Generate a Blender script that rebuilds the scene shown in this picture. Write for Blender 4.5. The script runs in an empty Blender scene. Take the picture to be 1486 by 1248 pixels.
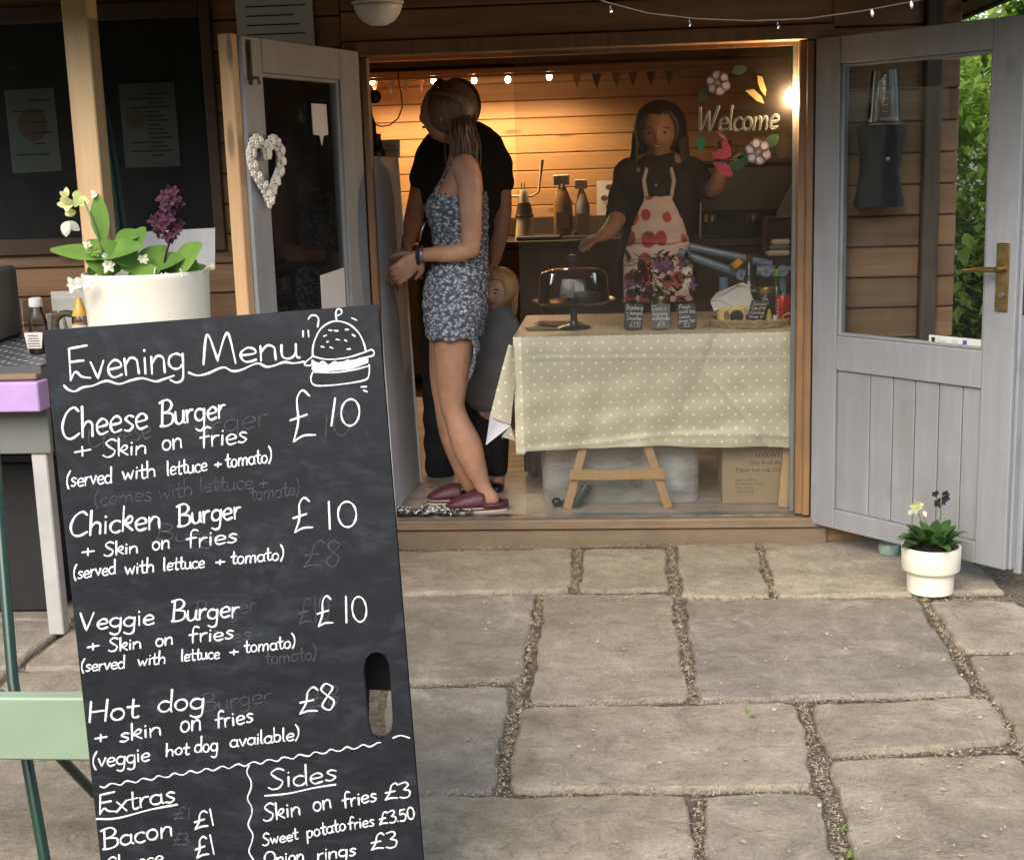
import bpy, bmesh, math, random
import numpy as np
from mathutils import Vector, Matrix
random.seed(7)
C = bpy.context.scene.collection
rad = math.radians

# ---------------------------------------------------------------- camera, sky, sun, exposure
CAM_H, FPX = 1.44, 1980.0
def cam_axes(p, y, r):
    cy, sy, cp, sp, cr, sr = math.cos(y), math.sin(y), math.cos(p), math.sin(p), math.cos(r), math.sin(r)
    f = Vector((-sy*cp, cy*cp, -sp)); rt = Vector((cy, sy, 0)); up = rt.cross(f)
    return cr*rt + sr*up, -sr*rt + cr*up, f
AR, AU, AF = cam_axes(rad(11.1), rad(5.0), rad(-1.78))
C0 = Vector((0, 0, CAM_H))
cam = bpy.data.cameras.new('camera'); camo = bpy.data.objects.new('camera', cam); C.objects.link(camo)
camo.matrix_world = Matrix.Translation(C0) @ Matrix((AR, AU, -AF)).transposed().to_4x4()
cam.sensor_width = 36; cam.lens = FPX/1486*36; cam.clip_start = .05; cam.clip_end = 400
bpy.context.scene.camera = camo
sc = bpy.context.scene
w = bpy.data.worlds.new('World'); sc.world = w; w.use_nodes = True
bg = w.node_tree.nodes['Background']
SUN_EL, SUN_AZ = rad(42), rad(196)          # azimuth clockwise from +Y: behind and left of the camera
sky = w.node_tree.nodes.new('ShaderNodeTexSky'); sky.sky_type = 'NISHITA'; sky.sun_disc = False
sky.sun_elevation = SUN_EL; sky.sun_rotation = SUN_AZ; sky.dust_density = 3.0; sky.air_density = 1.0; sky.ozone_density = .6
w.node_tree.links.new(sky.outputs[0], bg.inputs[0]); bg.inputs[1].default_value = .165
sl = bpy.data.lights.new('sun', 'SUN'); so = bpy.data.objects.new('sun', sl); C.objects.link(so)
sl.energy = 1.35; sl.angle = rad(50); sl.color = (1, .95, .86)
sdir = Vector((math.sin(SUN_AZ)*math.cos(SUN_EL), math.cos(SUN_AZ)*math.cos(SUN_EL), math.sin(SUN_EL)))
so.rotation_euler = sdir.to_track_quat('Z', 'Y').to_euler()
sc.view_settings.view_transform = 'Standard'; sc.view_settings.look = 'None'; sc.view_settings.gamma = 1
sc.view_settings.use_curve_mapping = False; sc.view_settings.exposure = 1.0
try:
    sc.cycles.use_denoising = True; sc.cycles.max_bounces = 8; sc.cycles.transparent_max_bounces = 16
    sc.cycles.sample_clamp_indirect = 3; sc.cycles.caustics_reflective = False; sc.cycles.caustics_refractive = False
except Exception: pass

# measured points of the photograph -> points of the place (on a known plane)
def ray(px, py): return AF + (px-743)/FPX*AR - (py-624)/FPX*AU
def onz(px, py, z=0.):
    d = ray(px, py); return C0 + d*((z-CAM_H)/d.z)
def P(px, py, y):
    d = ray(px, py); return C0 + d*(y/d.y)
def onplane(px, py, o, n):
    d = ray(px, py); return C0 + d*((o-C0).dot(n)/d.dot(n))

# ---------------------------------------------------------------- mesh builder
def vadd(a, b): return (a[0]+b[0], a[1]+b[1], a[2]+b[2])
class MB:
    def __init__(s): s.v = []; s.f = []; s.uv = None
    def add(s, vs, fs):
        n = len(s.v); s.v += [tuple(x) for x in vs]; s.f += [tuple(i+n for i in f) for f in fs]; return s
    def box(s, lo, hi, M=None):
        x0, y0, z0 = lo; x1, y1, z1 = hi
        vs = [(x0,y0,z0),(x1,y0,z0),(x1,y1,z0),(x0,y1,z0),(x0,y0,z1),(x1,y0,z1),(x1,y1,z1),(x0,y1,z1)]
        if M is not None: vs = [M @ Vector(v) for v in vs]
        return s.add(vs, [(0,3,2,1),(4,5,6,7),(0,1,5,4),(1,2,6,5),(2,3,7,6),(3,0,4,7)])
    def beam(s, a, b, w_, h_, up=(0, 0, 1)):
        a, b = Vector(a), Vector(b); t = (b-a).normalized(); u = Vector(up)
        sd = t.cross(u).normalized(); u = sd.cross(t)
        vs = [p + sd*(i*w_/2) + u*(j*h_/2) for p in (a, b) for i, j in ((-1,-1),(1,-1),(1,1),(-1,1))]
        return s.add(vs, [(0,1,2,3),(7,6,5,4),(0,4,5,1),(1,5,6,2),(2,6,7,3),(3,7,4,0)])
    def tube(s, pts, r, n=8, caps=True, flat=None, closed=False):
        pts = [Vector(p) for p in pts]; m = len(pts); rr = r if isinstance(r, (list, tuple)) else [r]*m
        ref = Vector(flat[0]) if flat else None; rings = []; pv = None
        for i, p in enumerate(pts):
            t = (pts[(i+1) % m] - pts[i-1]) if closed else (pts[min(i+1, m-1)] - pts[max(i-1, 0)])
            t = t.normalized() if t.length > 1e-9 else Vector((0, 0, 1))
            if ref is not None: a = ref - t*ref.dot(t)
            else:
                a = (pv - t*pv.dot(t)) if pv is not None else (Vector((0,0,1)).cross(t) if abs(t.z) < .9 else Vector((1,0,0)).cross(t))
            a = a.normalized() if a.length > 1e-6 else Vector((1,0,0)); pv = a; b = t.cross(a)
            ra = rr[i][0] if isinstance(rr[i], (tuple, list)) else rr[i]
            rb = rr[i][1] if isinstance(rr[i], (tuple, list)) else rr[i]
            if flat and len(flat) > 1: ra *= flat[1]
            rings.append([p + a*(ra*math.cos(k*2*math.pi/n)) + b*(rb*math.sin(k*2*math.pi/n)) for k in range(n)])
        vs = [v for g in rings for v in g]; fs = []
        for i in range(m if closed else m-1):
            j = (i+1) % m
            for k in range(n): fs.append((i*n+k, i*n+(k+1) % n, j*n+(k+1) % n, j*n+k))
        if caps and not closed:
            fs.append(tuple(range(n-1, -1, -1))); fs.append(tuple((m-1)*n+k for k in range(n)))
        return s.add(vs, fs)
    def limb(s, pts, rs, n=14, ref=(0, 1, 0), sub=5):
        """smooth tapered limb with round ends; rs are radii or (along ref, across) pairs"""
        rs = [(r, r) if not isinstance(r, (tuple, list)) else tuple(r) for r in rs]
        pts = [Vector(p) for p in pts]; pp = []; qq = []; m = len(pts)
        def cr(a, b, c, d, t): return .5*((2*b)+(c-a)*t+(2*a-5*b+4*c-d)*t*t+(3*b-a-3*c+d)*t**3)
        for i in range(m-1):
            i0, i3 = max(i-1, 0), min(i+2, m-1)
            for k in range(sub):
                t = k/sub
                pp.append(cr(pts[i0], pts[i], pts[i+1], pts[i3], t))
                qq.append(tuple(max(.002, cr(rs[i0][j], rs[i][j], rs[i+1][j], rs[i3][j], t)) for j in (0, 1)))
        pp.append(pts[-1]); qq.append(rs[-1])
        d0 = (pp[0]-pp[1]).normalized(); d1 = (pp[-1]-pp[-2]).normalized(); A = []; RA = []; B = []; RB = []
        for a in (80, 55, 30):
            A.append(pp[0]+d0*(min(qq[0])*math.sin(rad(a)))); RA.append(tuple(x*math.cos(rad(a)) for x in qq[0]))
        for a in (30, 55, 80):
            B.append(pp[-1]+d1*(min(qq[-1])*math.sin(rad(a)))); RB.append(tuple(x*math.cos(rad(a)) for x in qq[-1]))
        return s.tube(A+pp+B, RA+qq+RB, n, True, (ref,))
    def lathe(s, prof, c=(0,0,0), n=24, M=None, sx=1, sy=1):
        c = Vector(c); vs = []; fs = []; m = len(prof)
        for r, z in prof:
            for k in range(n):
                a = 2*math.pi*k/n; v = Vector((r*sx*math.cos(a), r*sy*math.sin(a), z))
                vs.append((M @ v if M is not None else v) + c)
        for i in range(m-1):
            for k in range(n): fs.append((i*n+k, i*n+(k+1) % n, (i+1)*n+(k+1) % n, (i+1)*n+k))
        if prof[0][0] > 1e-5: fs.append(tuple(range(n-1, -1, -1)))
        if prof[-1][0] > 1e-5: fs.append(tuple((m-1)*n+k for k in range(n)))
        return s.add(vs, fs)
    def ball(s, c, r, n=10, m=7, sc=(1,1,1)):
        prof = [(max(1e-6, r*math.sin(math.pi*i/m)), -r*math.cos(math.pi*i/m)) for i in range(m+1)]
        c = Vector(c); vs = []; fs = []
        for q, z in prof:
            for k in range(n):
                a = 2*math.pi*k/n; vs.append(Vector((q*sc[0]*math.cos(a), q*sc[1]*math.sin(a), z*sc[2]))+c)
        for i in range(m):
            for k in range(n): fs.append((i*n+k, i*n+(k+1) % n, (i+1)*n+(k+1) % n, (i+1)*n+k))
        return s.add(vs, fs)
    def prism(s, poly, d):
        """poly: list of 3D points, extruded by vector d"""
        n = len(poly); d = Vector(d); a = [Vector(p) for p in poly]
        return s.add(a+[p+d for p in a], [tuple(range(n-1, -1, -1)), tuple(range(n, 2*n))] + [(i, (i+1) % n, (i+1) % n+n, i+n) for i in range(n)])
    def grid(s, fn, nu, nv, uvf=None):
        vs = [fn(i/nu, j/nv) for j in range(nv+1) for i in range(nu+1)]
        fs = [(j*(nu+1)+i, j*(nu+1)+i+1, (j+1)*(nu+1)+i+1, (j+1)*(nu+1)+i) for j in range(nv) for i in range(nu)]
        n0 = len(s.v)
        if uvf:
            s.uv = s.uv or {}
            for j in range(nv+1):
                for i in range(nu+1): s.uv[n0+j*(nu+1)+i] = uvf(i/nu, j/nv)
        return s.add(vs, fs)
    def build(s, name, m, parent=None, bevel=0, smooth=False, solid=0, label=None, kind=None, seg=1, fixn=True):
        off = Vector((0,0,0)) if parent is None else wloc(parent)
        me = bpy.data.meshes.new(name); me.from_pydata([tuple(Vector(v)-off) for v in s.v], [], s.f); me.validate()
        if s.uv:
            ul = me.uv_layers.new(name='UVMap')
            for lp in me.loops: ul.data[lp.index].uv = s.uv.get(lp.vertex_index, (0, 0))
        if fixn or bevel or s.uv:
            b = bmesh.new(); b.from_mesh(me)
            if fixn: bmesh.ops.recalc_face_normals(b, faces=b.faces)
            if bevel: bmesh.ops.bevel(b, geom=list(b.edges), offset=bevel, segments=seg, affect='EDGES', clamp_overlap=True)
            b.to_mesh(me); b.free()
        if m is not None: me.materials.append(m)
        if smooth:
            me.shade_smooth() if smooth is True else smooth_by(me, smooth)
        o = bpy.data.objects.new(name, me); C.objects.link(o)
        if parent is not None: o.parent = parent
        if label: o['label'] = label
        if kind: o['kind'] = kind
        if solid:
            q = o.modifiers.new('thick', 'SOLIDIFY'); q.thickness = solid; q.offset = 0
        return o
def smooth_by(me, ang):
    me.shade_smooth()
    try: me.set_sharp_from_angle(angle=rad(ang))
    except Exception: pass
def wloc(o):
    v = Vector(o.location)
    return v + wloc(o.parent) if o.parent else v
def thing(name, label, cat, loc, group=None):
    o = bpy.data.objects.new(name, None); C.objects.link(o); o.location = loc; o.empty_display_size = .1
    o['label'] = label; o['category'] = cat
    if group: o['group'] = group
    return o
def sub(name, parent, loc=None, label=None):
    o = bpy.data.objects.new(name, None); C.objects.link(o); o.parent = parent; o.empty_display_size = .05
    o.location = (Vector(loc)-wloc(parent)) if loc is not None else (0,0,0)
    if label: o['label'] = label
    return o
def tag(o, label, cat, group=None):
    o['label'] = label; o['category'] = cat
    if group: o['group'] = group
    return o
def dup(root, loc, rot=None, label=None):
    r = root.copy(); C.objects.link(r); r.location = loc
    if rot is not None: r.rotation_euler = rot
    if label: r['label'] = label
    for ch in root.children:
        c = ch.copy(); C.objects.link(c); c.parent = r
        for g in ch.children:
            d = g.copy(); C.objects.link(d); d.parent = c
    return r
def piece(src, parent, loc, rot=(0,0,0), scale=(1,1,1)):
    o = src.copy(); C.objects.link(o); o.parent = parent; o.location = Vector(loc)-wloc(parent); o.rotation_euler = rot; o.scale = scale
    return o
def plate(outer, holes, y0, y1, fr=None):
    """flat plate with holes; 2D points (x,z) -> MB between depths y0,y1; fr maps (x,depth,z)"""
    cu = bpy.data.curves.new('t', 'CURVE'); cu.dimensions = '2D'; cu.fill_mode = 'BOTH'; cu.extrude = abs(y1-y0)/2
    for pl in [outer]+holes:
        sp = cu.splines.new('POLY'); sp.points.add(len(pl)-1); sp.use_cyclic_u = True
        for i, (x, z) in enumerate(pl): sp.points[i].co = (x, z, 0, 1)
    o = bpy.data.objects.new('t', cu); me = o.to_mesh(); mid = (y0+y1)/2; mb = MB()
    f = fr or (lambda x, y, z: (x, y, z))
    mb.add([f(v.co.x, mid-v.co.z, v.co.y) for v in me.vertices], [tuple(p.vertices) for p in me.polygons])
    o.to_mesh_clear(); bpy.data.objects.remove(o); bpy.data.curves.remove(cu)
    return mb
def font_mb(body, size, fr, align='LEFT', shear=0, thick=.0006):
    cu = bpy.data.curves.new('t', 'FONT'); cu.body = body; cu.size = size; cu.align_x = align; cu.shear = shear; cu.resolution_u = 2
    o = bpy.data.objects.new('t', cu); me = o.to_mesh(); mb = MB()
    mb.add([fr(v.co.x, v.co.y) for v in me.vertices], [tuple(p.vertices) for p in me.polygons])
    o.to_mesh_clear(); bpy.data.objects.remove(o); bpy.data.curves.remove(cu)
    return mb

# ---------------------------------------------------------------- materials
class NT:
    def __init__(s, name):
        s.m = bpy.data.materials.new(name); s.m.use_nodes = True; s.t = s.m.node_tree; s.n = s.t.nodes
        s.b = s.n['Principled BSDF']; s.out = s.n['Material Output']
    def new(s, typ, **kw):
        n = s.n.new('ShaderNode'+typ)
        for k, v in kw.items():
            if k.startswith('_'): setattr(n, k[1:], v)
        for k, v in kw.items():
            if not k.startswith('_'): s.set(n, k, v)
        return n
    def set(s, n, k, v):
        i = n.inputs[int(k[1:])] if k[0] == 'i' and k[1:].isdigit() else n.inputs[k.replace('_', ' ')]
        if isinstance(v, bpy.types.NodeSocket): s.t.links.new(v, i)
        elif isinstance(v, bpy.types.Node): s.t.links.new(v.outputs[0], i)
        else:
            if isinstance(v, (tuple, list)) and len(v) == 3 and i.type == 'RGBA': v = (*v, 1)
            i.default_value = v
    def pos(s, scale=(1,1,1), rot=(0,0,0), obj=False):
        g = s.new('TexCoord').outputs['Object'] if obj else s.new('NewGeometry').outputs['Position']
        r = s.new('ObjectInfo').outputs['Random']
        mul = s.new('Math', _operation='MULTIPLY', i0=r, i1=37.0)
        cb = s.new('CombineXYZ', X=mul, Y=mul, Z=mul)
        m = s.new('Mapping', Vector=g, Scale=scale, Rotation=rot)
        return s.new('VectorMath', _operation='ADD', i0=m, i1=cb)
    def noise(s, v, scale=5, detail=4, rough=.55, dist=0):
        return s.new('TexNoise', Vector=v, Scale=scale, Detail=detail, Roughness=rough, Distortion=dist).outputs['Fac']
    def ramp(s, fac, stops):
        n = s.new('ValToRGB', Fac=fac); e = n.color_ramp.elements
        while len(e) < len(stops): e.new(.5)
        for q, (p_, c) in zip(e, stops): q.position = p_; q.color = (*c, 1) if len(c) == 3 else c
        return n.outputs['Color']
    def mix(s, fac, a, b, mode='MIX'):
        n = s.new('Mix', _data_type='RGBA', _blend_type=mode)
        s.set(n, 'i0', fac); s.set(n, 'i6', a); s.set(n, 'i7', b); return n.outputs[2]
    def math(s, op, a, b=0., clamp=False):
        n = s.new('Math', _operation=op, i0=a, i1=b); n.use_clamp = clamp; return n.outputs[0]
    def bump(s, h, strength=.3, dist=.002):
        n = s.new('Bump', Strength=strength, Distance=dist, Height=h); s.t.links.new(n.outputs[0], s.b.inputs['Normal']); return n
    def col(s, c): s.set(s.b, 'Base_Color', c)
    def rough(s, v): s.set(s.b, 'Roughness', v)
def sc3(c, k): return tuple(min(1, x*k) for x in c)
def plain(name, c, rough=.5, var=.12, scale=12, bump=.05, metal=0, spec=.5, obj=False, coat=0):
    t = NT(name); v = t.pos(obj=obj); n = t.noise(v, scale, 5, .6)
    t.col(t.ramp(n, [(.3, sc3(c, 1-var)), (.7, sc3(c, 1+var))])); t.rough(t.ramp(n, [(.3, (rough*.85,)*3), (.7, (min(1, rough*1.15),)*3)]))
    t.b.inputs['Metallic'].default_value = metal; t.b.inputs['Specular IOR Level'].default_value = spec
    if coat: t.b.inputs['Coat Weight'].default_value = coat
    if bump: t.bump(t.noise(v, scale*6, 3), bump, .002)
    return t.m
def wood(name, c1, c2, axis='X', rough=.55, fine=22, knots=True, var=.25, bump=.25, obj=False, dirt=0):
    t = NT(name); k = {'X': (1.2, fine, fine), 'Y': (fine, 1.2, fine), 'Z': (fine, fine, 1.2)}[axis]
    v = t.pos(k, obj=obj); n1 = t.noise(v, 1.0, 5, .6, .6); n2 = t.noise(v, 4.5, 4, .6)
    f = t.math('ADD', t.math('MULTIPLY', n1, .7), t.math('MULTIPLY', n2, .3))
    c = t.ramp(f, [(.32, c2), (.5, tuple((a+b)/2 for a, b in zip(c1, c2))), (.66, c1)])
    r = t.new('ObjectInfo').outputs['Random']
    c = t.mix(1.0, c, t.ramp(r, [(0, (1-var,)*3), (1, (1+var*.2,)*3)]), 'MULTIPLY')
    if knots:
        kk = {'X': (2.2, 9, 9), 'Y': (9, 2.2, 9), 'Z': (9, 9, 2.2)}[axis]
        vo = t.new('TexVoronoi', Vector=t.pos(kk, obj=obj), Scale=1.0, Randomness=1.0).outputs['Distance']
        c = t.mix(t.ramp(vo, [(.07, (.85,)*3), (.16, (0,)*3)]), c, sc3(c2, .35))
    if dirt:
        d = t.noise(t.pos((3, 3, 3), obj=obj), 1.3, 5, .65)
        c = t.mix(t.math('MULTIPLY', t.ramp(d, [(.45, (0,)*3), (.75, (1,)*3)]), dirt), c, (.06, .05, .035))
    t.col(c); t.rough(rough); t.bump(f, bump, .003)
    return t.m
def glassy(name, tint=(1,1,1), rough=.02, ior=1.45, haze=0, hazecol=(.6,.6,.6)):
    t = NT(name); tr = t.new('BsdfTransparent', Color=tint); gl = t.new('BsdfGlossy', Roughness=rough)
    fr = t.new('Fresnel', IOR=ior); m1 = t.new('MixShader', i0=fr, i1=tr, i2=gl); last = m1
    if haze:
        n = t.noise(t.pos(), 4, 5, .65)
        df = t.new('MixShader', i0=.5, i1=t.new('BsdfDiffuse', Color=hazecol).outputs[0], i2=t.new('BsdfTranslucent', Color=hazecol).outputs[0]).outputs[0]; last = t.new('MixShader', i0=t.math('MULTIPLY', t.ramp(n, [(.3, (.3,)*3), (.75, (1,)*3)]), haze), i1=m1, i2=df)
    t.t.links.new(last.outputs[0], t.out.inputs['Surface']); return t.m
def emit(name, c, s_):
    t = NT(name); t.set(t.b, 'Base_Color', c); t.set(t.b, 'Emission_Color', c); t.b.inputs['Emission Strength'].default_value = s_; return t.m
def leafmat(name, c1, c2, trans=.35, rough=.6):
    t = NT(name); v = t.pos((1,1,1)); n = t.noise(v, 9, 3); r = t.new('ObjectInfo').outputs['Random']
    c = t.ramp(n, [(.3, c1), (.7, c2)]); c = t.mix(1.0, c, t.ramp(r, [(0, (.72, .78, .70)), (.5, (1, 1, 1)), (1, (1.1, 1.02, .9))]), 'MULTIPLY'); t.col(c); t.rough(rough)
    t.b.inputs['Specular IOR Level'].default_value = .25; t.bump(t.noise(t.pos(), 130, 4, .7), .35, .002)
    tl = t.new('BsdfTranslucent', Color=c); mx = t.new('MixShader', i0=trans, i1=t.b.outputs[0], i2=tl)
    t.t.links.new(mx.outputs[0], t.out.inputs['Surface']); return t.m
M = {}
# ---------------------------------------------------------------- materials of the place
def stone_mat():
    t = NT('riven_stone'); r = t.new('ObjectInfo').outputs['Random']
    n1 = t.noise(t.pos(), 2.6, 7, .64, .6); n2 = t.noise(t.pos(), 9, 7, .72, .4); n3 = t.noise(t.pos(), 110, 3, .7)
    led = t.noise(t.pos((1, 1.7, 1)), 3.4, 6, .56, 1.1)                     # riven ledges
    lf_ = t.math('MULTIPLY', led, 9.0); fl_ = t.math('FLOOR', lf_); fr_ = t.math('SUBTRACT', lf_, fl_)
    step = t.math('ADD', fl_, t.math('SMOOTH_MIN', t.math('MULTIPLY', fr_, 5.0), 1.0))
    edge = t.math('LESS_THAN', fr_, .07)
    f = t.math('ADD', t.math('MULTIPLY', n1, .45), t.math('MULTIPLY', n2, .55))
    c = t.ramp(f, [(.30, (.125, .112, .086)), (.42, (.21, .19, .15)), (.55, (.30, .274, .22)), (.68, (.42, .388, .32))])
    c = t.mix(1.0, c, t.ramp(n3, [(.3, (.80,)*3), (.7, (1.14,)*3)]), 'MULTIPLY')
    c = t.mix(1.0, c, t.ramp(r, [(0, (.80, .80, .80)), (.35, (.97, .94, .88)), (.7, (1.05, 1.0, .90)), (1, (1.12, 1.08, 1.02))]), 'MULTIPLY')
    st = t.noise(t.pos(), 1.5, 6, .72, .5); c = t.mix(t.ramp(st, [(.50, (0,)*3), (.72, (.58,)*3)]), c, (.15, .13, .096))
    wn_ = t.noise(t.pos((1, 1, 1)), 4.2, 6, .7); c = t.mix(t.ramp(wn_, [(.60, (0,)*3), (.72, (.5,)*3)]), c, (.46, .43, .36))
    li = t.new('TexVoronoi', Vector=t.pos(), Scale=11.0).outputs['Distance']; c = t.mix(t.ramp(li, [(.05, (.5,)*3), (.11, (0,)*3)]), c, (.34, .35, .27))
    c = t.mix(t.math('MULTIPLY', edge, .42), c, (.085, .075, .058))
    t.col(c); t.rough(.84); t.b.inputs['Specular IOR Level'].default_value = .3
    h = t.math('ADD', t.math('ADD', t.math('MULTIPLY', n2, 1.0), t.math('MULTIPLY', n3, .12)), t.math('MULTIPLY', step, .085))
    t.bump(h, .8, .012); return t.m
M['stone'] = stone_mat()
def soil_mat():
    t = NT('soil'); v = t.pos(); n = t.noise(v, 60, 5, .75); n2 = t.noise(v, 6, 4, .6)
    c = t.ramp(n, [(.3, (.05, .038, .025)), (.46, (.13, .104, .07)), (.58, (.24, .20, .14)), (.72, (.42, .36, .27))])
    t.col(t.mix(t.ramp(n2, [(.4, (0,)*3), (.7, (.5,)*3)]), c, (.05, .055, .025))); t.rough(.95); t.bump(n, 1.0, .02); return t.m
M['soil'] = soil_mat()
M['chip'] = plain('grit', (.27, .225, .16), .9, .5, 60, .2)
M['straw'] = plain('dry_straw', (.42, .35, .22), .8, .35, 40, .1)
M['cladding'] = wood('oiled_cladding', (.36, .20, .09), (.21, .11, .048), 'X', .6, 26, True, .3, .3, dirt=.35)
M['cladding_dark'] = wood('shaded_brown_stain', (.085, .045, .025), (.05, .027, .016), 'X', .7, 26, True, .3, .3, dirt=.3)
M['pine'] = wood('interior_pine', (.50, .30, .135), (.40, .22, .09), 'X', .5, 18, True, .12, .15)
M['frame_oak'] = wood('door_frame_timber', (.30, .165, .075), (.17, .09, .042), 'Z', .55, 26, True, .2, .3, dirt=.4)
M['sill'] = wood('sill_timber', (.26, .185, .112), (.15, .105, .065), 'X', .7, 22, True, .2, .5, dirt=.55)
M['sill2'] = wood('step_timber', (.22, .16, .098), (.15, .108, .066), 'X', .75, 10, True, .2, .5, dirt=.5)
M['newwood'] = wood('fresh_post_timber', (.60, .42, .22), (.47, .31, .15), 'Z', .55, 20, True, .06, .2)
M['trestle'] = wood('trestle_timber', (.55, .36, .19), (.45, .27, .13), 'Z', .5, 24, True, .1, .15)
M['floorwood'] = wood('cabin_floor_boards', (.43, .38, .31), (.32, .275, .22), 'X', .5, 14, False, .2, .25, dirt=.35)
def paint_mat(name, c):
    t = NT(name); v = t.pos((18, 18, 1.6)); n = t.noise(v, 1.3, 6, .6, .4); g = t.noise(t.pos((1, 1, .7)), 3.2, 6, .68)
    cc = t.ramp(n, [(.3, sc3(c, .88)), (.7, sc3(c, 1.06))])
    cc = t.mix(t.ramp(g, [(.46, (0,)*3), (.74, (.8,)*3)]), cc, (c[0]*.72, c[1]*.70, c[2]*.62))
    k = t.new('TexVoronoi', Vector=t.pos((5, 5, 3)), Scale=1.0).outputs['Distance']
    cc = t.mix(t.ramp(k, [(.04, (.6,)*3), (.13, (0,)*3)]), cc, sc3(c, .6))
    t.col(cc); t.rough(t.ramp(g, [(.3, (.42,)*3), (.7, (.62,)*3)])); t.bump(n, .35, .002); return t.m
M['grey_paint'] = paint_mat('weathered_grey_paint', (.275, .287, .302))
M['glass'] = glassy('door_glass', (.93, .95, .94), .02, 1.26, .015, (.55, .5, .45))
M['screen_glass'] = glassy('side_pane_glass', (.93, .94, .93), .02, 1.3, .07, (.60, .54, .44))  # dust haze on the pane, raised and warmed to imitate glare
M['clear'] = glassy('clear_glass', (.95, .97, .96), .03, 1.5)
M['brass'] = plain('aged_brass', (.30, .21, .09), .38, .25, 30, .15, 1.0)
M['steel'] = plain('dull_steel', (.35, .35, .35), .35, .15, 20, .05, 1.0)
M['iron'] = plain('rusty_iron', (.06, .05, .045), .7, .4, 40, .3, .4)
M['black'] = plain('black_plastic', (.012, .012, .013), .35, .2)
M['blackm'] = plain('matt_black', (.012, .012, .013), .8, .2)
M['white'] = plain('white_plastic', (.62, .62, .60), .4, .06)
M['paper'] = plain('paper', (.62, .62, .60), .8, .05, 6, .05)
M['cream'] = plain('cream_glazed_ceramic', (.78, .74, .60), .38, .09, 4, .04, 0, .5, False, .3)
M['soil_pot'] = plain('potting_soil', (.02, .014, .009), .95, .5, 60, 1.0)

# ---------------------------------------------------------------- ground and paving
WALL = 5.05
b = MB(); b.add([(-150,-120,-.05),(150,-120,-.05),(150,200,-.05),(-150,200,-.05)], [(0,1,2,3)])
o = b.build('ground', M['soil']); o['kind'] = 'structure'
b = MB(); b.grid(lambda u, v: (-4.2+u*6.4, .2+v*4.86, -.016+.004*math.sin(31*u+17*v)*math.cos(23*v)), 60, 50)
paving = b.build('paving', M['soil']); paving['kind'] = 'structure'
def slab(poly, dz=None):
    """one riven flagstone: uneven outline, rounded arris, worn top"""
    rnd = random.Random(int(abs(poly[0][0])*977+abs(poly[0][1])*131))
    pts = [Vector((p[0], p[1], 0)) for p in poly]; n = len(pts); cen = sum(pts, Vector())/n; out = []
    for i in range(n):
        a, c = pts[i], pts[(i+1) % n]; L = (c-a).length; k = max(3, int(L/.035)); nn = Vector((c.y-a.y, a.x-c.x, 0)).normalized()
        ph = rnd.uniform(0, 6)
        for j in range(k):
            t = j/k; e = .0045*math.sin(ph+t*L*16)+.003*math.sin(ph*2+t*L*47)+rnd.uniform(-.002, .002)
            p = a.lerp(c, t) + nn*e
            if j == 0: p = p.lerp(cen, .011/max(.1, (p-cen).length))
            if j in (1, k-1): p = p.lerp(cen, .002/max(.1, (p-cen).length))
            out.append(p)
    z = rnd.uniform(-.004, .003) if dz is None else dz; tx, ty = rnd.uniform(-.006, .006), rnd.uniform(-.005, .005)
    rings = []
    for ins, h in ((0, -.045), (.0, -.012), (.004, -.004), (.011, 0)):
        r = []
        for p in out:
            d = (cen-p); q = p + d.normalized()*(ins+rnd.uniform(0, .002)); zz = h+z+(q.x-cen.x)*tx+(q.y-cen.y)*ty
            r.append((q.x, q.y, zz + (rnd.uniform(-.0015, .0015) if h > -.01 else 0)))
        rings.append(r)
    m = len(out); mb = MB(); mb.add([v for r in rings for v in r], [(i*m+k, i*m+(k+1) % m, (i+1)*m+(k+1) % m, (i+1)*m+k) for i in range(3) for k in range(m)])
    mb.add(rings[3], [tuple(range(m))])
    return mb.build('paving_slab', M['stone'], paving)
PX = [
 [(560,800),(833,796),(829,855),(560,860)], [(848,795),(966,793),(972,853),(841,855)],
 [(981,789),(1095,785),(1118,866),(991,866)], [(1106,784),(1300,776),(1400,806),(1462,858),(1128,865)],
 [(560,867),(780,861),(757,985),(560,990)], [(791,860),(974,860),(1000,1010),(769,1019)],
 [(993,872),(1330,868),(1415,1004),(1014,1014)], [(1346,869),(1474,871),(1580,940),(1398,943)],
 [(1401,950),(1590,948),(1740,1083),(1484,1080)], [(560,997),(742,994),(716,1147),(560,1151)],
 [(753,1023),(1158,1019),(1184,1140),(737,1143)], [(1176,1019),(1436,1010),(1474,1073),(1200,1093)],
 [(560,1156),(1002,1150),(1020,1420),(540,1420)], [(1021,1151),(1187,1148),(1262,1420),(1032,1420)],
 [(1202,1101),(1478,1090),(1650,1330),(1266,1330)], [(1492,1088),(1750,1090),(1950,1330),(1664,1330)]]
for pl in PX: slab([tuple(onz(x, y)[:2]) for x, y in pl])
rx = [(-4.1,-3.35),(-3.33,-2.62),(-2.60,-1.845),(-1.825,-1.45),(-1.43,-.93)]
rows = [(4.62,5.0),(4.18,4.60),(3.74,4.165),(3.13,3.72),(2.52,3.11),(1.9,2.5)]
for (y0, y1) in rows:
    for i, (x0, x1) in enumerate(rx):
        if x0 > -1.9 and y1 < 3.2:
            if x0 < -1.5: slab([(-1.825, y0), (-.93, y0), (-.93, y1), (-1.825, y1)])
            continue
        slab([(x0, y0), (x1, y0), (x1, y1), (x0, y1)])
for x0, x1, y0, y1 in ((-.9,-.1,1.3,2.05),(-.08,.7,1.3,2.05),(.72,1.5,1.3,2.0)): slab([(x0,y0),(x1,y0),(x1,y1),(x0,y1)])
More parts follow.
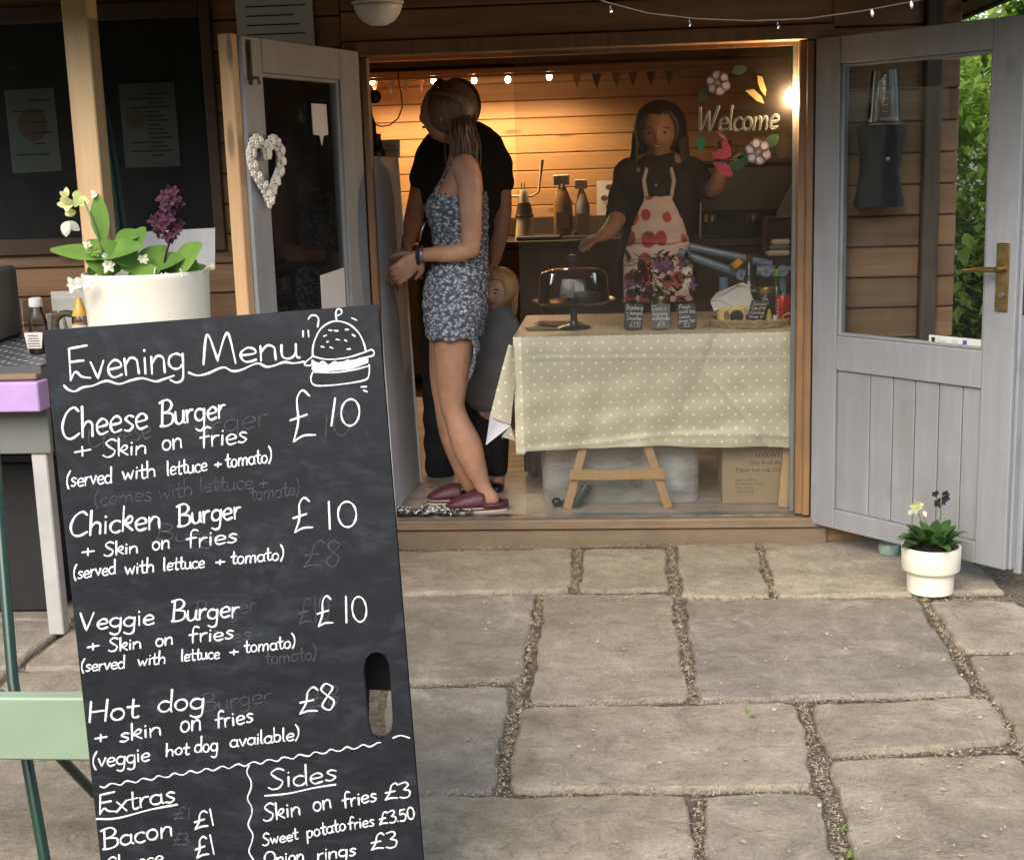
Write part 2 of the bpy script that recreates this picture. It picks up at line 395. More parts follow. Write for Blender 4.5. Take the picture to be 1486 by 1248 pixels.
# grit, dry straw and leaf bits lying in the joints
JO = [(838,796,834,858),(972,792,984,866),(1100,785,1124,866),(785,862,722,1150),(981,866,1007,1016),(1338,868,1480,1085),(1166,1018,1192,1145),
      (1012,1150,1026,1420),(1192,1100,1264,1420),(560,864,1470,868),(560,993,760,990),(762,1021,1430,1009),(560,1153,1190,1144),(1195,1098,1490,1084),(1392,946,1600,944),(580,800,1180,783),(1478,1085,1680,1360)]
rnd = random.Random(3); g = MB(); s_ = MB()
for (a0, b0, a1, b1) in JO:
    A, B = onz(a0, b0), onz(a1, b1); L = (B-A).length; nn = Vector((-(B-A).y, (B-A).x, 0)).normalized()
    for k in range(int(L*700)):
        p = A.lerp(B, rnd.random()) + nn*rnd.gauss(0, .008); r = rnd.uniform(.0012, .0042); p.z = -.009+rnd.uniform(0, .005)
        g.add([p+Vector((rnd.uniform(-r, r)*1.4, rnd.uniform(-r, r)*1.4, rnd.uniform(-.3, .9)*r)) for _ in range(4)], [(0,1,2),(0,2,3),(0,3,1),(1,3,2)])
    for k in range(int(L*150)):
        p = A.lerp(B, rnd.random()) + nn*rnd.gauss(0, .011); a = rnd.uniform(0, 6.28); l = rnd.uniform(.006, .024); p.z = -.004+rnd.uniform(0, .006)
        d = Vector((math.cos(a), math.sin(a), rnd.uniform(-.15, .25)))*l; q = Vector((-d.y, d.x, 0)).normalized()*rnd.uniform(.0006, .0016)
        s_.add([p-q, p+q, p+d*.5+q*1.1+Vector((0,0,.002)), p+d, p+d*.5-q+Vector((0,0,.002))], [(0,1,2,4),(4,2,3)])
for k in range(420):   # crumbs and blown bits on the flags
    p = onz(rnd.uniform(590, 1480), rnd.uniform(800, 1247)**1.0, .002); a = rnd.uniform(0, 6.28); l = rnd.choice((.003, .004, .006, .014)); d = Vector((math.cos(a), math.sin(a), .2))*l
    q = Vector((-d.y, d.x, 0))*rnd.uniform(.2, .5); s_.add([p, p+q+d*.5, p+d, p-q+d*.5+Vector((0,0,.002))], [(0,1,2,3)])
g.build('joint_grit', M['chip'], fixn=False, kind='stuff'); s_.build('dry_straw_bits', M['straw'], fixn=False, kind='stuff')
lf = leafmat('weed_leaf', (.10, .17, .03), (.22, .32, .07)); wd = MB()
def leaf(mb, p, d, l, w_, up=Vector((0,0,1)), curl=.2, fold=.25, seg=4):
    """one pointed leaf from p along d"""
    d = Vector(d).normalized(); sdv = d.cross(up); sdv = sdv.normalized() if sdv.length > 1e-4 else Vector((1,0,0)); u = sdv.cross(d)
    vs = []; fs = []
    for i in range(seg+1):
        t = i/seg; ww = w_*.5*math.sin(math.pi*min(.985, t*.9+.06))**.8; c = Vector(p)+d*(l*t)-u*(curl*l*t*t)
        vs += [c-sdv*ww+u*(fold*ww), c, c+sdv*ww+u*(fold*ww)]
    for i in range(seg):
        a = i*3; fs += [(a, a+1, a+4, a+3), (a+1, a+2, a+5, a+4)]
    mb.add(vs, fs)
for px, py, n in ((1478,1060,4),(1222,1205,3),(1232,1244,7),(1085,1040,2)):
    p = onz(px, py, -.005)
    for k in range(n):
        a = rnd.uniform(0, 6.28); leaf(wd, p, (math.cos(a), math.sin(a), rnd.uniform(.3, 1.6)), rnd.uniform(.012, .035), rnd.uniform(.004, .011))
wd.build('joint_weeds', lf, fixn=False, kind='stuff')

# ---------------------------------------------------------------- the cabin
cabin = thing('timber_cabin', 'brown timber cabin with open grey double doors and warm lit pine interior', 'cabin', (0, WALL, 0))
X0, X1, ZS, ZT = -.955, .672, .105, 1.828           # door opening
BACK = 8.6; XL, XR = -1.72, 1.15
def planks(x0, x1, y, z0, z1, m, pitch=.110, out=-1, th=.02, zoff=0, name='wall_plank'):
    k = 0; src = None; z = z0
    while z < z1-.02:
        h = min(pitch-.004, z1-z-.002)
        b = MB(); b.box((x0, y, z), (x1, y+out*th, z+h)); b.build(name, m, cabin, bevel=.0045); z += pitch
zb = .0
planks(-3.6, X0-.065, WALL+.02, zb, 2.25, M['cladding'])
planks(X0-.063, X1+.06, WALL+.02, ZT+.055, 2.25, M['cladding'])
planks(X1+.062, 1.05, WALL+.02, zb, 2.25, M['cladding'])
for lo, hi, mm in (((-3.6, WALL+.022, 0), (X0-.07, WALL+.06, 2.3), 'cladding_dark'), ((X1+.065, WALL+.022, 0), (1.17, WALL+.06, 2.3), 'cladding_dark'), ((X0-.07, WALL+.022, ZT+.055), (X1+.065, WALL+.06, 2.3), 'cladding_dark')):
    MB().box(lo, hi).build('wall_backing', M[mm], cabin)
M['batten'] = wood('weathered_batten', (.12, .085, .05), (.055, .038, .025), 'Z', .75, 22, True, .2, .4, dirt=.6)
MB().box((1.052, WALL-.035, .02), (1.108, WALL+.022, 2.25)).build('corner_batten', M['batten'], cabin, bevel=.004)
planks(1.11, 1.176, WALL+.02, zb, 2.25, M['cladding'], out=-1)
MB().box((1.163, WALL+.06, 0), (1.176, BACK, 2.3)).build('side_wall', M['cladding'], cabin); MB().box((1.151, WALL+.061, .05), (1.162, BACK, 2.12)).build('side_lining', M['pine'], cabin)
MB().box((XL-.03, WALL+.06, 0), (XL, BACK, 2.3)).build('partition_wall', M['pine'], cabin)
MB().box((XL-.1, BACK+.022, 0), (1.176, BACK+.06, 2.3)).build('back_wall', M['pine'], cabin)
planks(XL, XR, BACK+.02, .105, 2.2, M['pine'], pitch=.1065, name='interior_plank')
for i in range(34):                                   # floor boards, running across
    y = WALL+.05+i*.105
    MB().box((XL, y, .06), (XR, y+.1025, .105)).build('floor_board', M['floorwood'], cabin, bevel=.002)
MB().box((XL, WALL+.05, 0), (XR, BACK, .055)).build('floor_base', M['blackm'], cabin)
MB().box((XL-.1, WALL+.03, 2.13), (1.2, BACK+.1, 2.17)).build('ceiling', M['pine'], cabin)
for y in (5.9, 6.9, 7.9): MB().box((XL, y, 2.02), (XR, y+.06, 2.128)).build('ceiling_joist', M['pine'], cabin, bevel=.004)
# porch roof: boards on rafters, open towards the camera
rf = sub('porch_roof', cabin, (-1, 4.5, 2.1))
def rz(y): return 2.24-(WALL-y)*.16
MB().add([(-3.0, 3.6, rz(3.6)+.06), (1.30, 3.6, rz(3.6)+.06), (1.30, 9.1, rz(5.6)+.12), (-3.0, 9.1, rz(5.6)+.12),
          (-3.0, 3.6, rz(3.6)+.09), (1.30, 3.6, rz(3.6)+.09), (1.30, 9.1, rz(5.6)+.15), (-3.0, 9.1, rz(5.6)+.15)],
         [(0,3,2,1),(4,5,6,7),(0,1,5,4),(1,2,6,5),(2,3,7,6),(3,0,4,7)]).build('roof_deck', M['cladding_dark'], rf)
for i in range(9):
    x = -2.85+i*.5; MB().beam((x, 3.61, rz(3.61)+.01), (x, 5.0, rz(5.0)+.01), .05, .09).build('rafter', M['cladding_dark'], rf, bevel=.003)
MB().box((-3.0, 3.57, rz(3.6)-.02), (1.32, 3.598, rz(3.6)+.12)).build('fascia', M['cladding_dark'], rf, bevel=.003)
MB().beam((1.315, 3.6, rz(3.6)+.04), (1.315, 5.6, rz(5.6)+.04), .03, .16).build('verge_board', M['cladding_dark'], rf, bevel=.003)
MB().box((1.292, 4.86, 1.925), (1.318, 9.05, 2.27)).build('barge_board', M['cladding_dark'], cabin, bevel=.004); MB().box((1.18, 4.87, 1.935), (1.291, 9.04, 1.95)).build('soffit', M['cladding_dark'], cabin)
# frame, lintel, threshold
fr_ = sub('door_frame', cabin, (0, WALL, 0))
for x0, x1 in ((X0-.062, X0-.004), (X1+.002, X1+.06)): MB().box((x0, WALL-.012, .099), (x1, WALL+.075, ZT+.001)).build('jamb', M['frame_oak'], fr_, bevel=.003)
MB().box((X1-.054, WALL+.002, ZS), (X1-.002, WALL+.045, ZT)).build('jamb_stop', M['frame_oak'], fr_, bevel=.004)
MB().box((X1-.030, WALL-.02, ZS), (X1-.003, WALL-.001, ZT)).build('jamb_bead', M['frame_oak'], fr_, bevel=.004)
MB().box((X0, WALL+.005, ZS), (X0+.028, WALL+.045, ZT)).build('jamb_stop', M['frame_oak'], fr_, bevel=.004)
MB().box((X0-.06, WALL-.015, ZT+.002), (X1+.064, WALL+.074, ZT+.053)).build('lintel', M['frame_oak'], fr_, bevel=.003)
MB().box((X0-.06, WALL-.03, .062), (X1+.064, WALL+.046, .098)).build('threshold', M['sill'], fr_, bevel=.004)
MB().box((X0-.06, WALL-.016, -.02), (X1+.064, WALL+.03, .060)).build('step_board', M['sill2'], fr_, bevel=.004)
MB().box((X0, WALL-.004, .0985), (X1-.055, WALL+.048, .1065)).build('threshold_strip', M['steel'], fr_, bevel=.0015)
# interior lamp shelf with spots
MB().box((XL, 8.10, 1.945), (XR, 8.60, 1.975)).build('lamp_shelf', M['pine'], cabin, bevel=.003)
MB().box((XL, 8.10, 1.925), (XR, 8.115, 1.944)).build('shelf_lip', M['pine'], cabin, bevel=.002)

def door(name, hinge, free, L, z0, z1, face, gl, panelz, th=.044, hst=.105, fst=.115):
    """glazed ledged door leaf; s runs from the hinge to the free edge, the seen face lies on the hinge-free line"""
    d = sub('door', cabin, (hinge[0], hinge[1], z0), label=name)
    h = Vector((hinge[0], hinge[1], 0)); u = (Vector((free[0], free[1], 0))-h).normalized(); n = Vector((u.y, -u.x, 0))*face   # n points to the camera side
    W = lambda s, q, z: h+u*s+n*q+Vector((0, 0, z))
    def bx(nm, s0, s1, q0, q1, za, zb_, m=M['grey_paint'], bev=.003, par=d):
        b = MB(); b.add([W(s, q, z) for s, q, z in ((s0,q0,za),(s1,q0,za),(s1,q1,za),(s0,q1,za),(s0,q0,zb_),(s1,q0,zb_),(s1,q1,zb_),(s0,q1,zb_))], [(0,3,2,1),(4,5,6,7),(0,1,5,4),(1,2,6,5),(2,3,7,6),(3,0,4,7)])
        return b.build(nm, m, par, bevel=bev)
    g0, g1, gz0, gz1 = gl
    bx('stile', 0, g0, -th, 0, z0, z1); bx('stile', g1, L, -th, 0, z0, z1)
    bx('rail', g0+.001, g1-.001, -th, 0, gz1, z1); bx('rail', g0+.001, g1-.001, -th, 0, panelz[1], gz0); bx('rail', g0+.001, g1-.001, -th, 0, z0, panelz[0])
    bx('pane', g0, g1, -th*.5-.002, -th*.5+.002, gz0, gz1, M['glass'], 0)
    for a, b_, c, e in ((g0, g0+.012, gz0, gz1), (g1-.012, g1, gz0, gz1), (g0+.012, g1-.012, gz0, gz0+.012), (g0+.012, g1-.012, gz1-.012, gz1)):
        bx('glazing_bead', a, b_, -th+.006, -.010, c, e, bev=.003)
    return d, W, bx
dR, WR, bR = door('grey painted right door with six bar lower panel', (.672, 5.03), (1.235, 4.40), .822, .077, 1.832, 1, (.108, .708, .792, 1.738), (.150, .668))
edges = [.108, .255, .353, .445, .541, .633, .708]
for a, c in zip(edges[:-1], edges[1:]): bR('panel_board', a+.0016, c-.0016, -.030, -.012, .1505, .6675, bev=.003)
bR('edge_strip', .822, .834, -.044, -.016, .077, 1.832); bR('edge_strip', .8225, .850, -.060, -.0445, .06, 1.835)
bR('lock_plate', .8345, .8365, -.036, -.022, .915, 1.10, M['iron'], .0005)
bh = bR('handle_plate', .752, .798, .0005, .008, .925, 1.142, M['brass'], .003)
lv = MB(); lv.tube([WR(.775, .008, 1.060), WR(.775, .045, 1.060)], .010, 12); lv.tube([WR(.778, .045, 1.060), WR(.74, .048, 1.060), WR(.70, .047, 1.057), WR(.660, .042, 1.052)], [.0095, .0085, .0075, .006], 12)
lv.build('lever', M['brass'], dR, smooth=50)
kh = MB(); kh.tube([WR(.777, .0085, .978), WR(.777, .0125, .978)], .009, 14); kh.build('keyhole', M['steel'], dR, smooth=50)
stk = bR('sticker', .490, .705, -.0195, -.0190, .797, .826, M['white'], 0)
sb = MB()
for (a, c, z0_, z1_, q) in ((.500, .515, .803, .819, 0),): sb.add([WR(a, -.0187, z0_), WR(c, -.0187, z0_), WR(c, -.0187, z1_), WR(a, -.0187, z1_)], [(0,1,2,3)])
sb.add([WR(.503, -.0184, .806), WR(.512, -.0184, .806), WR(.512, -.0184, .816), WR(.503, -.0184, .816)], [(0,1,2,3)])
M['ink'] = plain('dark_ink', (.02, .02, .022), .7, .1); sb2 = sb.build('printed_mark', M['ink'], dR)
font_mb('Square  ·  VISA', .013, lambda x, y: WR(.522+x*1.05, -.0187, .806+y)).build('printed_text', plain('grey_ink', (.25, .25, .26), .7), dR, fixn=False)
sb = MB(); sb.add([WR(.622, -.0187, .804), WR(.638, -.0187, .804), WR(.638, -.0187, .818), WR(.622, -.0187, .818)], [(0,1,2,3)]); sb.build('printed_mark', plain('blue_ink', (.05, .09, .3), .6), dR)
dL, WL, bL = door('grey painted left door with tall glass and white heart wreath', (-.955, 5.035), (-1.17, 4.27), .800, .077, 1.848, -1, (.150, .682, .62, 1.742), (.150, .50))
ed = [.150, .256, .363, .469, .576, .682]
for a, c in zip(ed[:-1], ed[1:]): bL('panel_board', a+.0016, c-.0016, -.030, -.012, .1505, .4995, bev=.003)
bL('cover_batten', .8005, .842, -.058, -.012, .9, 1.852, M['trestle'])
bt = MB(); bt.tube([WL(.765, .006, 1.70), WL(.765, .006, 1.835)], .006, 8); bt.tube([WL(.765, .007, 1.72), WL(.765, .03, 1.72), WL(.765, .034, 1.70)], .005, 8); bt.build('slide_bolt', M['iron'], dL, smooth=50)
bt = bL('bolt_plate', .752, .778, .0005, .003, 1.715, 1.825, M['iron'], .0005)

# white bulkhead lamp above the left door
bl = thing('bulkhead_lamp', 'unlit white dome lamp on dark boards above the left door', 'lamp', (-.86, 4.99, 2.0))
MB().lathe([(.090, .012), (.094, .004), (.090, 0)], (-.86, 4.945, 1.998), 28).build('lamp_base', M['white'], bl, smooth=40)
MB().lathe([(.0001, -.074), (.03, -.071), (.058, -.056), (.076, -.034), (.085, -.012), (.087, -.001)], (-.86, 4.945, 1.998), 28).build('lamp_dome', M['white'], bl, smooth=True)
MB().box((-.875, 4.94, 2.011), (-.845, 5.03, 2.04)).build('bracket', M['white'], bl, bevel=.003)
# ---------------------------------------------------------------- single stroke handwriting
# each glyph: (advance, [strokes]); x-height .5, cap height 1, descender -.38; strokes are smoothed, '|' style corners by repeated points
def arc(cx, cy, rx, ry, a0, a1, n=9): return [(cx+rx*math.cos(rad(a0+(a1-a0)*i/n)), cy+ry*math.sin(rad(a0+(a1-a0)*i/n))) for i in range(n+1)]
G = {
 'a': (.5, [arc(.22,.25,.19,.24,50,330,10)[:], [(.40,.48),(.40,.2),(.42,.04),(.48,.02)]]),
 'b': (.48, [[(.06,1),(.06,.03)], [(.06,.35),(.2,.5),(.38,.36),(.34,.08),(.18,0),(.06,.1)]]),
 'c': (.42, [arc(.24,.25,.2,.25,50,310,9)]),
 'd': (.5, [arc(.22,.25,.19,.24,50,330,10), [(.41,1),(.41,.2),(.43,.0)]]),
 'e': (.46, [[(.06,.24),(.38,.29),(.36,.44),(.22,.5),(.07,.36),(.06,.15),(.18,.0),(.4,.06)]]),
 'f': (.4, [[(.40,.92),(.28,1.0),(.17,.88),(.15,.5),(.14,.0)], [(.0,.5),(.34,.54)]]),
 'g': (.5, [arc(.22,.26,.19,.23,50,330,10), [(.41,.47),(.40,.0),(.36,-.3),(.2,-.38),(.04,-.28)]]),
 'h': (.48, [[(.05,1),(.05,.0)], [(.05,.28),(.2,.49),(.36,.42),(.38,.2),(.38,.0)]]),
 'i': (.2, [[(.08,.48),(.08,.02)], [(.08,.68),(.085,.71)]]),
 'k': (.44, [[(.05,1),(.05,.0)], [(.05,.25),(.24,.56),(.36,.5),(.3,.32),(.08,.27)], [(.12,.27),(.38,.0)]]),
 'l': (.2, [[(.06,.95),(.06,.1),(.14,.0)]]),
 'm': (.72, [[(.05,.48),(.05,.0)], [(.05,.28),(.18,.49),(.31,.4),(.32,.0)], [(.32,.28),(.46,.49),(.59,.4),(.61,.0)]]),
 'n': (.48, [[(.05,.49),(.05,.0)], [(.05,.26),(.2,.49),(.36,.42),(.38,.2),(.39,.0)]]),
 'o': (.48, [arc(.22,.25,.18,.25,90,455,12)]),
 'p': (.48, [[(.06,.48),(.05,-.38)], [(.06,.35),(.2,.5),(.38,.38),(.34,.08),(.18,.0),(.06,.1)]]),
 'r': (.36, [[(.05,.49),(.06,.0)], [(.06,.26),(.16,.46),(.32,.48)]]),
 's': (.4, [[(.34,.44),(.2,.5),(.08,.4),(.2,.27),(.33,.14),(.2,.0),(.04,.05)]]),
 't': (.36, [[(.16,.85),(.16,.1),(.26,.0),(.34,.05)], [(.0,.5),(.32,.53)]]),
 'u': (.48, [[(.05,.49),(.06,.12),(.2,.0),(.36,.14),(.38,.49)], [(.38,.49),(.39,.08),(.46,.02)]]),
 'v': (.42, [[(.02,.5),(.18,.0),(.18,.0),(.36,.5)]]),
 'w': (.6, [[(.02,.5),(.15,.0),(.15,.0),(.27,.4),(.27,.4),(.4,.0),(.4,.0),(.53,.5)]]),
 'x': (.42, [[(.03,.5),(.36,.0)], [(.36,.5),(.02,.0)]]),
 'y': (.44, [[(.04,.5),(.1,.15),(.24,.12),(.36,.5)], [(.36,.5),(.3,-.2),(.14,-.36),(.02,-.26)]]),
 'B': (.6, [[(.1,1),(.08,.0)], [(-.02,.93),(.3,1.02),(.48,.82),(.38,.6),(.12,.52)], [(.12,.52),(.5,.44),(.52,.14),(.3,.0),(.02,.02)]]),
 'C': (.66, [[(.58,.86),(.42,1),(.18,.84),(.04,.44),(.12,.1),(.34,.0),(.6,.14)]]),
 'D': (.6, [[(.08,1),(.08,0)], [(.02,1),(.4,.9),(.52,.5),(.38,.1),(.02,.0)]]),
 'E': (.6, [[(.55,.98),(.08,.94),(.08,.94),(.06,.03)], [(.08,.55),(.44,.56)], [(.06,.03),(.2,.26),(.36,.1),(.58,.04)]]),
 'F': (.5, [[(.5,.98),(.08,.96),(.08,.96),(.06,.0)], [(.08,.52),(.4,.54)]]),
 'H': (.62, [[(.06,.96),(.06,.0)], [(.52,1),(.5,.0)], [(.06,.46),(.52,.5)]]),
 'K': (.55, [[(.06,1),(.06,0)], [(.48,1),(.08,.48),(.08,.48),(.5,.0)]]),
 'L': (.5, [[(.08,1),(.06,.03),(.06,.03),(.46,.02)]]),
 'M': (.86, [[(.04,.02),(.12,.96),(.2,.98),(.36,.2),(.38,.2),(.56,.98),(.66,.96),(.78,.0)]]),
 'O': (.7, [arc(.33,.5,.3,.48,90,455,14)]),
 'S': (.55, [[(.48,.88),(.3,1),(.1,.82),(.24,.56),(.44,.34),(.36,.06),(.16,.0),(.02,.12)]]),
 'V': (.62, [[(.02,.96),(.26,.0),(.26,.0),(.5,.92)]]),
 'W': (.95, [[(.04,1),(.14,.1),(.2,.1),(.4,.8),(.44,.8),(.54,.1),(.6,.1),(.86,1)]]),
 '+': (.5, [[(.22,.52),(.22,.08)], [(.0,.3),(.46,.32)]]),
 '(': (.26, [[(.2,1.0),(.05,.65),(.04,.25),(.16,-.1)]]),
 ')': (.26, [[(.04,1.05),(.18,.75),(.2,.3),(.06,-.08)]]),
 '/': (.4, [[(.34,1),(.0,0)]]),
 '.': (.16, [[(.06,.02),(.065,.05)]]), ',': (.16, [[(.08,.05),(.04,-.1)]]), ':': (.16, [[(.06,.05),(.065,.08)], [(.06,.4),(.065,.43)]]),
 '0': (.52, [arc(.24,.5,.2,.48,90,452,14)]),
 '1': (.26, [[(.12,1),(.1,.0)]]),
 '2': (.5, [[(.05,.8),(.22,1),(.4,.8),(.3,.45),(.04,.02),(.04,.02),(.44,.04)]]),
 '3': (.48, [[(.05,.92),(.3,.98),(.38,.76),(.18,.54),(.18,.54),(.42,.4),(.38,.08),(.18,.0),(.02,.08)]]),
 '4': (.5, [[(.22,1),(.04,.4),(.04,.4),(.44,.42)], [(.34,.7),(.32,.0)]]),
 '5': (.48, [[(.4,.97),(.12,.95),(.12,.95),(.08,.58),(.3,.62),(.42,.34),(.28,.02),(.04,.06)]]),
 '8': (.48, [[(.4,.86),(.22,1),(.08,.8),(.22,.56),(.4,.3),(.26,.0),(.06,.18),(.22,.5),(.38,.74),(.4,.86)]]),
 '£': (.66, [[(.62,.86),(.5,1),(.34,.84),(.26,.4),(.06,.02),(.06,.02),(.3,.1),(.56,.06)], [(.1,.46),(.48,.5)]]),
}
def smooth2(pts, k=5):
    m = len(pts); out = []
    if m == 2: return [tuple(pts[0]), tuple((pts[0][j]+pts[1][j])/2 for j in (0,1)), tuple(pts[1])]
    for i in range(m-1):
        p0, p1, p2, p3 = pts[max(i-1,0)], pts[i], pts[i+1], pts[min(i+2,m-1)]
        if math.hypot(p2[0]-p1[0], p2[1]-p1[1]) < 1e-6: continue
        if math.hypot(p1[0]-p0[0], p1[1]-p0[1]) < 1e-6 and i > 0: p0 = p1
        for q in range(k):
            t = q/k; out.append(tuple(.5*((2*p1[j])+(p2[j]-p0[j])*t+(2*p0[j]-5*p1[j]+4*p2[j]-p3[j])*t*t+(3*p1[j]-p0[j]-3*p2[j]+p3[j])*t**3) for j in (0,1)))
    out.append(tuple(pts[-1])); return out
hr = random.Random(11)
def write(s, x0, y0, x1, y1, h, slant=.12, wob=.03):
    """list of polylines: text s on the baseline (x0,y0)-(x1,y1) (y grows downwards), capital height h"""
    tot = sum((.3 if c == ' ' else G[c][0]) for c in s)-.08; L = math.hypot(x1-x0, y1-y0); k = L/tot
    ux, uy = (x1-x0)/L, (y1-y0)/L; out = []; cx = 0
    for c in s:
        if c == ' ': cx += .3; continue
        adv, st = G[c]; dy = hr.uniform(-wob, wob); sk = slant+hr.uniform(-.04, .04); sz = 1+hr.uniform(-wob, wob)
        for pl in st:
            q = smooth2(pl); o = []
            for (x, y) in q:
                y = y*sz+dy; xx = (cx+x+sk*y*h/k)*k; yy = y*h
                o.append((x0+ux*xx+uy*yy, y0+uy*xx-ux*yy))
            out.append(o)
        cx += adv
    return out
def wave(x0, y0, x1, y1, amp, lam, ph=0):
    L = math.hypot(x1-x0, y1-y0); n = int(L/lam*8)+2; ux, uy = (x1-x0)/L, (y1-y0)/L
    return [(x0+ux*L*i/n-uy*amp*math.sin(ph+i/n*L/lam*2*math.pi)*(1+.3*math.sin(i*.7)), y0+uy*L*i/n+ux*amp*math.sin(ph+i/n*L/lam*2*math.pi)*(1+.3*math.sin(i*.7))) for i in range(n+1)]
def ink(polys, fr, wd_, th, nrm, mb=None, n=6, lift=0):
    """chalk-pen strokes as low ridges: fr maps 2D -> point on the surface"""
    mb = mb or MB()
    for k, pl in enumerate(polys):
        pts = [Vector(fr(*p))+nrm*(lift+.00002*(k % 5)) for p in pl]; q = [pts[0]]
        for p in pts[1:]:
            if (p-q[-1]).length > wd_*.25: q.append(p)
        if len(q) < 2: q.append(q[0]+(pts[-1]-pts[0] if (pts[-1]-pts[0]).length > 1e-5 else Vector((wd_*.3, 0, 0))))
        m = len(q); ww = [wd_*.5*(.92+.20*math.sin(i*.55+k*1.7)+hr.uniform(-.07,.07)) for i in range(m)]
        d0, d1 = (q[0]-q[1]).normalized()*wd_*.35, (q[-1]-q[-2]).normalized()*wd_*.35
        q = [q[0]+d0]+q+[q[-1]+d1]; ww = [wd_*.22]+ww+[wd_*.22]
        mb.tube(q, [(th, w_) for w_ in ww], n, True, (nrm,))
    return mb

# ---------------------------------------------------------------- the menu board
def board_mat():
    t = NT('chalkboard_paint'); n = t.noise(t.pos((1, 1, 1.6)), 4.5, 7, .68, 2.2); n2 = t.noise(t.pos((1, 1, 3)), 14, 5, .7, .6)
    f = t.math('ADD', t.math('MULTIPLY', n, .55), t.math('MULTIPLY', n2, .45))
    t.col(t.ramp(f, [(.36, (.0055, .007, .010)), (.50, (.0085, .0105, .0145)), (.60, (.019, .023, .030)), (.72, (.042, .048, .058))]))
    t.rough(t.ramp(n2, [(.3, (.5,)*3), (.7, (.72,)*3)])); t.b.inputs['Specular IOR Level'].default_value = .35; t.bump(n2, .08, .001); return t.m
M['board'] = board_mat()
t = NT('white_chalk_pen'); nn_ = t.noise(t.pos(), 150, 4, .75, .5); t.col(t.ramp(nn_, [(.30, (.34, .35, .37)), (.45, (.74, .74, .75)), (.6, (.84, .84, .84))])); t.rough(.8); M['chalk'] = t.m
t = NT('rubbed_out_chalk'); nn_ = t.noise(t.pos(), 60, 4, .7); t.col(t.ramp(nn_, [(.4, (.022, .024, .029)), (.7, (.06, .065, .072))])); t.rough(.7); M['ghost'] = t.m
BP = Vector((-1.0377, 2.3414, 1.1711)); BU = Vector((.9982, .0441, .0411)).normalized(); BV = Vector((.0439, -.0646, -.9969)).normalized(); BN = BU.cross(BV).normalized()
if BN.y > 0: BN = -BN
mb_ = thing('menu_board', 'black chalkboard A-board with handwritten evening menu and burger drawing', 'menu board', (-.7, 2.35, 0))
BHt = 1.165; BW = .6
def onb(px, py): return onplane(px, py, BP, BN)
def b2(px, py):
    q = onb(px, py)-BP; return q.dot(BU), q.dot(BV)
hole = [b2(x, y) for x, y in ((527,972),(530,955),(539,947),(550,946),(560,952),(566,966),(570,1046),(567,1062),(558,1071),(548,1073),(539,1068),(534,1052))]
fb = lambda x, q, z: BP+BU*x+BV*(-z)+BN*(-q)
plate([(0,0),(BW,0),(BW,-BHt),(0,-BHt)], [[(x, -v) for x, v in hole]], 0, .016, fb).build('front_panel', M['board'], mb_, bevel=.0012, fixn=True)
# rear leaf, hinged at the top, leaning away
RV = (BV*math.cos(rad(9))-BN*math.sin(rad(9))).normalized(); RN = BU.cross(RV).normalized()
if RN.y > 0: RN = -RN
RP = BP-BN*.018
fr2 = lambda x, q, z: RP+BU*x+RV*(-z)+RN*(-q)
rh = []
for x, y in ((534,1000),(570,1002),(574,1060),(566,1082),(552,1088),(540,1080),(534,1060)):
    q = onplane(x, y, RP, RN)-RP; rh.append((q.dot(BU), -q.dot(RV)))
plate([(0,-.006),(.585,-.006),(.572,-1.19),(0,-1.19)], [rh], 0, .014, fr2).build('rear_panel', M['blackm'], mb_, bevel=.0012)
for s_x in (.08, .50):
    hg = MB(); hg.tube([fb(s_x, .017, -.004), fb(s_x+.05, .017, -.004)], .005, 8); hg.build('hinge', M['steel'], mb_, smooth=50)
Z1 = lambda X, Y: (60+X/2.6536, 440+Y/2.6536); Z2 = lambda X, Y: (80+X/2.752, 830+Y/2.752)
def wz(Z, s, x0, y0, x1, y1, h, **k):
    a, c = Z(x0, y0), Z(x1, y1); kk = 2.6536 if Z is Z1 else 2.752
    return [write(s, a[0], a[1], c[0], c[1], h/kk, **k)]
def pz(Z, pts): return smooth2([Z(*p) for p in pts], 5)
fbp = lambda x, y: onb(x, y)
def line(name, words, wd_=.0036, m='chalk', th=.0005):
    flat_ = [w for w in words if isinstance(w[0], tuple)]
    for w in [w for w in words if isinstance(w[0], list)]+([flat_] if flat_ else []):
        ink(w, fbp, wd_*1.16, th, BN, lift=.0001).build(name, M[m], mb_, smooth=True, fixn=False, kind='stuff' if len(w) > 1 else None)
line('heading', wz(Z1,'Evening',105,302,550,256,130,slant=.02)+wz(Z1,'Menu',618,236,985,213,112,slant=.02)
     +[pz(Z1,[(88,318),(105,334),(130,340),(160,325),(200,318),(250,300),(300,312),(345,298),(390,290),(440,302),(470,294),(510,280)]), pz(Z1,[(568,268),(600,279),(640,272),(700,248),(735,262),(770,258),(830,233),(868,246),(900,240),(935,228),(970,232),(1012,226)])], .0042)
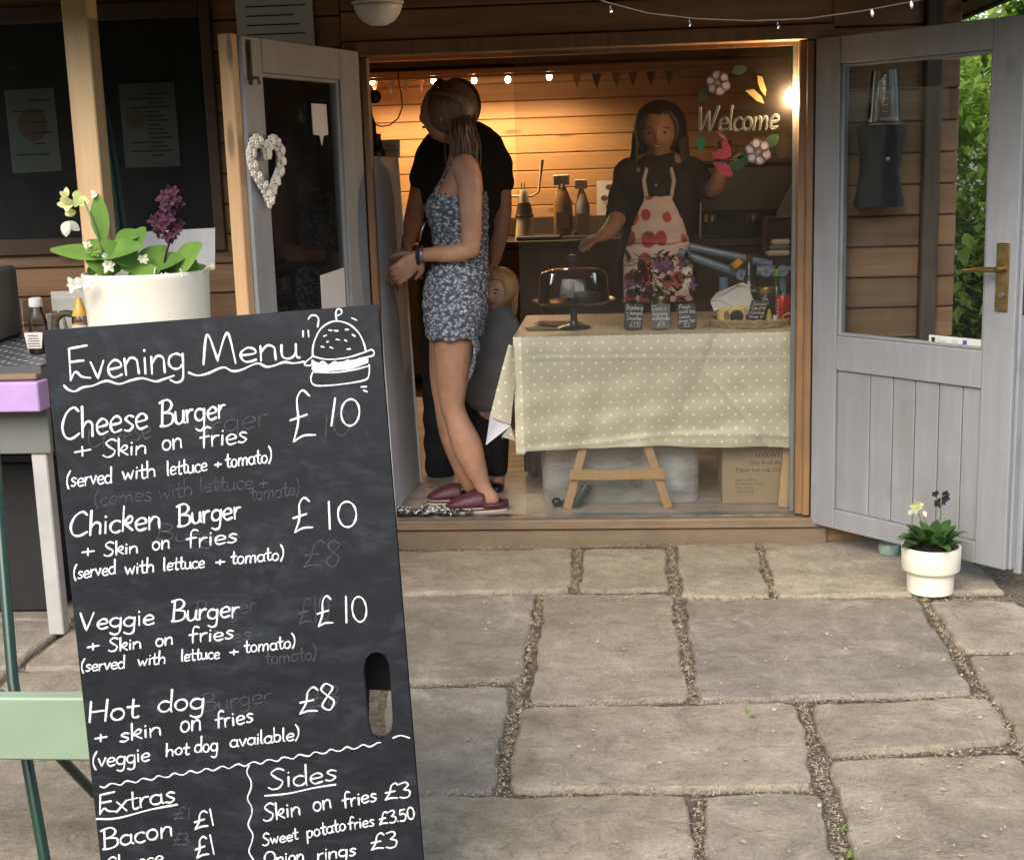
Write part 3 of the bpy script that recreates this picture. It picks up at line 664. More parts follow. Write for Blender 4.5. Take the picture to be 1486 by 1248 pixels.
line('burger_drawing', [pz(Z1,q) for q in (
   [(1045,205),(1048,160),(1072,105),(1105,78),(1140,70),(1185,82),(1222,115),(1242,155),(1250,188)], [(1045,205),(1100,217),(1180,210),(1250,188)],
   [(1045,205),(1018,228),(1016,238),(1032,241),(1055,228)], [(1250,188),(1272,180),(1282,192),(1276,203),(1255,208)],
   [(1046,265),(1038,290),(1046,312),(1075,319),(1160,312),(1245,297),(1262,275),(1263,238)], [(1046,265),(1120,268),(1200,258),(1258,243)],
   [(1028,62),(1040,48),(1060,50),(1068,66),(1064,92)], [(1138,70),(1134,42),(1140,24),(1154,26),(1156,40),(1142,48)], [(1008,108),(1008,130)], [(1028,106),(1030,130)],
   [(1196,58),(1214,66)], [(1232,323),(1252,322)], [(1242,336),(1254,342)],
   [(1088,128),(1098,124)],[(1108,104),(1118,106)],[(1128,106),(1142,108)],[(1172,103),(1182,102)],[(1136,140),(1148,142)],[(1168,142),(1176,147)],[(1198,122),(1208,128)],[(1078,168),(1088,170)],[(1112,170),(1122,174)],[(1178,178),(1190,177)],[(1100,150),(1106,148)])], .0030)
line('drawing_band', [pz(Z1,[(1044,226+i*7),(1090,238+i*5+4),(1140,232+i*6),(1200,224+i*6),(1256,208+i*5)]) for i in range(5)]+[pz(Z1,[(1044,222),(1062,236),(1085,228),(1105,241),(1130,228),(1152,238),(1178,222),(1200,232),(1225,214),(1256,214)])], .0042)
line('menu_line', wz(Z1,'Cheese',78,526,405,484,118)+wz(Z1,'Burger',458,474,705,440,96), .0044)
line('menu_line', wz(Z1,'+',130,598,186,590,78)+wz(Z1,'Skin',236,594,402,580,66)+wz(Z1,'on',464,566,540,556,76)+wz(Z1,'fries',612,556,788,536,78), .0034)
line('menu_line', wz(Z1,'(served',96,708,270,692,62)+wz(Z1,'with',312,682,438,668,62)+wz(Z1,'lettuce',484,664,636,646,58)+wz(Z1,'+',668,634,690,632,38)+wz(Z1,'tomato)',710,634,884,612,58), .0032)
line('price', wz(Z1,'£',962,543,1062,520,190,slant=.02)+wz(Z1,'10',1100,470,1222,474,108,slant=.04), .0036)
line('menu_line', wz(Z1,'Chicken',108,900,456,866,92)+wz(Z1,'Burger',525,860,765,826,84), .0044)
line('menu_line', wz(Z1,'+',158,976,200,972,58)+wz(Z1,'Skin',240,974,370,960,52)+wz(Z1,'on',426,950,492,944,62)+wz(Z1,'fries',560,944,750,920,66), .0034)
line('menu_line', wz(Z1,'(served',124,1062,284,1042,54)+wz(Z1,'with',322,1044,432,1034,56)+wz(Z1,'lettuce',470,1030,626,1018,52)+wz(Z1,'+',672,1010,702,1008,40)+wz(Z1,'tomato)',730,1006,930,986,54), .0032)
line('price', wz(Z1,'£',968,888,1048,870,122,slant=.04)+wz(Z1,'10',1094,870,1216,860,104,slant=.04), .0036)
line('menu_line', wz(Z2,'Veggie',96,236,392,208,76)+wz(Z2,'Burger',464,200,730,178,82), .0040)
line('menu_line', wz(Z2,'+',130,318,172,312,54)+wz(Z2,'Skin',212,318,342,303,52)+wz(Z2,'on',400,298,468,290,60)+wz(Z2,'fries',536,284,708,266,64), .0034)
line('menu_line', wz(Z2,'(served',104,398,276,384,52)+wz(Z2,'with',330,374,438,366,52)+wz(Z2,'lettuce',503,356,655,344,50)+wz(Z2,'+',698,334,728,332,42)+wz(Z2,'tomato)',756,324,956,300,54), .0030)
line('price', wz(Z2,'£',1044,220,1112,206,118,slant=.04)+wz(Z2,'10',1150,206,1248,196,104,slant=.04), .0034)
line('menu_line', wz(Z2,'Hot',130,598,326,582,86)+wz(Z2,'dog',408,562,592,546,84), .0042)
line('menu_line', wz(Z2,'+',160,684,202,678,60)+wz(Z2,'skin',256,680,422,652,66)+wz(Z2,'on',498,640,580,632,82)+wz(Z2,'fries',642,624,788,598,66), .0036)
line('menu_line', wz(Z2,'(veggie',150,782,374,752,64)+wz(Z2,'hot',442,734,532,726,52)+wz(Z2,'dog',556,722,648,712,62)+wz(Z2,'available)',698,700,970,668,56), .0034)
line('price', wz(Z2,'£8',968,570,1118,550,104,slant=.06), .0036)
line('wavy_rule', [wave(*Z2(180,855),*Z2(1300,685),2.2,23), pz(Z2,[(1350,662),(1380,652),(1415,662)]), wave(*Z2(776,770),*Z2(786,1190),3.2,38)], .0028)
line('heading', wz(Z2,'Extras',172,968,476,918,80)+[pz(Z2,[(165,985),(250,982),(380,948),(488,928)])], .0038)
line('heading', wz(Z2,'Sides',850,868,1118,832,80)+[pz(Z2,[(838,893),(930,884),(1030,862),(1120,848)])], .0034)
line('menu_line', wz(Z2,'Bacon',190,1106,466,1054,78), .0040)
line('price', wz(Z2,'£1',552,1032,640,1010,66,slant=.04)+wz(Z2,'£1',560,1146,642,1122,78,slant=.04), .0036)
line('menu_line', wz(Z2,'Skin',830,996,978,968,66)+wz(Z2,'on',1030,956,1102,942,72)+wz(Z2,'fries',1150,942,1282,912,60), .0034)
line('menu_line', wz(Z2,'Sweet',828,1092,968,1066,48)+wz(Z2,'potato',1005,1062,1160,1030,54)+wz(Z2,'fries',1172,1030,1272,1012,50), .0030)
line('menu_line', wz(Z2,'Onion',835,1170,992,1150,50)+wz(Z2,'rings',1046,1152,1198,1130,56)+wz(Z2,'Cheese',200,1206,430,1166,66), .0034)
line('price', wz(Z2,'£3',1312,914,1416,900,62,slant=.04)+wz(Z2,'£3.50',1292,1012,1436,984,48,slant=.04)+wz(Z2,'£3',1256,1112,1362,1098,66,slant=.04), .0032)
line('rubbed_out_writing', wz(Z1,'(comes with',205,785,580,742,64)+wz(Z1,'lettuce +',610,728,870,712,62)+wz(Z1,'tomato)',806,762,992,738,60)+wz(Z1,'Cheese',180,560,420,520,90)+wz(Z1,'urger',590,520,870,470,90)
     +wz(Z1,'10',1080,520,1190,505,90)+wz(Z1,'£8',1000,1020,1145,1010,100)+wz(Z1,'Burger',440,910,760,930,60)+wz(Z2,'Burger',560,190,800,160,70)+wz(Z2,'£10',970,215,1100,190,100)+wz(Z2,'Burger',590,560,860,520,70)+wz(Z2,'fries',620,300,780,270,60)
     +wz(Z2,'£8',1010,545,1130,535,80)+wz(Z2,'£1',470,990,540,985,50)+wz(Z2,'£3',470,1095,530,1090,50)+wz(Z2,'tomato)',840,370,1040,350,60), .0030, 'ghost', .0002)

# ---------------------------------------------------------------- porch post, side table and its load
post = thing('porch_post', 'tall square pale new timber post holding up the porch roof', 'post', (-1.62, 4.16, 0))
MB().box((-1.665, 4.10, .0), (-1.587, 4.185, 2.13)).build('post_shaft', M['newwood'], post, bevel=.004)
MB().box((-1.69, 4.075, -.01), (-1.562, 4.21, .03)).build('post_shoe', M['iron'], post, bevel=.003)
M['lilac'] = plain('lilac_painted_board', (.44, .29, .56), .5, .08, 8, .1)
M['greytop'] = plain('grey_green_panel', (.15, .16, .145), .6, .12, 5, .05)
M['offwhite'] = plain('grey_white_paint', (.40,.40,.39), .5, .1)
st_ = thing('condiment_table', 'grey table with white legs and lilac shelf edge beside the menu board', 'table', (-2.4, 4.5, 0))
def dotcloth(name, base, dot, px_, py_, r, both=None, wr=0):
    t = NT(name); uv = t.new('TexCoord').outputs['UV']; s_ = t.new('SeparateXYZ', Vector=uv)
    def cell(ox, oy):
        a = t.math('SUBTRACT', t.math('FRACT', t.math('ADD', t.math('DIVIDE', s_.outputs[0], px_), ox)), .5)
        c = t.math('SUBTRACT', t.math('FRACT', t.math('ADD', t.math('DIVIDE', s_.outputs[1], py_), oy)), .5)
        a = t.math('MULTIPLY', a, px_); c = t.math('MULTIPLY', c, py_)
        d = t.math('SQRT', t.math('ADD', t.math('MULTIPLY', a, a), t.math('MULTIPLY', c, c)))
        return t.math('LESS_THAN', d, r)
    f = t.math('MAXIMUM', cell(0, 0), cell(.5, .5)); n = t.noise(t.pos(), 7, 5, .6)
    bc = t.ramp(n, [(.3, sc3(base, .92)), (.7, sc3(base, 1.06))]); c = t.mix(f, bc, dot)
    if both:
        g = t.new('NewGeometry').outputs['Backfacing']; c = t.mix(g, c, both)
    t.col(c); t.rough(.42 if wr else .7); t.bump(t.noise(t.pos((1, 1, 1)), 16, 4, .6, .6), .25 if wr else .1, .006); return t.m
M['greydots'] = dotcloth('grey_spotted_oilcloth', (.085, .09, .10), (.55, .55, .53), .072, .072, .008, wr=1)
MB().box((-3.3, 4.02, .815), (-1.80, 4.9, .868)).build('table_top', M['greytop'], st_, bevel=.004)
b = MB(); b.grid(lambda u, v: (-3.3+u*1.505, 4.012+v*.88, .872), 2, 2, lambda u, v: (u*1.5, v*.88))
b.grid(lambda u, v: (-3.3+u*1.505, 4.010, .872-v*.03), 2, 1, lambda u, v: (u*1.5, 1-v*.03)); b.build('oilcloth', M['greydots'], st_)
MB().box((-3.3, 3.96, .845-.01), (-1.79, 4.005, .853)).build('wooden_edge', M['sill'], st_, bevel=.004)
MB().box((-3.3, 3.93, .742), (-1.775, 4.01, .832)).build('lilac_shelf', M['lilac'], st_, bevel=.004)
MB().box((-3.3, 4.015, .595), (-1.79, 4.04, .741)).build('apron', M['greytop'], st_, bevel=.003)
for x, y in ((-1.835, 4.045), (-1.835, 4.84), (-3.25, 4.045), (-3.25, 4.84)): MB().box((x-.025, y-.022, 0), (x+.025, y+.028, .594 if y < 4.1 else .814)).build('leg', M['offwhite'], st_, bevel=.004)
cb = thing('dark_filler', 'black box added for the dark space under the condiment table', 'filler', (-2.4, 4.5, 0))
MB().box((-2.9, 4.25, .0), (-1.93, 4.8, .52)).build('filler_body', M['blackm'], cb, bevel=.01); MB().box((-2.92, 4.23, .521), (-1.91, 4.82, .55)).build('filler_lid', M['black'], cb, bevel=.006)  # added black box imitating the deep shade under the table
# ketchup bottle
M['sauce'] = plain('red_sauce', (.10, .008, .006), .25, .2); M['yellow'] = plain('mustard_yellow', (.62, .36, .05), .4, .1); M['label'] = plain('printed_label', (.55, .53, .5), .6, .1)
def P3(px, py, y): return P(px, py, y)
kb = thing('sauce_bottle', 'clear sauce bottle with white cap and label, dark red sauce left in it', 'bottle', (-1.92, 4.30, .873))
c = (-1.92, 4.30, .873)
MB().lathe([(.030,0),(.033,.006),(.033,.055),(.027,.075)], c, 20).build('sauce', M['sauce'], kb, smooth=50)
MB().lathe([(.031,.0),(.035,.004),(.035,.058),(.029,.085),(.031,.10),(.02,.135),(.016,.155)], c, 20).build('bottle_glass', M['clear'], kb, smooth=50)
MB().lathe([(.021,.152),(.023,.156),(.022,.178),(.015,.182)], c, 20).build('cap', M['white'], kb, smooth=40)
lb = MB(); lb.add([(-1.945,4.262,.893),(-1.898,4.262,.893),(-1.890,4.262,.945),(-1.953,4.262,.945),(-1.945,4.2635,.893),(-1.898,4.2635,.893),(-1.890,4.2635,.945),(-1.953,4.2635,.945)], [(0,1,2,3),(7,6,5,4),(0,4,5,1),(1,5,6,2),(2,6,7,3),(3,7,4,0)]); lb.build('paper_label', M['label'], kb)
tx = MB(); [tx.box((-1.944+hr.uniform(0,.004), 4.2612, .899+i*.0085), (-1.899-hr.uniform(0,.01), 4.2618, .9015+i*.0085)) for i in range(5)]; tx.build('printed_text', M['ink'], kb)
mu = thing('mustard_bottle', 'squeezy bottle with pointed yellow cap beside the wooden post', 'bottle', (-1.80, 4.36, .873)); c = (-1.80, 4.36, .873)
MB().lathe([(.026,0),(.028,.004),(.028,.10),(.024,.112)], c, 18).build('bottle_body', M['clear'], mu, smooth=40); MB().lathe([(.024,.0),(.025,.09)], c, 18).build('mustard', M['yellow'], mu, smooth=40)
MB().lathe([(.025,.1125),(.026,.118),(.016,.14),(.007,.17),(.005,.172)], c, 18).build('cap', M['yellow'], mu, smooth=40); MB().lathe([(.0286,.03),(.0286,.085)], c, 18).build('paper_label', M['label'], mu, smooth=40)
# glass fronted condiment box behind
cx_ = thing('condiment_box', 'low brown box with clear front holding cutlery and sachets', 'box', (-1.93, 4.6, .873))
MB().box((-2.06, 4.5, .873), (-1.70, 4.75, .892)).build('box_base', M['sill'], cx_, bevel=.003); MB().box((-2.06, 4.498, .893), (-1.70, 4.502, 1.03)).build('clear_front', M['clear'], cx_)
MB().box((-2.06, 4.742, .893), (-1.70, 4.75, 1.035)).build('back_panel', M['label'], cx_, bevel=.002)
for i in range(9):
    x = -2.03+i*.037; b = MB(); b.beam((x, 4.62, .893), (x+hr.uniform(-.02,.02), 4.60, .96+hr.uniform(0,.03)), .018, .004); b.build('sachet', (M['white'], M['sill'], M['label'])[i % 3], cx_)
b = MB(); b.tube([Vector((-1.93+.045*math.cos(a), 4.56, .93+.045*math.sin(a))) for a in [k*math.pi/8 for k in range(9)]], .012, 8); b.build('handle', M['sill'], cx_, smooth=60)
gb = thing('grey_tub', 'grey plastic tub with blue lidded pot on spotted cloth at the left edge', 'tub', (-2.16, 4.2, .873)); c = (-2.10, 4.2, .873)
MB().lathe([(.036,0),(.040,.004),(.042,.05),(.044,.056)], (-2.085, 4.15, .873), 18).build('pot', M['white'], gb, smooth=40); MB().lathe([(.045,.0565),(.046,.062),(.044,.072),(.001,.074)], (-2.085, 4.15, .873), 18).build('pot_lid', plain('blue_lid', (.07,.10,.25), .5), gb, smooth=40)
MB().box((-2.45, 4.45, .873), (-2.20, 4.8, 1.13)).build('tub_body', M['greytop'], gb, bevel=.012)

# ---------------------------------------------------------------- dark closed parasol, card holder behind the planter
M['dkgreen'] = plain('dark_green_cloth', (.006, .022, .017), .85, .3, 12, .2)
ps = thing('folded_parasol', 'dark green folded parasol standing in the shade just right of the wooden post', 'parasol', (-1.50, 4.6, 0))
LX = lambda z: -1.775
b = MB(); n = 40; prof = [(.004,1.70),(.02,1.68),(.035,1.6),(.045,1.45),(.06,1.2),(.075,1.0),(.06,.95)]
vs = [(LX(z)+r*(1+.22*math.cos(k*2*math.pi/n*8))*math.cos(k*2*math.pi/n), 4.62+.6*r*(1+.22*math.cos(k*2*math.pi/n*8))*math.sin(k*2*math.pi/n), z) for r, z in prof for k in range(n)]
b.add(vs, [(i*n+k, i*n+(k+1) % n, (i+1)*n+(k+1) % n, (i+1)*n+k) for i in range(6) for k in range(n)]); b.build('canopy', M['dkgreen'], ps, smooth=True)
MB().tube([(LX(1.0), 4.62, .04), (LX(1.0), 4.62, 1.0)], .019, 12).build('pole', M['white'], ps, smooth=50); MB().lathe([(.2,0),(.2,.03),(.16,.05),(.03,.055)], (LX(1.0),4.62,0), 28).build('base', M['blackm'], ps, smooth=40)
pp_ = thing('paper_stack', 'pale grey card sign standing behind the dark purple flowers', 'sign', P(250, 395, 4.35))
q = [P(200,337,4.4), P(312,331,4.35), P(312,392,4.35), P(200,396,4.4)]; MB().prism(q, (0,.006,0)).build('card', plain('pale_card', (.33,.34,.36), .6), pp_)
for i, x in enumerate((206, 302)): b = MB(); b.beam(P(x,394,4.385), Vector((P(x,394,4.385).x, 4.385, 0)), .016, .016); b.build('leg', M['greytop'], pp_)

# ---------------------------------------------------------------- cream planter in front of the post, on its stand
POTC = Vector((-1.185, 3.30, 0))
ztop = 1.205
sd_ = thing('plant_stand', 'wooden plant stand behind the menu board carrying the cream planter', 'stand', (POTC.x, POTC.y, 0))
MB().lathe([(.17,.90),(.175,.905),(.175,.925),(.17,.93)], (POTC.x, POTC.y, 0), 32).build('stand_top', M['trestle'], sd_, smooth=40)
for a in (45, 135, 225, 315): MB().beam((POTC.x+.19*math.cos(rad(a)), POTC.y+.19*math.sin(rad(a)), 0), (POTC.x+.12*math.cos(rad(a)), POTC.y+.12*math.sin(rad(a)), .9), .032, .032).build('leg', M['trestle'], sd_, bevel=.003)
pl_ = thing('cream_planter', 'large round cream planter with yellow and purple salvia behind the menu board', 'planter', (POTC.x, POTC.y, .93))
MB().lathe([(.135,.93),(.142,.935),(.153,1.19),(.1545,1.199),(.153,1.204),(.148,1.204),(.145,1.196),(.143,1.165),(.001,1.163)], (POTC.x, POTC.y, 0), 56).build('pot', M['cream'], pl_, smooth=50)
MB().lathe([(.1435,1.172),(.001,1.18)], (POTC.x, POTC.y, 0), 24).build('compost', M['soil_pot'], pl_)
M['leafA'] = leafmat('salvia_leaf', (.10, .22, .035), (.20, .34, .07)); M['leafB'] = leafmat('small_plant_leaf', (.035, .085, .02), (.07, .15, .04), .2)
M['petalY'] = leafmat('pale_yellow_petal', (.62, .66, .25), (.75, .76, .42), .4); M['petalW'] = leafmat('white_petal', (.74, .74, .64), (.8, .8, .7), .35)
M['petalP'] = leafmat('wine_petal', (.032, .007, .018), (.08, .018, .045), .25); M['petalK'] = leafmat('black_petal', (.018, .008, .022), (.035, .015, .04), .15)
M['stemG'] = plain('green_stem', (.10, .17, .05), .5, .2)
def bent(px, py, y, tx, ty, l, w_, par, m='leafA', curl=.25, dy=0, nm='leaf'):
    a, c = P(px, py, y), P(tx, ty, y+dy); mb = MB(); d = c-a; leaf(mb, a, d, d.length*1.03, w_, Vector((0, -.75, .66)), curl, .22, 8)
    o = mb.build(nm, M[m], par, smooth=True, fixn=False); return o
Y = 3.26
for (x0,y0,x1,y1,w_,dy,cu) in ((175,368,80,372,.050,-.02,-.15),(190,385,122,340,.05,.05,.2),(150,352,141,284,.047,.0,.05),(185,370,205,326,.048,.04,.2),(170,352,203,330,.05,.05,.2),(140,372,196,352,.06,-.06,.15),
      (195,388,150,350,.05,-.04,.1),(215,392,255,366,.052,-.03,.3),(200,392,236,352,.06,.05,.2),(255,398,284,354,.075,-.04,.15),(262,398,236,372,.05,.06,.3),(230,400,196,376,.05,.08,.3),(225,398,262,360,.055,.08,.3),
      (160,396,130,372,.05,-.03,.3),(150,402,176,372,.055,.02,.3),(285,396,262,372,.045,.0,.3),(185,402,215,384,.05,-.06,.3),(130,400,152,380,.045,.05,.3),(270,400,296,378,.04,.06,.2),(205,395,170,362,.06,.0,.2)):
    bent(x0, y0, Y, x1, y1, 0, w_, pl_, curl=cu, dy=dy)
for pts, m in (([(150,404),(152,375),(142,345),(133,318),(122,292)], 'stemG'), ([(236,404),(240,372),(248,345),(244,318),(246,290)], 'petalP'), ([(165,402),(158,390),(150,380),(140,365)], 'stemG')):
    MB().tube([P(x, y, Y-.01) for x, y in pts], .0028, 8).build('stem', M[m], pl_, smooth=True)
def floret(par, p, r, m, n=5, dirv=None, seed=0, nm='flower'):
    q = random.Random(seed); mb = MB()
    for k in range(n):
        a = 2*math.pi*k/n+q.uniform(-.3,.3); d = Vector((math.cos(a), -.6+q.uniform(-.3,.3), math.sin(a)*.9)) if dirv is None else Vector(dirv)+Vector((q.uniform(-.5,.5), q.uniform(-.5,.5), q.uniform(-.5,.5)))
        leaf(mb, p, d, r*q.uniform(.8,1.2), r*.75, Vector((0,-1,.3)) if abs(d.normalized().y) < .9 else Vector((0,0,1)), .3, .3, 4)
    return mb.build(nm, M[m], par, smooth=True, fixn=False)
for i, (x, y, r, m) in enumerate(((98,286,.020,'petalY'),(118,285,.030,'petalY'),(104,298,.030,'petalY'),(110,308,.024,'petalY'),(140,282,.016,'petalW'),(98,322,.03,'petalW'),(128,290,.024,'petalY'))):
    floret(pl_, P(x, y, Y), r, m, 4, ((.3,-.2,-.9) if m == 'petalW' and y > 300 else (-.5,-.5,.3) if x < 105 else (-.6,-.5,-.1)), i)
for i in range(46):
    t = i/46; x = 246+(1-t)*-4+hr.uniform(-19,19)*(.55+.6*math.sin(math.pi*min(1,t*1.1))); y = 345-t*68+hr.uniform(-3,3)
    floret(pl_, P(x, y, Y+hr.uniform(-.03,.03)), .015, 'petalP', 4, None, 40+i)
for i, (x, y, r) in enumerate(((108,414,.020),(122,412,.02),(136,364,.018),(158,385,.018),(128,356,.013),(155,372,.013),(208,376,.014))): floret(pl_, P(x, y, Y-.13 if y > 405 else Y-.03), r, 'petalW' if i != 2 else 'leafA', 6, None, 90+i)
for x0,y0,x1,y1 in ((224,404,226,388),(266,402,262,390)): MB().beam(P(x0,y0,Y-.05), P(x1,y1,Y-.05), .010, .002).build('plant_tag', M['white'], pl_)
b = MB(); b.tube([P(294,396,3.28), P(300,391,3.28), P(306,386,3.28)], .003, 8); b.ball(P(308,388,3.28), .008); b.build('tendril', M['petalW'], pl_, smooth=True)

# ---------------------------------------------------------------- green folding chair at the left edge
M['sage'] = plain('sage_green_paint', (.27, .36, .25), .45, .06, 6, .05); M['bottle'] = plain('dark_green_enamel', (.012, .04, .028), .3, .2)
ch = thing('folding_chair', 'sage green folding garden chair with dark green metal legs behind the menu board', 'chair', (-1.35, 2.7, 0))
q0 = P(0, 1030, 2.42); zc = q0.z
MB().box((-1.62, 2.42, .315), (-1.02, 2.458, .445)).build('seat_rail', M['sage'], ch, bevel=.004)
for s_x in (-1.30, -1.60):
    MB().tube([(s_x+.09, 2.50, .012), (s_x+.0, 2.62, .40), (s_x-.10, 2.85, .86)], .012, 10).build('leg', M['bottle'], ch, smooth=60)
    MB().tube([(s_x+.03, 2.90, .012), (s_x+.005, 2.55, .40)], .012, 10).build('leg', M['bottle'], ch, smooth=60)
# ---------------------------------------------------------------- small pot by the right door, door stop, wreath
c = Vector((.988, 4.44, .0))
sp = thing('cream_pot', 'small stepped cream pot with violet and pale yellow flowers against the right door', 'flower pot', c)
MB().lathe([(.070,.0),(.075,.004),(.0765,.07),(.079,.072),(.092,.078),(.0945,.084),(.0955,.152),(.094,.158),(.088,.159),(.084,.152),(.083,.135),(.001,.134)], c, 44).build('pot', M['cream'], sp, smooth=45)
MB().lathe([(.083,.140),(.03,.146),(.001,.15)], c, 20).build('compost', M['soil_pot'], sp, smooth=True)
r2 = random.Random(5); bb = c+Vector((0,0,.145))
for k in range(46):
    a = r2.uniform(0, 6.28); e = r2.uniform(.3, 2.6); d = Vector((math.cos(a), math.sin(a)*.8, e)); mb = MB(); l = r2.uniform(.042, .075)
    st = bb+Vector((math.cos(a), math.sin(a), 0))*r2.uniform(.0, .04); leaf(mb, st+d.normalized()*r2.uniform(0,.055), d, l, r2.uniform(.032,.050), curl=r2.uniform(.1,.6), fold=.3, seg=5); mb.build('leaf', M['leafB'], sp, smooth=True, fixn=False)
for a_, c_ in (((1360,782),(1366,716)),((1344,782),(1330,738)),((1352,782),(1338,746))): MB().tube([P(*a_, 4.43), P((a_[0]+c_[0])/2+2, (a_[1]+c_[1])/2, 4.42), P(*c_, 4.41)], .0018, 6).build('stem', M['stemG'], sp, smooth=True)
for i in range(9): floret(sp, P(1366+r2.uniform(-10,9), 728+r2.uniform(-7,7) if i > 1 else 716, 4.42), .013, 'petalK', 5, None, i)
for i, (x, y) in enumerate(((1330,737),(1327,733),(1334,732),(1340,742),(1324,741))): floret(sp, P(x, y, 4.39), .017, 'petalY' if i < 3 else 'petalW', 4, ((.6,-.3,-.7) if i == 3 else (-.5,-.3,-.5) if i == 4 else None), i+20)
ds = thing('door_stop', 'mint green glass block wedged under the right door', 'door stop', onz(1291, 806))
MB().lathe([(.030,0),(.036,.006),(.037,.03),(.032,.04),(.001,.042)], onz(1291, 806)+Vector((0,.02,0)), 24).build('glass_block', plain('mint_glass', (.30,.42,.33), .2, .1, 10, .05), ds, smooth=50)

wr = thing('heart_wreath', 'white flower heart wreath hanging on the left door stile', 'wreath', WL(.725, .02, 1.44))
src = MB()
for k in range(6):
    a = k*math.pi/3; src.ball((.0085*math.cos(a), -.002, .0085*math.sin(a)), .0065, 7, 5, (1,.6,1))
src.ball((0,-.005,0), .005, 6, 4); n_ = WL(0,1,0)-WL(0,0,0); u_ = WL(1,0,0)-WL(0,0,0); src = src
fo = None; rotz = math.atan2(u_.y, u_.x)+math.pi
for ring, kk in ((1.0, 40), (.80, 34), (.9, 22)):
    for i in range(kk):
        t = 2*math.pi*i/kk+ring; hx = 16*math.sin(t)**3/17; hz = (13*math.cos(t)-5*math.cos(2*t)-2*math.cos(3*t)-math.cos(4*t))/17
        p = WL(.727+hx*.108*ring, .018+(.012 if ring == .9 else 0), 1.452+hz*.122*ring)
        if fo is None:
            fo = MB(); fo.v = src.v; fo.f = src.f; me_o = fo.build('flower', plain('cream_paper_flower', (.80,.76,.66), .8, .06), None, smooth=True); me_o.parent = wr; me_o.location = p-wloc(wr); fo = me_o; fo.rotation_euler = (0,0,rotz)
        else: piece(fo, wr, p, (r2.uniform(-.3,.3), r2.uniform(0,6), rotz), (1,1,1))
M['wreath'] = plain('cream_wreath_frame', (.55,.53,.46), .8)
hp = [WL(.727+16*math.sin(t)**3/17*.098, .010, 1.452+(13*math.cos(t)-5*math.cos(2*t)-2*math.cos(3*t)-math.cos(4*t))/17*.110) for t in [k*2*math.pi/60 for k in range(60)]]
MB().tube(hp, .008, 8, closed=True).build('wreath_ring', M['wreath'], wr, smooth=True)

# things seen through the left door glass, posters on the left wall
def poster(name, label, cat, x0, z0, x1, z1, y, m, lines, m2='ink', pic=None, tilt=.0):
    t_ = thing(name, label, cat, ((x0+x1)/2, y, z0)); sh = tilt
    q = [(x0, y, z0), (x1, y, z0+sh), (x1-sh*.6, y, z1+sh), (x0-sh*.6, y, z1)]; MB().prism([Vector(v) for v in q], (0,.003,0)).build('sheet', m, t_)
    tb = MB(); w_ = x1-x0; h_ = z1-z0
    for i in range(lines):
        za = z1-h_*(.14+.78*i/lines); xa = x0+w_*(.12 if not pic or i % 2 else .48); xb = x1-w_*(.1+.22*((i*37) % 10)/10); 
        if pic and h_*(.3) < z1-za < h_*.62: xa = x0+w_*.45
        tb.box((xa, y-.0012, za), (xb, y-.0004, za+h_*.018))
    tb.build('printed_text', M[m2], t_)
    if pic: 
        pb = MB(); pb.ball((x0+w_*pic[0], y-.0006, z1-h_*pic[1]), w_*pic[2], 14, 8, (1, .01, 1.1)); pb.build('printed_picture', pic[3], t_)
    return t_
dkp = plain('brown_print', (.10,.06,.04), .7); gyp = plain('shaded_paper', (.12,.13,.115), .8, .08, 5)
wn = thing('porch_window', 'dark porch window left of the wooden post with notices behind the glass', 'window', (-2.1, WALL, .95))
wf = MB()
for lo, hi in (((-2.75, WALL-.03, 1.15), (-2.69, WALL-.001, 2.05)), ((-1.53, WALL-.03, 1.15), (-1.49, WALL-.001, 2.05)), ((-2.69, WALL-.03, 1.15), (-1.53, WALL-.001, 1.21)), ((-2.69, WALL-.03, 1.99), (-1.53, WALL-.001, 2.05))):
    MB().box(lo, hi).build('window_frame', M['cladding_dark'], wn, bevel=.003)
MB().box((-2.69, WALL-.018, 1.21), (-1.53, WALL-.014, 1.99)).build('pane', M['glass'], wn)
MB().box((-2.69, WALL-.006, 1.21), (-1.53, WALL-.0015, 1.99)).build('dark_backing', M['blackm'], wn)  # black sheet stands in for the unlit room behind the pane
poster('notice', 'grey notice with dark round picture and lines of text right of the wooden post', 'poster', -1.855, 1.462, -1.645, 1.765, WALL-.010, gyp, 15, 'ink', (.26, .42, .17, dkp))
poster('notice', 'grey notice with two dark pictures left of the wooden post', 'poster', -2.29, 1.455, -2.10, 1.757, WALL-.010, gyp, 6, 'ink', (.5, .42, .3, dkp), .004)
poster('notice', 'cream notice with four dark text lines above the left door', 'poster', -1.395, 1.80, -1.112, 2.05, WALL-.012, M['paper'], 6, 'ink', None, .004)
gf = thing('framed_certificate', 'green framed certificate on the wall behind the left door glass', 'frame', (-1.23, 5.03, 1.47))
MB().prism([Vector(v) for v in ((-1.305,WALL-.01,1.475),(-1.155,WALL-.01,1.475),(-1.155,WALL-.01,1.78),(-1.305,WALL-.01,1.78))], (0,-.016,0)).build('frame', plain('olive_frame', (.13,.14,.05), .5), gf, bevel=.003)
MB().box((-1.29, WALL-.0285, 1.49), (-1.17, WALL-.0265, 1.765)).build('picture', plain('yellow_green_print', (.20,.19,.07), .4), gf); MB().box((-1.27, WALL-.031, 1.615), (-1.19, WALL-.0288, 1.645)).build('caption', M['label'], gf)
tgm = thing('plastic_tag', 'small white plastic tag hanging on the left door glass', 'tag', WL(.31,-.012,1.53))
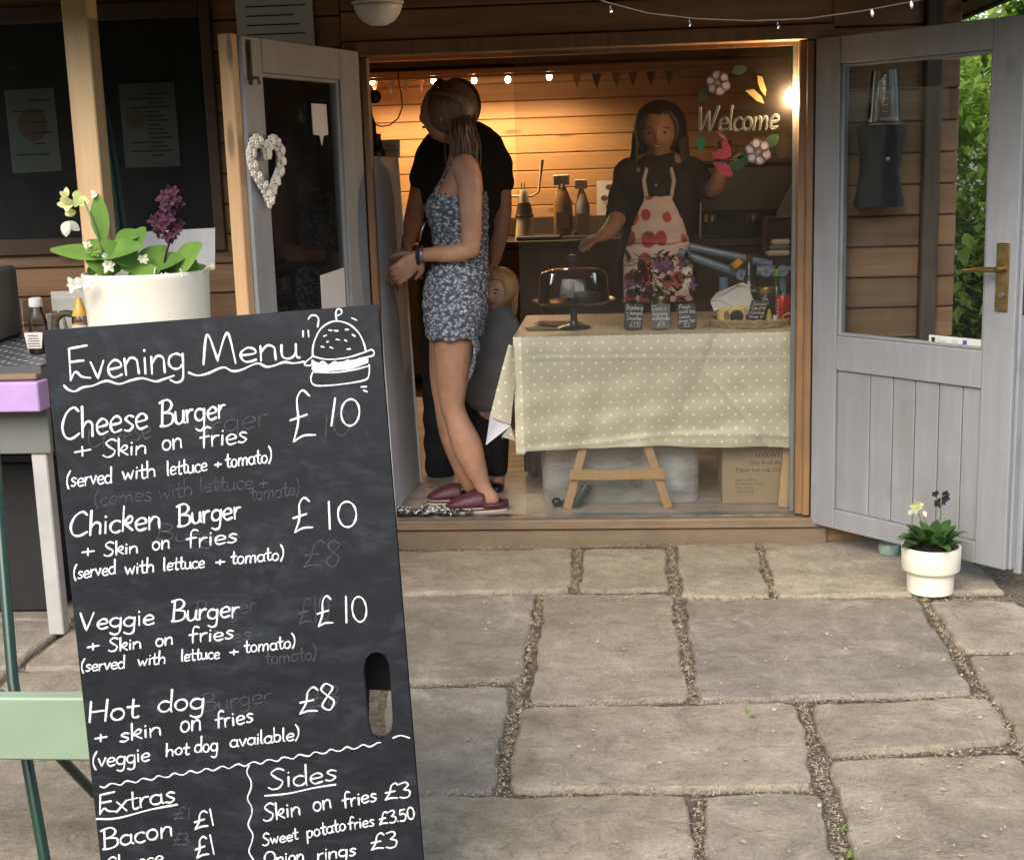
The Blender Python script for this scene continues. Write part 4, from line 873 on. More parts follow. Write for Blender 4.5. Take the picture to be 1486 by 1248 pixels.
b = MB(); b.add([WL(s, q, z) for q in (-.008, -.005) for s, z in ((.362,1.655),(.258,1.655),(.255,1.552),(.29,1.548),(.303,1.515),(.315,1.549),(.36,1.552))], [(0,1,2,3,4,5,6),(13,12,11,10,9,8,7)]+[(i,(i+1)%7,(i+1)%7+7,i+7) for i in range(7)]); b.build('tag_body', M['white'], tgm)
ppx = thing('paper_sheet', 'blank white sheet fixed low on the left door glass', 'paper', WL(.26,-.012,.9))
b = MB(); b.add([WL(s, q, z) for q in (-.0165, -.0145) for s, z in ((.352,.85),(.175,.85),(.172,1.085),(.352,1.072))], [(0,1,2,3),(7,6,5,4)]+[(i,(i+1)%4,(i+1)%4+4,i+4) for i in range(4)]); b.build('sheet', M['paper'], ppx)
bm_ = thing('broom', 'pale wooden broom handle leaning on the wall behind the left door', 'broom', (-1.16, 4.9, 0))
MB().tube([(-1.208, 4.95, 1.318), (-1.125, 4.95, .12)], .013, 12).build('handle', M['trestle'], bm_, smooth=50); MB().box((-1.27,4.86,.02),(-1.0,4.94,.12)).build('brush_head', M['sill'], bm_, bevel=.008)
mp = thing('mop', 'steel mop pole with bright green grip beside the broom', 'mop', (-1.12, 4.9, 0))
MB().tube([(-1.155, 4.97, 1.25), (-1.147, 4.965, 1.12)], .0165, 14).build('grip', plain('green_plastic', (.05,.26,.06), .4), mp, smooth=50); MB().tube([(-1.147, 4.965, 1.119), (-1.09, 4.9, .15)], .009, 12).build('pole', M['steel'], mp, smooth=50); MB().lathe([(.07,0),(.06,.1),(.02,.16)], (-1.09,4.9,.01), 16).build('mop_head', M['white'], mp, smooth=40)

# dispenser on the wall behind the right door glass
dp = thing('wall_fixture', 'black waisted wall dispenser with clear ribbed top behind the right door glass', 'fixture', (.89, 4.95, 1.24))  # unidentified blender-like shape in the glass, built as a solid fixture
pr = [(1.245,.082),(1.26,.086),(1.30,.076),(1.36,.066),(1.42,.067),(1.47,.078),(1.50,.084),(1.524,.084)]
b = MB(); vs = []; n = 28
for z, r in pr:
    for k in range(n):
        a = 2*math.pi*k/n; ca, sa = math.cos(a), math.sin(a); vs.append((.888+r*math.copysign(abs(ca)**.6, ca)+(0.006 if z > 1.4 else 0), 4.965+.055*math.copysign(abs(sa)**.6, sa), z))
b.add(vs, [(i*n+k, i*n+(k+1) % n, (i+1)*n+(k+1) % n, (i+1)*n+k) for i in range(len(pr)-1) for k in range(n)]+[tuple(range(n-1,-1,-1)), tuple((len(pr)-1)*n+k for k in range(n))]); b.build('body', M['blackm'], dp, smooth=40)
MB().lathe([(.072,1.526),(.074,1.532),(.070,1.536)], (.893,4.965,0), 28).build('collar', M['steel'], dp, smooth=50)
b = MB(); vs = []
for z, r in ((1.537,.056),(1.60,.052),(1.66,.048),(1.712,.043)):
    for k in range(32): a = 2*math.pi*k/32; rr = r*(1+.05*(k % 4 == 0)); vs.append((.90+rr*math.cos(a), 4.965+rr*.85*math.sin(a), z))
b.add(vs, [(i*32+k, i*32+(k+1) % 32, (i+1)*32+(k+1) % 32, (i+1)*32+k) for i in range(3) for k in range(32)]); b.build('clear_jug', M['clear'], dp, smooth=50)
b = MB(); [b.tube([(.90+.052*math.cos(a), 4.965+.045*math.sin(a), 1.54), (.90+.042*math.cos(a), 4.965+.036*math.sin(a), 1.708)], .0012, 5) for a in (-2.6,-2.2,-1.1,-.5)]; b.build('highlight_rib', M['white'], dp)
b = MB(); [b.box((.885, 4.914, 1.57+i*.022), (.905, 4.9155, 1.572+i*.022)) for i in range(6)]; b.build('scale_marks', M['white'], dp)
font_mb('GOURMET', .013, lambda x, y: (.878+x, 4.9135, 1.543+y)).build('lettering', M['white'], dp, fixn=False)
MB().ball((.905,4.906,1.41), .008, 10, 6, (1,.4,1)).build('emblem', M['steel'], dp, smooth=True)
MB().box((.83, 5.015, 1.25), (.95, 5.03, 1.5)).build('wall_bracket', M['black'], dp)

# string light wire under the roof edge
sw = thing('string_lights', 'thin wire of small unlit string lights sagging under the roof edge', 'string lights', P(1090, 20, 3.52))
wp = [P(x, y, 3.52) for x, y in ((835,-14),(880,4),(940,20),(1010,28),(1090,31),(1170,28),(1250,17),(1330,2),(1400,-16))]
MB().tube(wp, .0022, 6).build('wire', M['iron'], sw, smooth=True)
for x, y in ((885,8),(1000,28),(1128,31),(1265,14),(1322,2)): MB().tube([P(x, y, 3.52), P(x+1, y+6, 3.52), P(x+1, y+11, 3.52)], [.002,.0045,.002], 8).build('bulb', M['clear'] if x < 1200 else M['white'], sw, smooth=True)

# ---------------------------------------------------------------- inside: bulbs and lamps
def bulb(name, label, p, r, e, watt, col=(1,.66,.36), spot=None, grp=None, lr=.02, cap=True):
    t_ = thing(name, label, 'light bulb' if not spot else 'spotlight', p, grp)
    MB().ball(p, r, 14, 9, (1,1,1.25)).build('glowing_glass', emit('lamp_glow', col, e), t_, smooth=True)
    if cap: MB().tube([Vector(p)+Vector((0,0,r*1.2)), Vector(p)+Vector((0,0,r*2.4))], r*.55, 10).build('socket', M['black'], t_, smooth=50)
    l = bpy.data.lights.new('lamp', 'SPOT' if spot else 'POINT'); l.energy = watt; l.color = col; l.shadow_soft_size = lr
    if spot: l.spot_size = rad(spot); l.spot_blend = .55
    lo = bpy.data.objects.new('lamp_light', l); C.objects.link(lo); lo.location = Vector(p)-wloc(t_)+Vector((0,0,-r*1.5 if spot else 0)); lo.parent = t_
    if not spot: lo.location = Vector((0,-r*1.6,-r*.6))
    return t_
for i, (x, y) in enumerate(((540,119),(629,117),(688,117),(737,116),(797,112))):
    q = P(x, y, 8.2)
    bulb('spotlight', ('warm spotlight at the far left end of the lamp shelf beside the bunting','warm spotlight just left of the heads of the standing pair','warm spotlight just right of the heads of the standing pair','third visible warm spotlight under the shelf','rightmost warm spotlight above the counter')[i], q, .016, 32, 11, spot=165, lr=.03)
bq = P(1148, 139, 5.13)
bb_ = bulb('festoon_bulb', 'bright warm bulb glowing at the top right corner of the opening', bq, .022, 34, 19, lr=.022)
MB().tube([bq+Vector((0,0,.05)), bq+Vector((0,.01,.12)), bq+Vector((0,.035,.2))], .004, 6).build('cable', M['black'], bb_)
# ---------------------------------------------------------------- inside: left part
fg = thing('tall_fridge', 'tall grey fridge cabinet seen from its side at the left of the opening', 'fridge', (-1.2, 5.4, .105))
M['fridge'] = plain('grey_steel_panel', (.66,.66,.65), .5, .05, 3, .03, .0)
q1, q2 = P(540, 229, 5.12), P(575, 228, 5.64)
MB().add([(-.915,5.10,.106),(-.895,5.64,.106),(-1.5,5.66,.106),(-1.5,5.10,.106),(-.95,5.10,1.475),(-.935,5.64,1.475),(-1.5,5.66,1.475),(-1.5,5.10,1.475)], [(0,3,2,1),(4,5,6,7),(0,1,5,4),(1,2,6,5),(2,3,7,6),(3,0,4,7)]).build('body', M['fridge'], fg, bevel=.004)
MB().beam((-.893,5.648,.106), (-.933,5.648,1.475), .008, .012).build('edge_trim', M['white'], fg); MB().beam((-.913,5.092,.106), (-.948,5.092,1.475), .008, .012).build('edge_trim', M['white'], fg)
rg = thing('rag_mat', 'grey and black rag rug rolled onto the threshold by the fridge', 'rug', (-.82, 5.16, .105))
for k in range(200):
    x = -.905+hr.uniform(0, .30); y = 5.085+hr.uniform(0, .085); a = hr.uniform(-.9,.9)+1.4; l = hr.uniform(.015,.035); b = MB()
    p = Vector((x, y, .108+hr.uniform(0,.012))); dd = Vector((math.cos(a)*l, math.sin(a)*l*.5, 0))
    b.tube([p-dd, p+Vector((0,0,.008)), p+dd], .0032, 5)
    if k == 0: RG = {kk: [] for kk in range(3)}
    RG[k % 3].append(b)
for kk, mm in ((0,'white'),(1,'black'),(2,'greytop')):
    B_ = MB(); [B_.add(x.v, x.f) for x in RG[kk]]; B_.build('tufts', M[mm], rg, smooth=True, kind='stuff')
sg = thing('small_sign', 'white sign with two rows of black capitals on top of the fridge', 'sign', P(563, 226, 5.7))
q = [P(549,204,5.66), P(580,203,5.66), P(580,228,5.66), P(549,229,5.66)]; MB().prism(q, (0,.008,0)).build('sign_board', M['paper'], sg)
for s_, y_ in (('TAY SMALL', 214.5), ('DIMENSION', 221)): font_mb(s_, .0165, lambda x, y, y_=y_: tuple(P(550, y_, 5.655)+Vector((x*.86, 0, y)))).build('printed_text', M['ink'], sg, fixn=False)
bt_ = thing('stacked_bottles', 'dark stacked bottle shapes standing on the fridge beside the door frame', 'bottle', (-.99, 5.35, 1.476))
for px, r, z0, z1 in ((538,.026,1.476,1.66),(548,.030,1.476,1.56)):
    MB().lathe([(r,z0),(r*1.05,z0+.02),(r*.95,z1-.06),(r*.5,z1-.02),(r*.55,z1),(.001,z1+.003)], (P(px,220,5.3).x, 5.3, 0), 16).build('bottle_body', M['black'], bt_, smooth=50)
MB().ball((P(544,147,5.3).x, 5.3, 1.70), .026).build('round_cap', M['black'], bt_, smooth=True)
cbk = thing('hanging_cable', 'thin dark red cable looping down from the ceiling behind the door frame', 'cable', P(575,170,6.5))
MB().tube([P(x,y,6.5) for x,y in ((577,98),(579,118),(582,135),(584,155),(578,172),(566,182),(554,184),(540,180),(524,177))], .0035, 6).build('cable_run', M['sauce'], cbk, smooth=True)
# bunting
def bunting(label, pts, cols, y):
    t_ = thing('bunting', label, 'bunting', P(pts[0][0], pts[0][1], y), 'bunting on the back wall')
    MB().tube([P(a, b-.5, y) for a, b in pts], .002, 5).build('cord', M['white'], t_)
    for k, (a, b_) in enumerate(pts[:-1]):
        p0, p1 = P(a+2, b_, y), P(a+19, (b_+pts[k+1][1])/2, y); m_ = (p0+p1)/2+Vector((0,0,-.105)); MB().prism([p0, p1, m_], (0,.003,0)).build('pennant', cols[k % len(cols)], t_)
bun = [plain('rust_cloth', (.16,.06,.03), .8), plain('brown_cloth', (.07,.035,.02), .8), plain('olive_cloth', (.16,.14,.05), .8)]
bunting('row of dark cloth pennants hanging over the back wall at the right', [(826,102),(855,104),(884,103),(908,101),(934,100),(960,99),(988,98)], bun, 8.25)
bunting('dark cloth pennants hanging near the left end of the back wall', [(532,109),(556,110),(578,108),(600,106),(622,106)], bun, 8.25)

# back counter
M['worktop'] = plain('dark_worktop', (.03,.025,.022), .3, .2, 10, .03)
M['cabinet'] = wood('dark_cabinet_front', (.07,.045,.03), (.045,.03,.02), 'X', .5, 18, False)
co = thing('back_counter', 'long dark kitchen counter along the pine back wall', 'counter', (-.3, 8.3, .105))
MB().box((-1.6, 8.0, .945), (1.14, 8.59, .985)).build('worktop', M['worktop'], co, bevel=.004); MB().box((-1.6, 8.57, .986), (1.14, 8.598, 1.10)).build('upstand', M['cabinet'], co, bevel=.003)
for i in range(5): MB().box((-1.6+i*.55, 8.04, .2), (-1.056+i*.55, 8.56, .94)).build('cupboard', M['cabinet'], co, bevel=.004)
jp = thing('juice_press', 'cream and black upright juice press with raised lever arm', 'juicer', P(760, 348, 8.15)); c = P(762, 345, 8.15); c.z = .986
ivory = plain('ivory_enamel', (.72,.64,.50), .35, .05); M['ivory'] = ivory
MB().lathe([(.062,.0),(.058,.02),(.046,.12),(.044,.128)], c, 24).build('press_base', ivory, jp, smooth=50); MB().lathe([(.052,.129),(.056,.14),(.050,.15),(.042,.20),(.036,.215)], c, 24).build('black_collar', M['black'], jp, smooth=50)
MB().lathe([(.028,.216),(.026,.27),(.02,.29)], c, 20).build('neck', ivory, jp, smooth=50); MB().tube([c+Vector((-.09,0,.255)), c+Vector((.05,0,.252)), c+Vector((.088,0,.275)), c+Vector((.10,0,.36)), c+Vector((.112,0,.46))], [.007,.007,.007,.007,.013], 10).build('lever_arm', ivory, jp, smooth=60)
MB().tube([c+Vector((-.012,0,.285)), c+Vector((-.012,0,.335)), c+Vector((.004,0,.335)), c+Vector((.004,0,.29))], .0035, 6).build('wire_loop', M['steel'], jp)
def spray(label, px, h, w_, m):
    p = P(px, 345, 8.2); p.z = .986; t_ = thing('spray_bottle', label, 'spray bottle', p)
    MB().lathe([(w_,0),(w_*1.04,.01),(w_*1.04,h*.55),(w_*.5,h*.75),(w_*.35,h*.8)], p, 20, sy=.6).build('bottle_body', m, t_, smooth=45)
    b = MB(); b.box((p.x-w_*1.0, p.y-.012, p.z+h*.84), (p.x+w_*.75, p.y+.012, p.z+h)); b.tube([p+Vector((-w_*.3,0,h*.84)), p+Vector((-w_*.8,0,h*.62))], .006, 6); b.build('trigger_head', M['white'], t_, bevel=.003)
    MB().box((p.x-w_*.7, p.y-w_*.66, p.z+h*.15), (p.x+w_*.7, p.y-w_*.62, p.z+h*.42)).build('paper_label', M['label'], t_)
    MB().tube([p+Vector((0,0,h*.8)), p+Vector((0,0,h*.85))], w_*.3, 10).build('neck', M['white'], t_)
tc = plain('amber_fluid', (.30,.17,.07), .25, .1)
spray('large amber spray bottle with grey trigger on the back counter', 818, .37, .055, tc); spray('smaller spray bottle with white trigger right of the large one', 846, .34, .042, M['white'])
pfm = thing('counter_picture', 'small framed sheet with round dark pictures standing on the counter', 'picture', P(884, 312, 8.4))
MB().prism([P(866,263,8.45), P(901,262,8.45), P(901,312,8.42), P(866,313,8.42)], (0,.01,0)).build('sheet', M['label'], pfm)
b = MB(); [b.ball(P(x,y,8.42), .022, 12, 6, (1,.05,.8)) for x,y in ((884,272),(877,288),(892,287),(884,301))]; b.build('printed_picture', dkp, pfm)
ct = thing('baking_tray', 'black baking tray lying on the back counter', 'tray', P(785, 346, 8.05)); q = P(785, 346, 8.1); MB().box((q.x-.14, 8.02, .986), (q.x+.12, 8.26, 1.012)).build('tray_body', M['black'], ct, bevel=.006)
b = MB(); b.tube([(q.x+.13, 8.05, 1.0), (q.x+.5, 8.05, 1.0)], .008, 6); b.tube([(q.x+.2,8.1,.99),(q.x+.2,8.1,1.03)], .02, 10); b.build('steel_rim', M['steel'], ct)
sh = thing('left_shelf_jars', 'jars and red packets on a shelf at the left back wall', 'jars', P(592, 330, 8.3))
MB().box((-1.70, 8.15, .965), (-1.14, 8.5, .985)).build('shelf_board', M['pine'], sh)
for i, (px, h, m) in enumerate(((573,.22,'white'),(581,.16,'sauce'),(590,.20,'white'),(598,.15,'label'),(604,.10,'sauce'))):
    p = P(px, 330, 8.25); MB().lathe([(.03,0),(.031,h*.8),(.02,h*.9),(.02,h)], (p.x, 8.25, .986), 14).build('jar', M[m], sh, smooth=45)
# right: espresso machine, counter, cups, tablet
em = thing('coffee_machine', 'black espresso machine with cups on top behind the welcome glass', 'coffee machine', (.75, 7.0, 1.0))
zc = 1.44
MB().box((.30, 6.75, 1.16), (1.12, 7.2, 1.40)).build('machine_body', M['black'], em, bevel=.02); MB().box((.30, 6.75, 1.0), (1.12, 7.2, 1.05)).build('drip_tray', M['black'], em, bevel=.01); MB().box((.30, 6.98, 1.051), (1.12, 7.19, 1.159)).build('back_panel', M['blackm'], em)
MB().box((.28, 6.72, 1.401), (1.13, 7.22, 1.415)).build('cup_rail', M['sill2'], em, bevel=.003)
for x in (.42, .62): MB().tube([(x, 6.85, 1.159), (x, 6.85, 1.12)], .035, 16).build('group_head', M['steel'], em, smooth=50); MB().tube([(x, 6.83, 1.12), (x-.02, 6.68, 1.105)], .011, 10).build('filter_handle', M['black'], em, smooth=50)
MB().tube([(.36, 6.72, 1.22), (.355, 6.70, 1.05)], .005, 8).build('steam_wand', M['steel'], em, smooth=50)
rc = thing('right_counter', 'dark counter with drawers under the espresso machine', 'counter', (.6, 6.9, .105))
MB().box((.20, 6.45, .955), (1.14, 7.3, .998)).build('worktop', M['worktop'], rc, bevel=.004); MB().box((.22, 6.5, .11), (1.14, 7.28, .954)).build('cupboard', M['cabinet'], rc, bevel=.004)
def cup(label, px, m, r, h, nm='cup'):
    p = P(px, 220, 6.95); p.z = 1.416; h *= 1.25; t_ = thing(nm, label, 'cup' if nm == 'cup' else 'teapot', p)
    MB().lathe([(r*.6,0),(r*.9,h*.3),(r,h),(r*.93,h),(r*.8,h*.35),(.001,h*.2)], p, 22).build('cup_body' if nm == 'cup' else 'pot_body', m, t_, smooth=50)
    MB().tube([p+Vector((r*.95,0,h*.8)), p+Vector((r*1.5,0,h*.75)), p+Vector((r*1.45,0,h*.35)), p+Vector((r*.9,0,h*.3))], .005, 8).build('handle', m, t_, smooth=True); return t_, p
tcup = plain('terracotta_glaze', (.35,.16,.07), .4)
cup('terracotta cup at the left end on top of the espresso machine', 1050, tcup, .042, .075)
cup('cream cup beside the pink flower decal on the espresso machine', 1107, ivory, .045, .085); t_, p = cup('cream teapot with lid at the right end of the espresso machine', 1136, ivory, .05, .075, 'teapot')
MB().lathe([(.047,.076),(.035,.10),(.008,.108),(.012,.122),(.001,.126)], p, 20).build('lid', ivory, t_, smooth=50)
pt = thing('serving_plate', 'stack of cream plates lying on the espresso machine', 'plate', P(1080, 214, 6.95)); q = P(1078, 214, 6.95); q.z = 1.417
for k in range(2): MB().lathe([(.04,k*.012),(.075,.010+k*.012),(.078,.014+k*.012),(.0,.008+k*.012)], q, 24).build('plate_disc', ivory, pt, smooth=50)
tb = thing('till_screen', 'grey tilted till screen at the right edge of the counter', 'screen', P(1142, 320, 6.2))
MB().prism([P(1156,256,6.2), P(1127,310,6.2), P(1129,320,6.2), P(1156,312,6.25)], (0,.02,0)).build('screen_panel', M['greytop'], tb, bevel=.002)
MB().box((.62, 6.15, 1.0), (.78, 6.4, 1.16)).build('screen_stand', M['black'], tb, bevel=.01); MB().box((.55,6.1,.1),(.85,6.42,.999)).build('till_cabinet', M['blackm'], tb, bevel=.01)
cl_ = thing('folded_cloths', 'small stack of folded pale cloths on the counter by the till', 'cloth', P(1135, 340, 6.05)); q = P(1132, 345, 6.08)
for k in range(3): MB().box((q.x-.055+k*.01, 6.1, 1.0015+k*.024+.0), (q.x+.05, 6.2, 1.0225+k*.024)).build('cloth', M['greytop'] if k == 1 else M['label'], cl_, bevel=.008, seg=2)
# ---------------------------------------------------------------- trestle table with spotted cloth
TZ = .783; TY = 5.165
tt = thing('trestle_table', 'pale wooden trestle table hidden under the green spotted cloth', 'table', (.1, 5.5, .105))
MB().box((-.43, 5.18, .755), (.80, 5.90, .779)).build('table_board', M['trestle'], tt, bevel=.003)
def px_beam(nm, a, c, w_, t_, y, par, m='trestle'):
    MB().beam(P(a[0], a[1], y), P(c[0], c[1], y), t_, w_, (1,0,0)).build(nm, M[m], par, bevel=.002)
for dy in (0, .55):
    y = 5.17+dy
    for xb, xt in ((-.245, -.165), (.148, .055)): MB().beam((xb, y, .106), (xt+(xt-xb)*1.2, y, .75), .022, .034, (1,0,0)).build('leg', M['trestle'], tt, bevel=.002)
    MB().box((-.232, y-.028, .225), (.135, y-.0125, .264)).build('cross_bar', M['trestle'], tt, bevel=.002)
MB().beam((.585, 5.16, .106), (.66, 5.30, .75), .022, .04, (1,0,0)).build('leg', M['trestle'], tt, bevel=.002)
sage = (.56, .54, .40); cream = (.80, .78, .60)
M['dots'] = dotcloth('sage_spotted_oilcloth', sage, cream, .0525, .051, .0052, wr=1)
tcl = MB(); XA, XB = -.437, .80; W_ = XB-XA
def drape(u, v):
    x = XA+u*W_; bot = .352+.005*math.sin(x*7+1)+.003*math.sin(x*17)-(.012 if u < .03 else 0)
    k = min(1, v*7); z = TZ-(TZ-bot)*v; yy = TY-.012*math.sin(k*math.pi/2)
    yy += v*(.014*math.sin(x*8.5+.6)+.009*math.sin(x*19+2+v*2)+.012*math.exp(-((x+.30)/.05)**2)-.016)+.004*math.sin(v*23+x*6)*v-.003*math.exp(-((v-.20-.02*math.sin(x*3))/.010)**2)-.005*math.exp(-((v-.93+.05*math.sin(x*4))/.018)**2)-.006*math.exp(-((x-.18-.35*v)/.012)**2)*v+.006*math.exp(-((x-.34+.2*v)/.015)**2)*(1-v)+.0035*math.sin(x*31+v*9+2*math.sin(x*5))*(.3+v)
    z -= .003*math.sin(x*11)*v
    return (x, yy, z + (.0 if v > .001 else .0))
tcl.grid(drape, 150, 60, lambda u, v: (u*W_, -v*.43))
tcl.grid(lambda u, v: (XA+u*W_, TY+v*.745, TZ+.0012*math.sin(u*40)*math.sin(v*9)), 60, 24, lambda u, v: (u*W_, v*.745))
tcl.grid(lambda u, v: (XA-.002-.05*v*(1-u)-.015*v*math.sin(u*14), TY+u*.745, TZ-.40*v), 40, 20, lambda u, v: (u*.745+.3, -v*.4))
cloth = tcl.build('tablecloth', M['dots'], None, smooth=50, fixn=False); cloth.location = (0,0,0)
tag(cloth, 'sage green tablecloth with cream dots draped over the trestle table', 'tablecloth')
# the loose front corner falls as a fold and shows its white back
fl = MB(); A = Vector((XA+.001, TY-.012, TZ-.004)); 
Lp = [P(738,500,5.13), P(722,560,5.10), P(711,604,5.09)]; Rp = [Vector((XA+.004, TY-.016, TZ-.03)), Vector((XA+.004, TY-.022, .61)), P(741,616,5.12)]
def fold(u, v):
    i = min(1.999, v*2); k = int(i); t = i-k; a = Lp[k].lerp(Lp[k+1], t); c_ = Rp[k].lerp(Rp[k+1], t); p = a.lerp(c_, u); p.y -= .010*math.sin(u*math.pi); return tuple(p)
fl.grid(fold, 12, 24, lambda u, v: (-.10*(1-u)*v, -v*.27)); f_o = fl.build('corner_fold', M['dots'], cloth, smooth=True, fixn=False)
wh = MB(); a_, b_, c_ = P(711,604,5.088), P(741,618,5.115), P(705,646,5.09)
def tri(u, v): p = a_.lerp(b_, u).lerp(c_, v); p.y += .008*math.sin(u*math.pi)*(1-v); return tuple(p)
wh.grid(tri, 10, 10); wh.build('white_underside', plain('cloth_white_back', (.62,.62,.66), .6, .04), cloth, smooth=True, fixn=False)
gl_ = MB(); e_ = [P(741,618,5.117), P(747,640,5.13)]
gl_.grid(lambda u, v: tuple((c_.lerp(P(741,618,5.117), 0) if False else P(741,617,5.118)).lerp(P(712,642,5.10), u*.0).lerp(P(728,634,5.11).lerp(P(748,640,5.14), u), v)), 6, 6, lambda u, v: (u*.04, -v*.05-.3)); gl_.build('corner_fold', M['dots'], cloth, smooth=True, fixn=False)

# under the table
tub = thing('storage_tub', 'large cloudy clear plastic storage tub under the spotted cloth', 'storage box', (-.04, 5.4, .105))
t = NT('cloudy_plastic'); t.col((.72,.73,.75)); t.rough(.28); tr = t.new('BsdfTransparent', Color=(.85,.87,.9)); n = t.noise(t.pos((2,2,6)), 3, 4, .6)
mx = t.new('MixShader', i0=t.ramp(n, [(.3,(.20,)*3),(.7,(.52,)*3)]), i1=tr, i2=t.b.outputs[0]); t.t.links.new(mx.outputs[0], t.out.inputs['Surface']); M['cloudy'] = t.m
b = MB(); 
def rb(x0, x1, y0, y1, r, z): 
    o = []
    for cx2, cy2, a0 in ((x1-r,y1-r,0),(x0+r,y1-r,90),(x0+r,y0+r,180),(x1-r,y0+r,270)):
        for k in range(6): a = rad(a0+k*18); o.append((cx2+r*math.cos(a), cy2+r*math.sin(a), z))
    return o
rings = [rb(-.352+i, .275-i, 5.235+i, 5.60-i, .035, z) for i, z in ((.012,.107),(.008,.12),(.0,.36),(-.010,.362),(-.012,.385))]
for r in rings: b.v += r
b.f += [(i*24+k, i*24+(k+1) % 24, (i+1)*24+(k+1) % 24, (i+1)*24+k) for i in range(4) for k in range(24)]+[tuple(range(23,-1,-1))]
b.build('tub_body', M['cloudy'], tub, smooth=45); b = MB(); b.v = rb(-.37, .293, 5.218, 5.617, .04, .386)+rb(-.37, .293, 5.218, 5.617, .04, .405); b.f = [tuple(range(23,-1,-1)), tuple(range(24,48))]+[(k,(k+1)%24,(k+1)%24+24,k+24) for k in range(24)]; b.build('tub_lid', M['cloudy'], tub, bevel=.003)
MB().box((-.28,5.33,.115),(.02,5.5,.27)).build('contents', M['greytop'], tub, bevel=.02); MB().box((.05,5.33,.115),(.22,5.52,.30)).build('contents', M['label'], tub, bevel=.02)
M['kraft'] = plain('kraft_cardboard', (.34,.245,.155), .75, .08, 10, .1)
kx = thing('cardboard_box', 'brown cardboard box of paper cups printed in black capitals', 'box', (.5, 5.4, .105))
KY = 5.215
MB().box((.358, KY, .1065), (.66, 5.5, .40)).build('carton', M['kraft'], kx, bevel=.003)
def ktext(s, px, py, size, wd2=1.0): 
    o_ = P(px, py, KY-.001); font_mb(s, size, lambda x, y: (o_.x+x*wd2, KY-.0008, o_.z+y)).build('printed_text', plain('box_ink', (.05,.035,.025), .8, .1), kx, fixn=False)
ktext('HVRW12R', 1096, 664, .0265, 1.05); ktext('12oz Kraft Ripple', 1087, 674.5, .0225, .96); ktext('Paper hot cup (25x', 1068, 685, .0235, 1.0)
ktext('Quantity: 500 pcs', 1067, 698, .0125, .95); ktext('(20 sleeves x 25 pcs)', 1067, 703.5, .0115, 1.1); ktext('N.W: 7.59 kg', 1067, 709.5, .0115, 1.1); ktext('G.W: 7.99 kg', 1067, 715, .0115, 1.1)
MB().box((.359, KY-.0012, .378), (.655, KY-.0004, .3995)).build('tape', plain('brown_tape', (.26,.17,.09), .35, .05), kx)
bs = thing('black_bag', 'black bag and dark green strap lying behind the trestle leg', 'bag', (-.3, 5.24, .105))
b = MB(); b.tube([P(855,703,5.20), P(842,722,5.19), P(828,741,5.18)], .018, 10, flat=((0,1,0),.4)); b.build('strap', M['bottle'], bs, smooth=60)
b = MB(); q = P(808,735,5.20); b.ball((q.x,5.20,.125), .020, 12, 8); b.ball((q.x+.03,5.19,.12), .016, 10, 7); b.build('buckle', M['black'], bs, smooth=True)
MB().box((-.45,5.66,.106),(-.37,5.9,.30)).build('bag_body', M['blackm'], bs, bevel=.03, seg=3)

# ---------------------------------------------------------------- things on the table
ck = thing('cake_stand', 'dark cake stand under a clear glass dome with round knob', 'cake stand', (-.235, 5.42, TZ+.001)); c = Vector((P(833,470,5.40).x, 5.40, TZ+.002))
navy = plain('dark_blue_enamel', (.012,.02,.045), .22, .1, 6, .02)
MB().lathe([(.066,0),(.068,.004),(.06,.009),(.018,.018),(.014,.03),(.0135,.085),(.02,.092),(.001,.092)], c, 36).build('foot_and_stem', navy, ck, smooth=45)
MB().lathe([(.02,.0925),(.13,.097),(.163,.112),(.165,.116),(.13,.104),(.001,.101)], c, 44).build('plate', navy, ck, smooth=45)
MB().lathe([(.143,.108),(.141,.12),(.136,.205),(.125,.225),(.09,.236),(.001,.241)], c, 44).build('glass_dome', M['clear'], ck, smooth=60)
MB().lathe([(.012,.241),(.01,.25),(.02,.26),(.024,.275),(.018,.289),(.001,.293)], c, 20).build('knob', M['clear'], ck, smooth=True)
MB().tube([c+Vector((.145*math.cos(k*math.pi/20), .145*math.sin(k*math.pi/20), .108)) for k in range(40)], .003, 6, closed=True).build('dome_rim', M['clear'], ck, smooth=True)
MB().lathe([(.05,.104),(.055,.11),(.055,.13),(.05,.14),(.001,.142)], c+Vector((.05,.02,0)), 26).build('cake', plain('dark_cake', (.03,.018,.012), .8, .4, 50, .6), ck, smooth=45)
lfx = thing('leaflets', 'brown paper leaflets lying flat on the table corner', 'papers', (-.35, 5.5, TZ+.002))
for k, (x, y, a, m) in enumerate(((-.33,5.40,.2,'kraft'),(-.30,5.56,-.25,'kraft'),(-.26,5.50,.5,'sill'))):
    Mx = Matrix.Translation((x,y,TZ+.004+k*.003)) @ Matrix.Rotation(a,4,'Z'); b = MB(); b.box((-.075,-.05,0),(.075,.05,.0015), Mx); b.build('leaflet', M[m], lfx)
chk2 = plain('small_board_paint', (.018,.018,.02), .5, .2, 20, .05); chk3 = plain('small_board_grey', (.10,.10,.105), .5, .1, 20, .05)
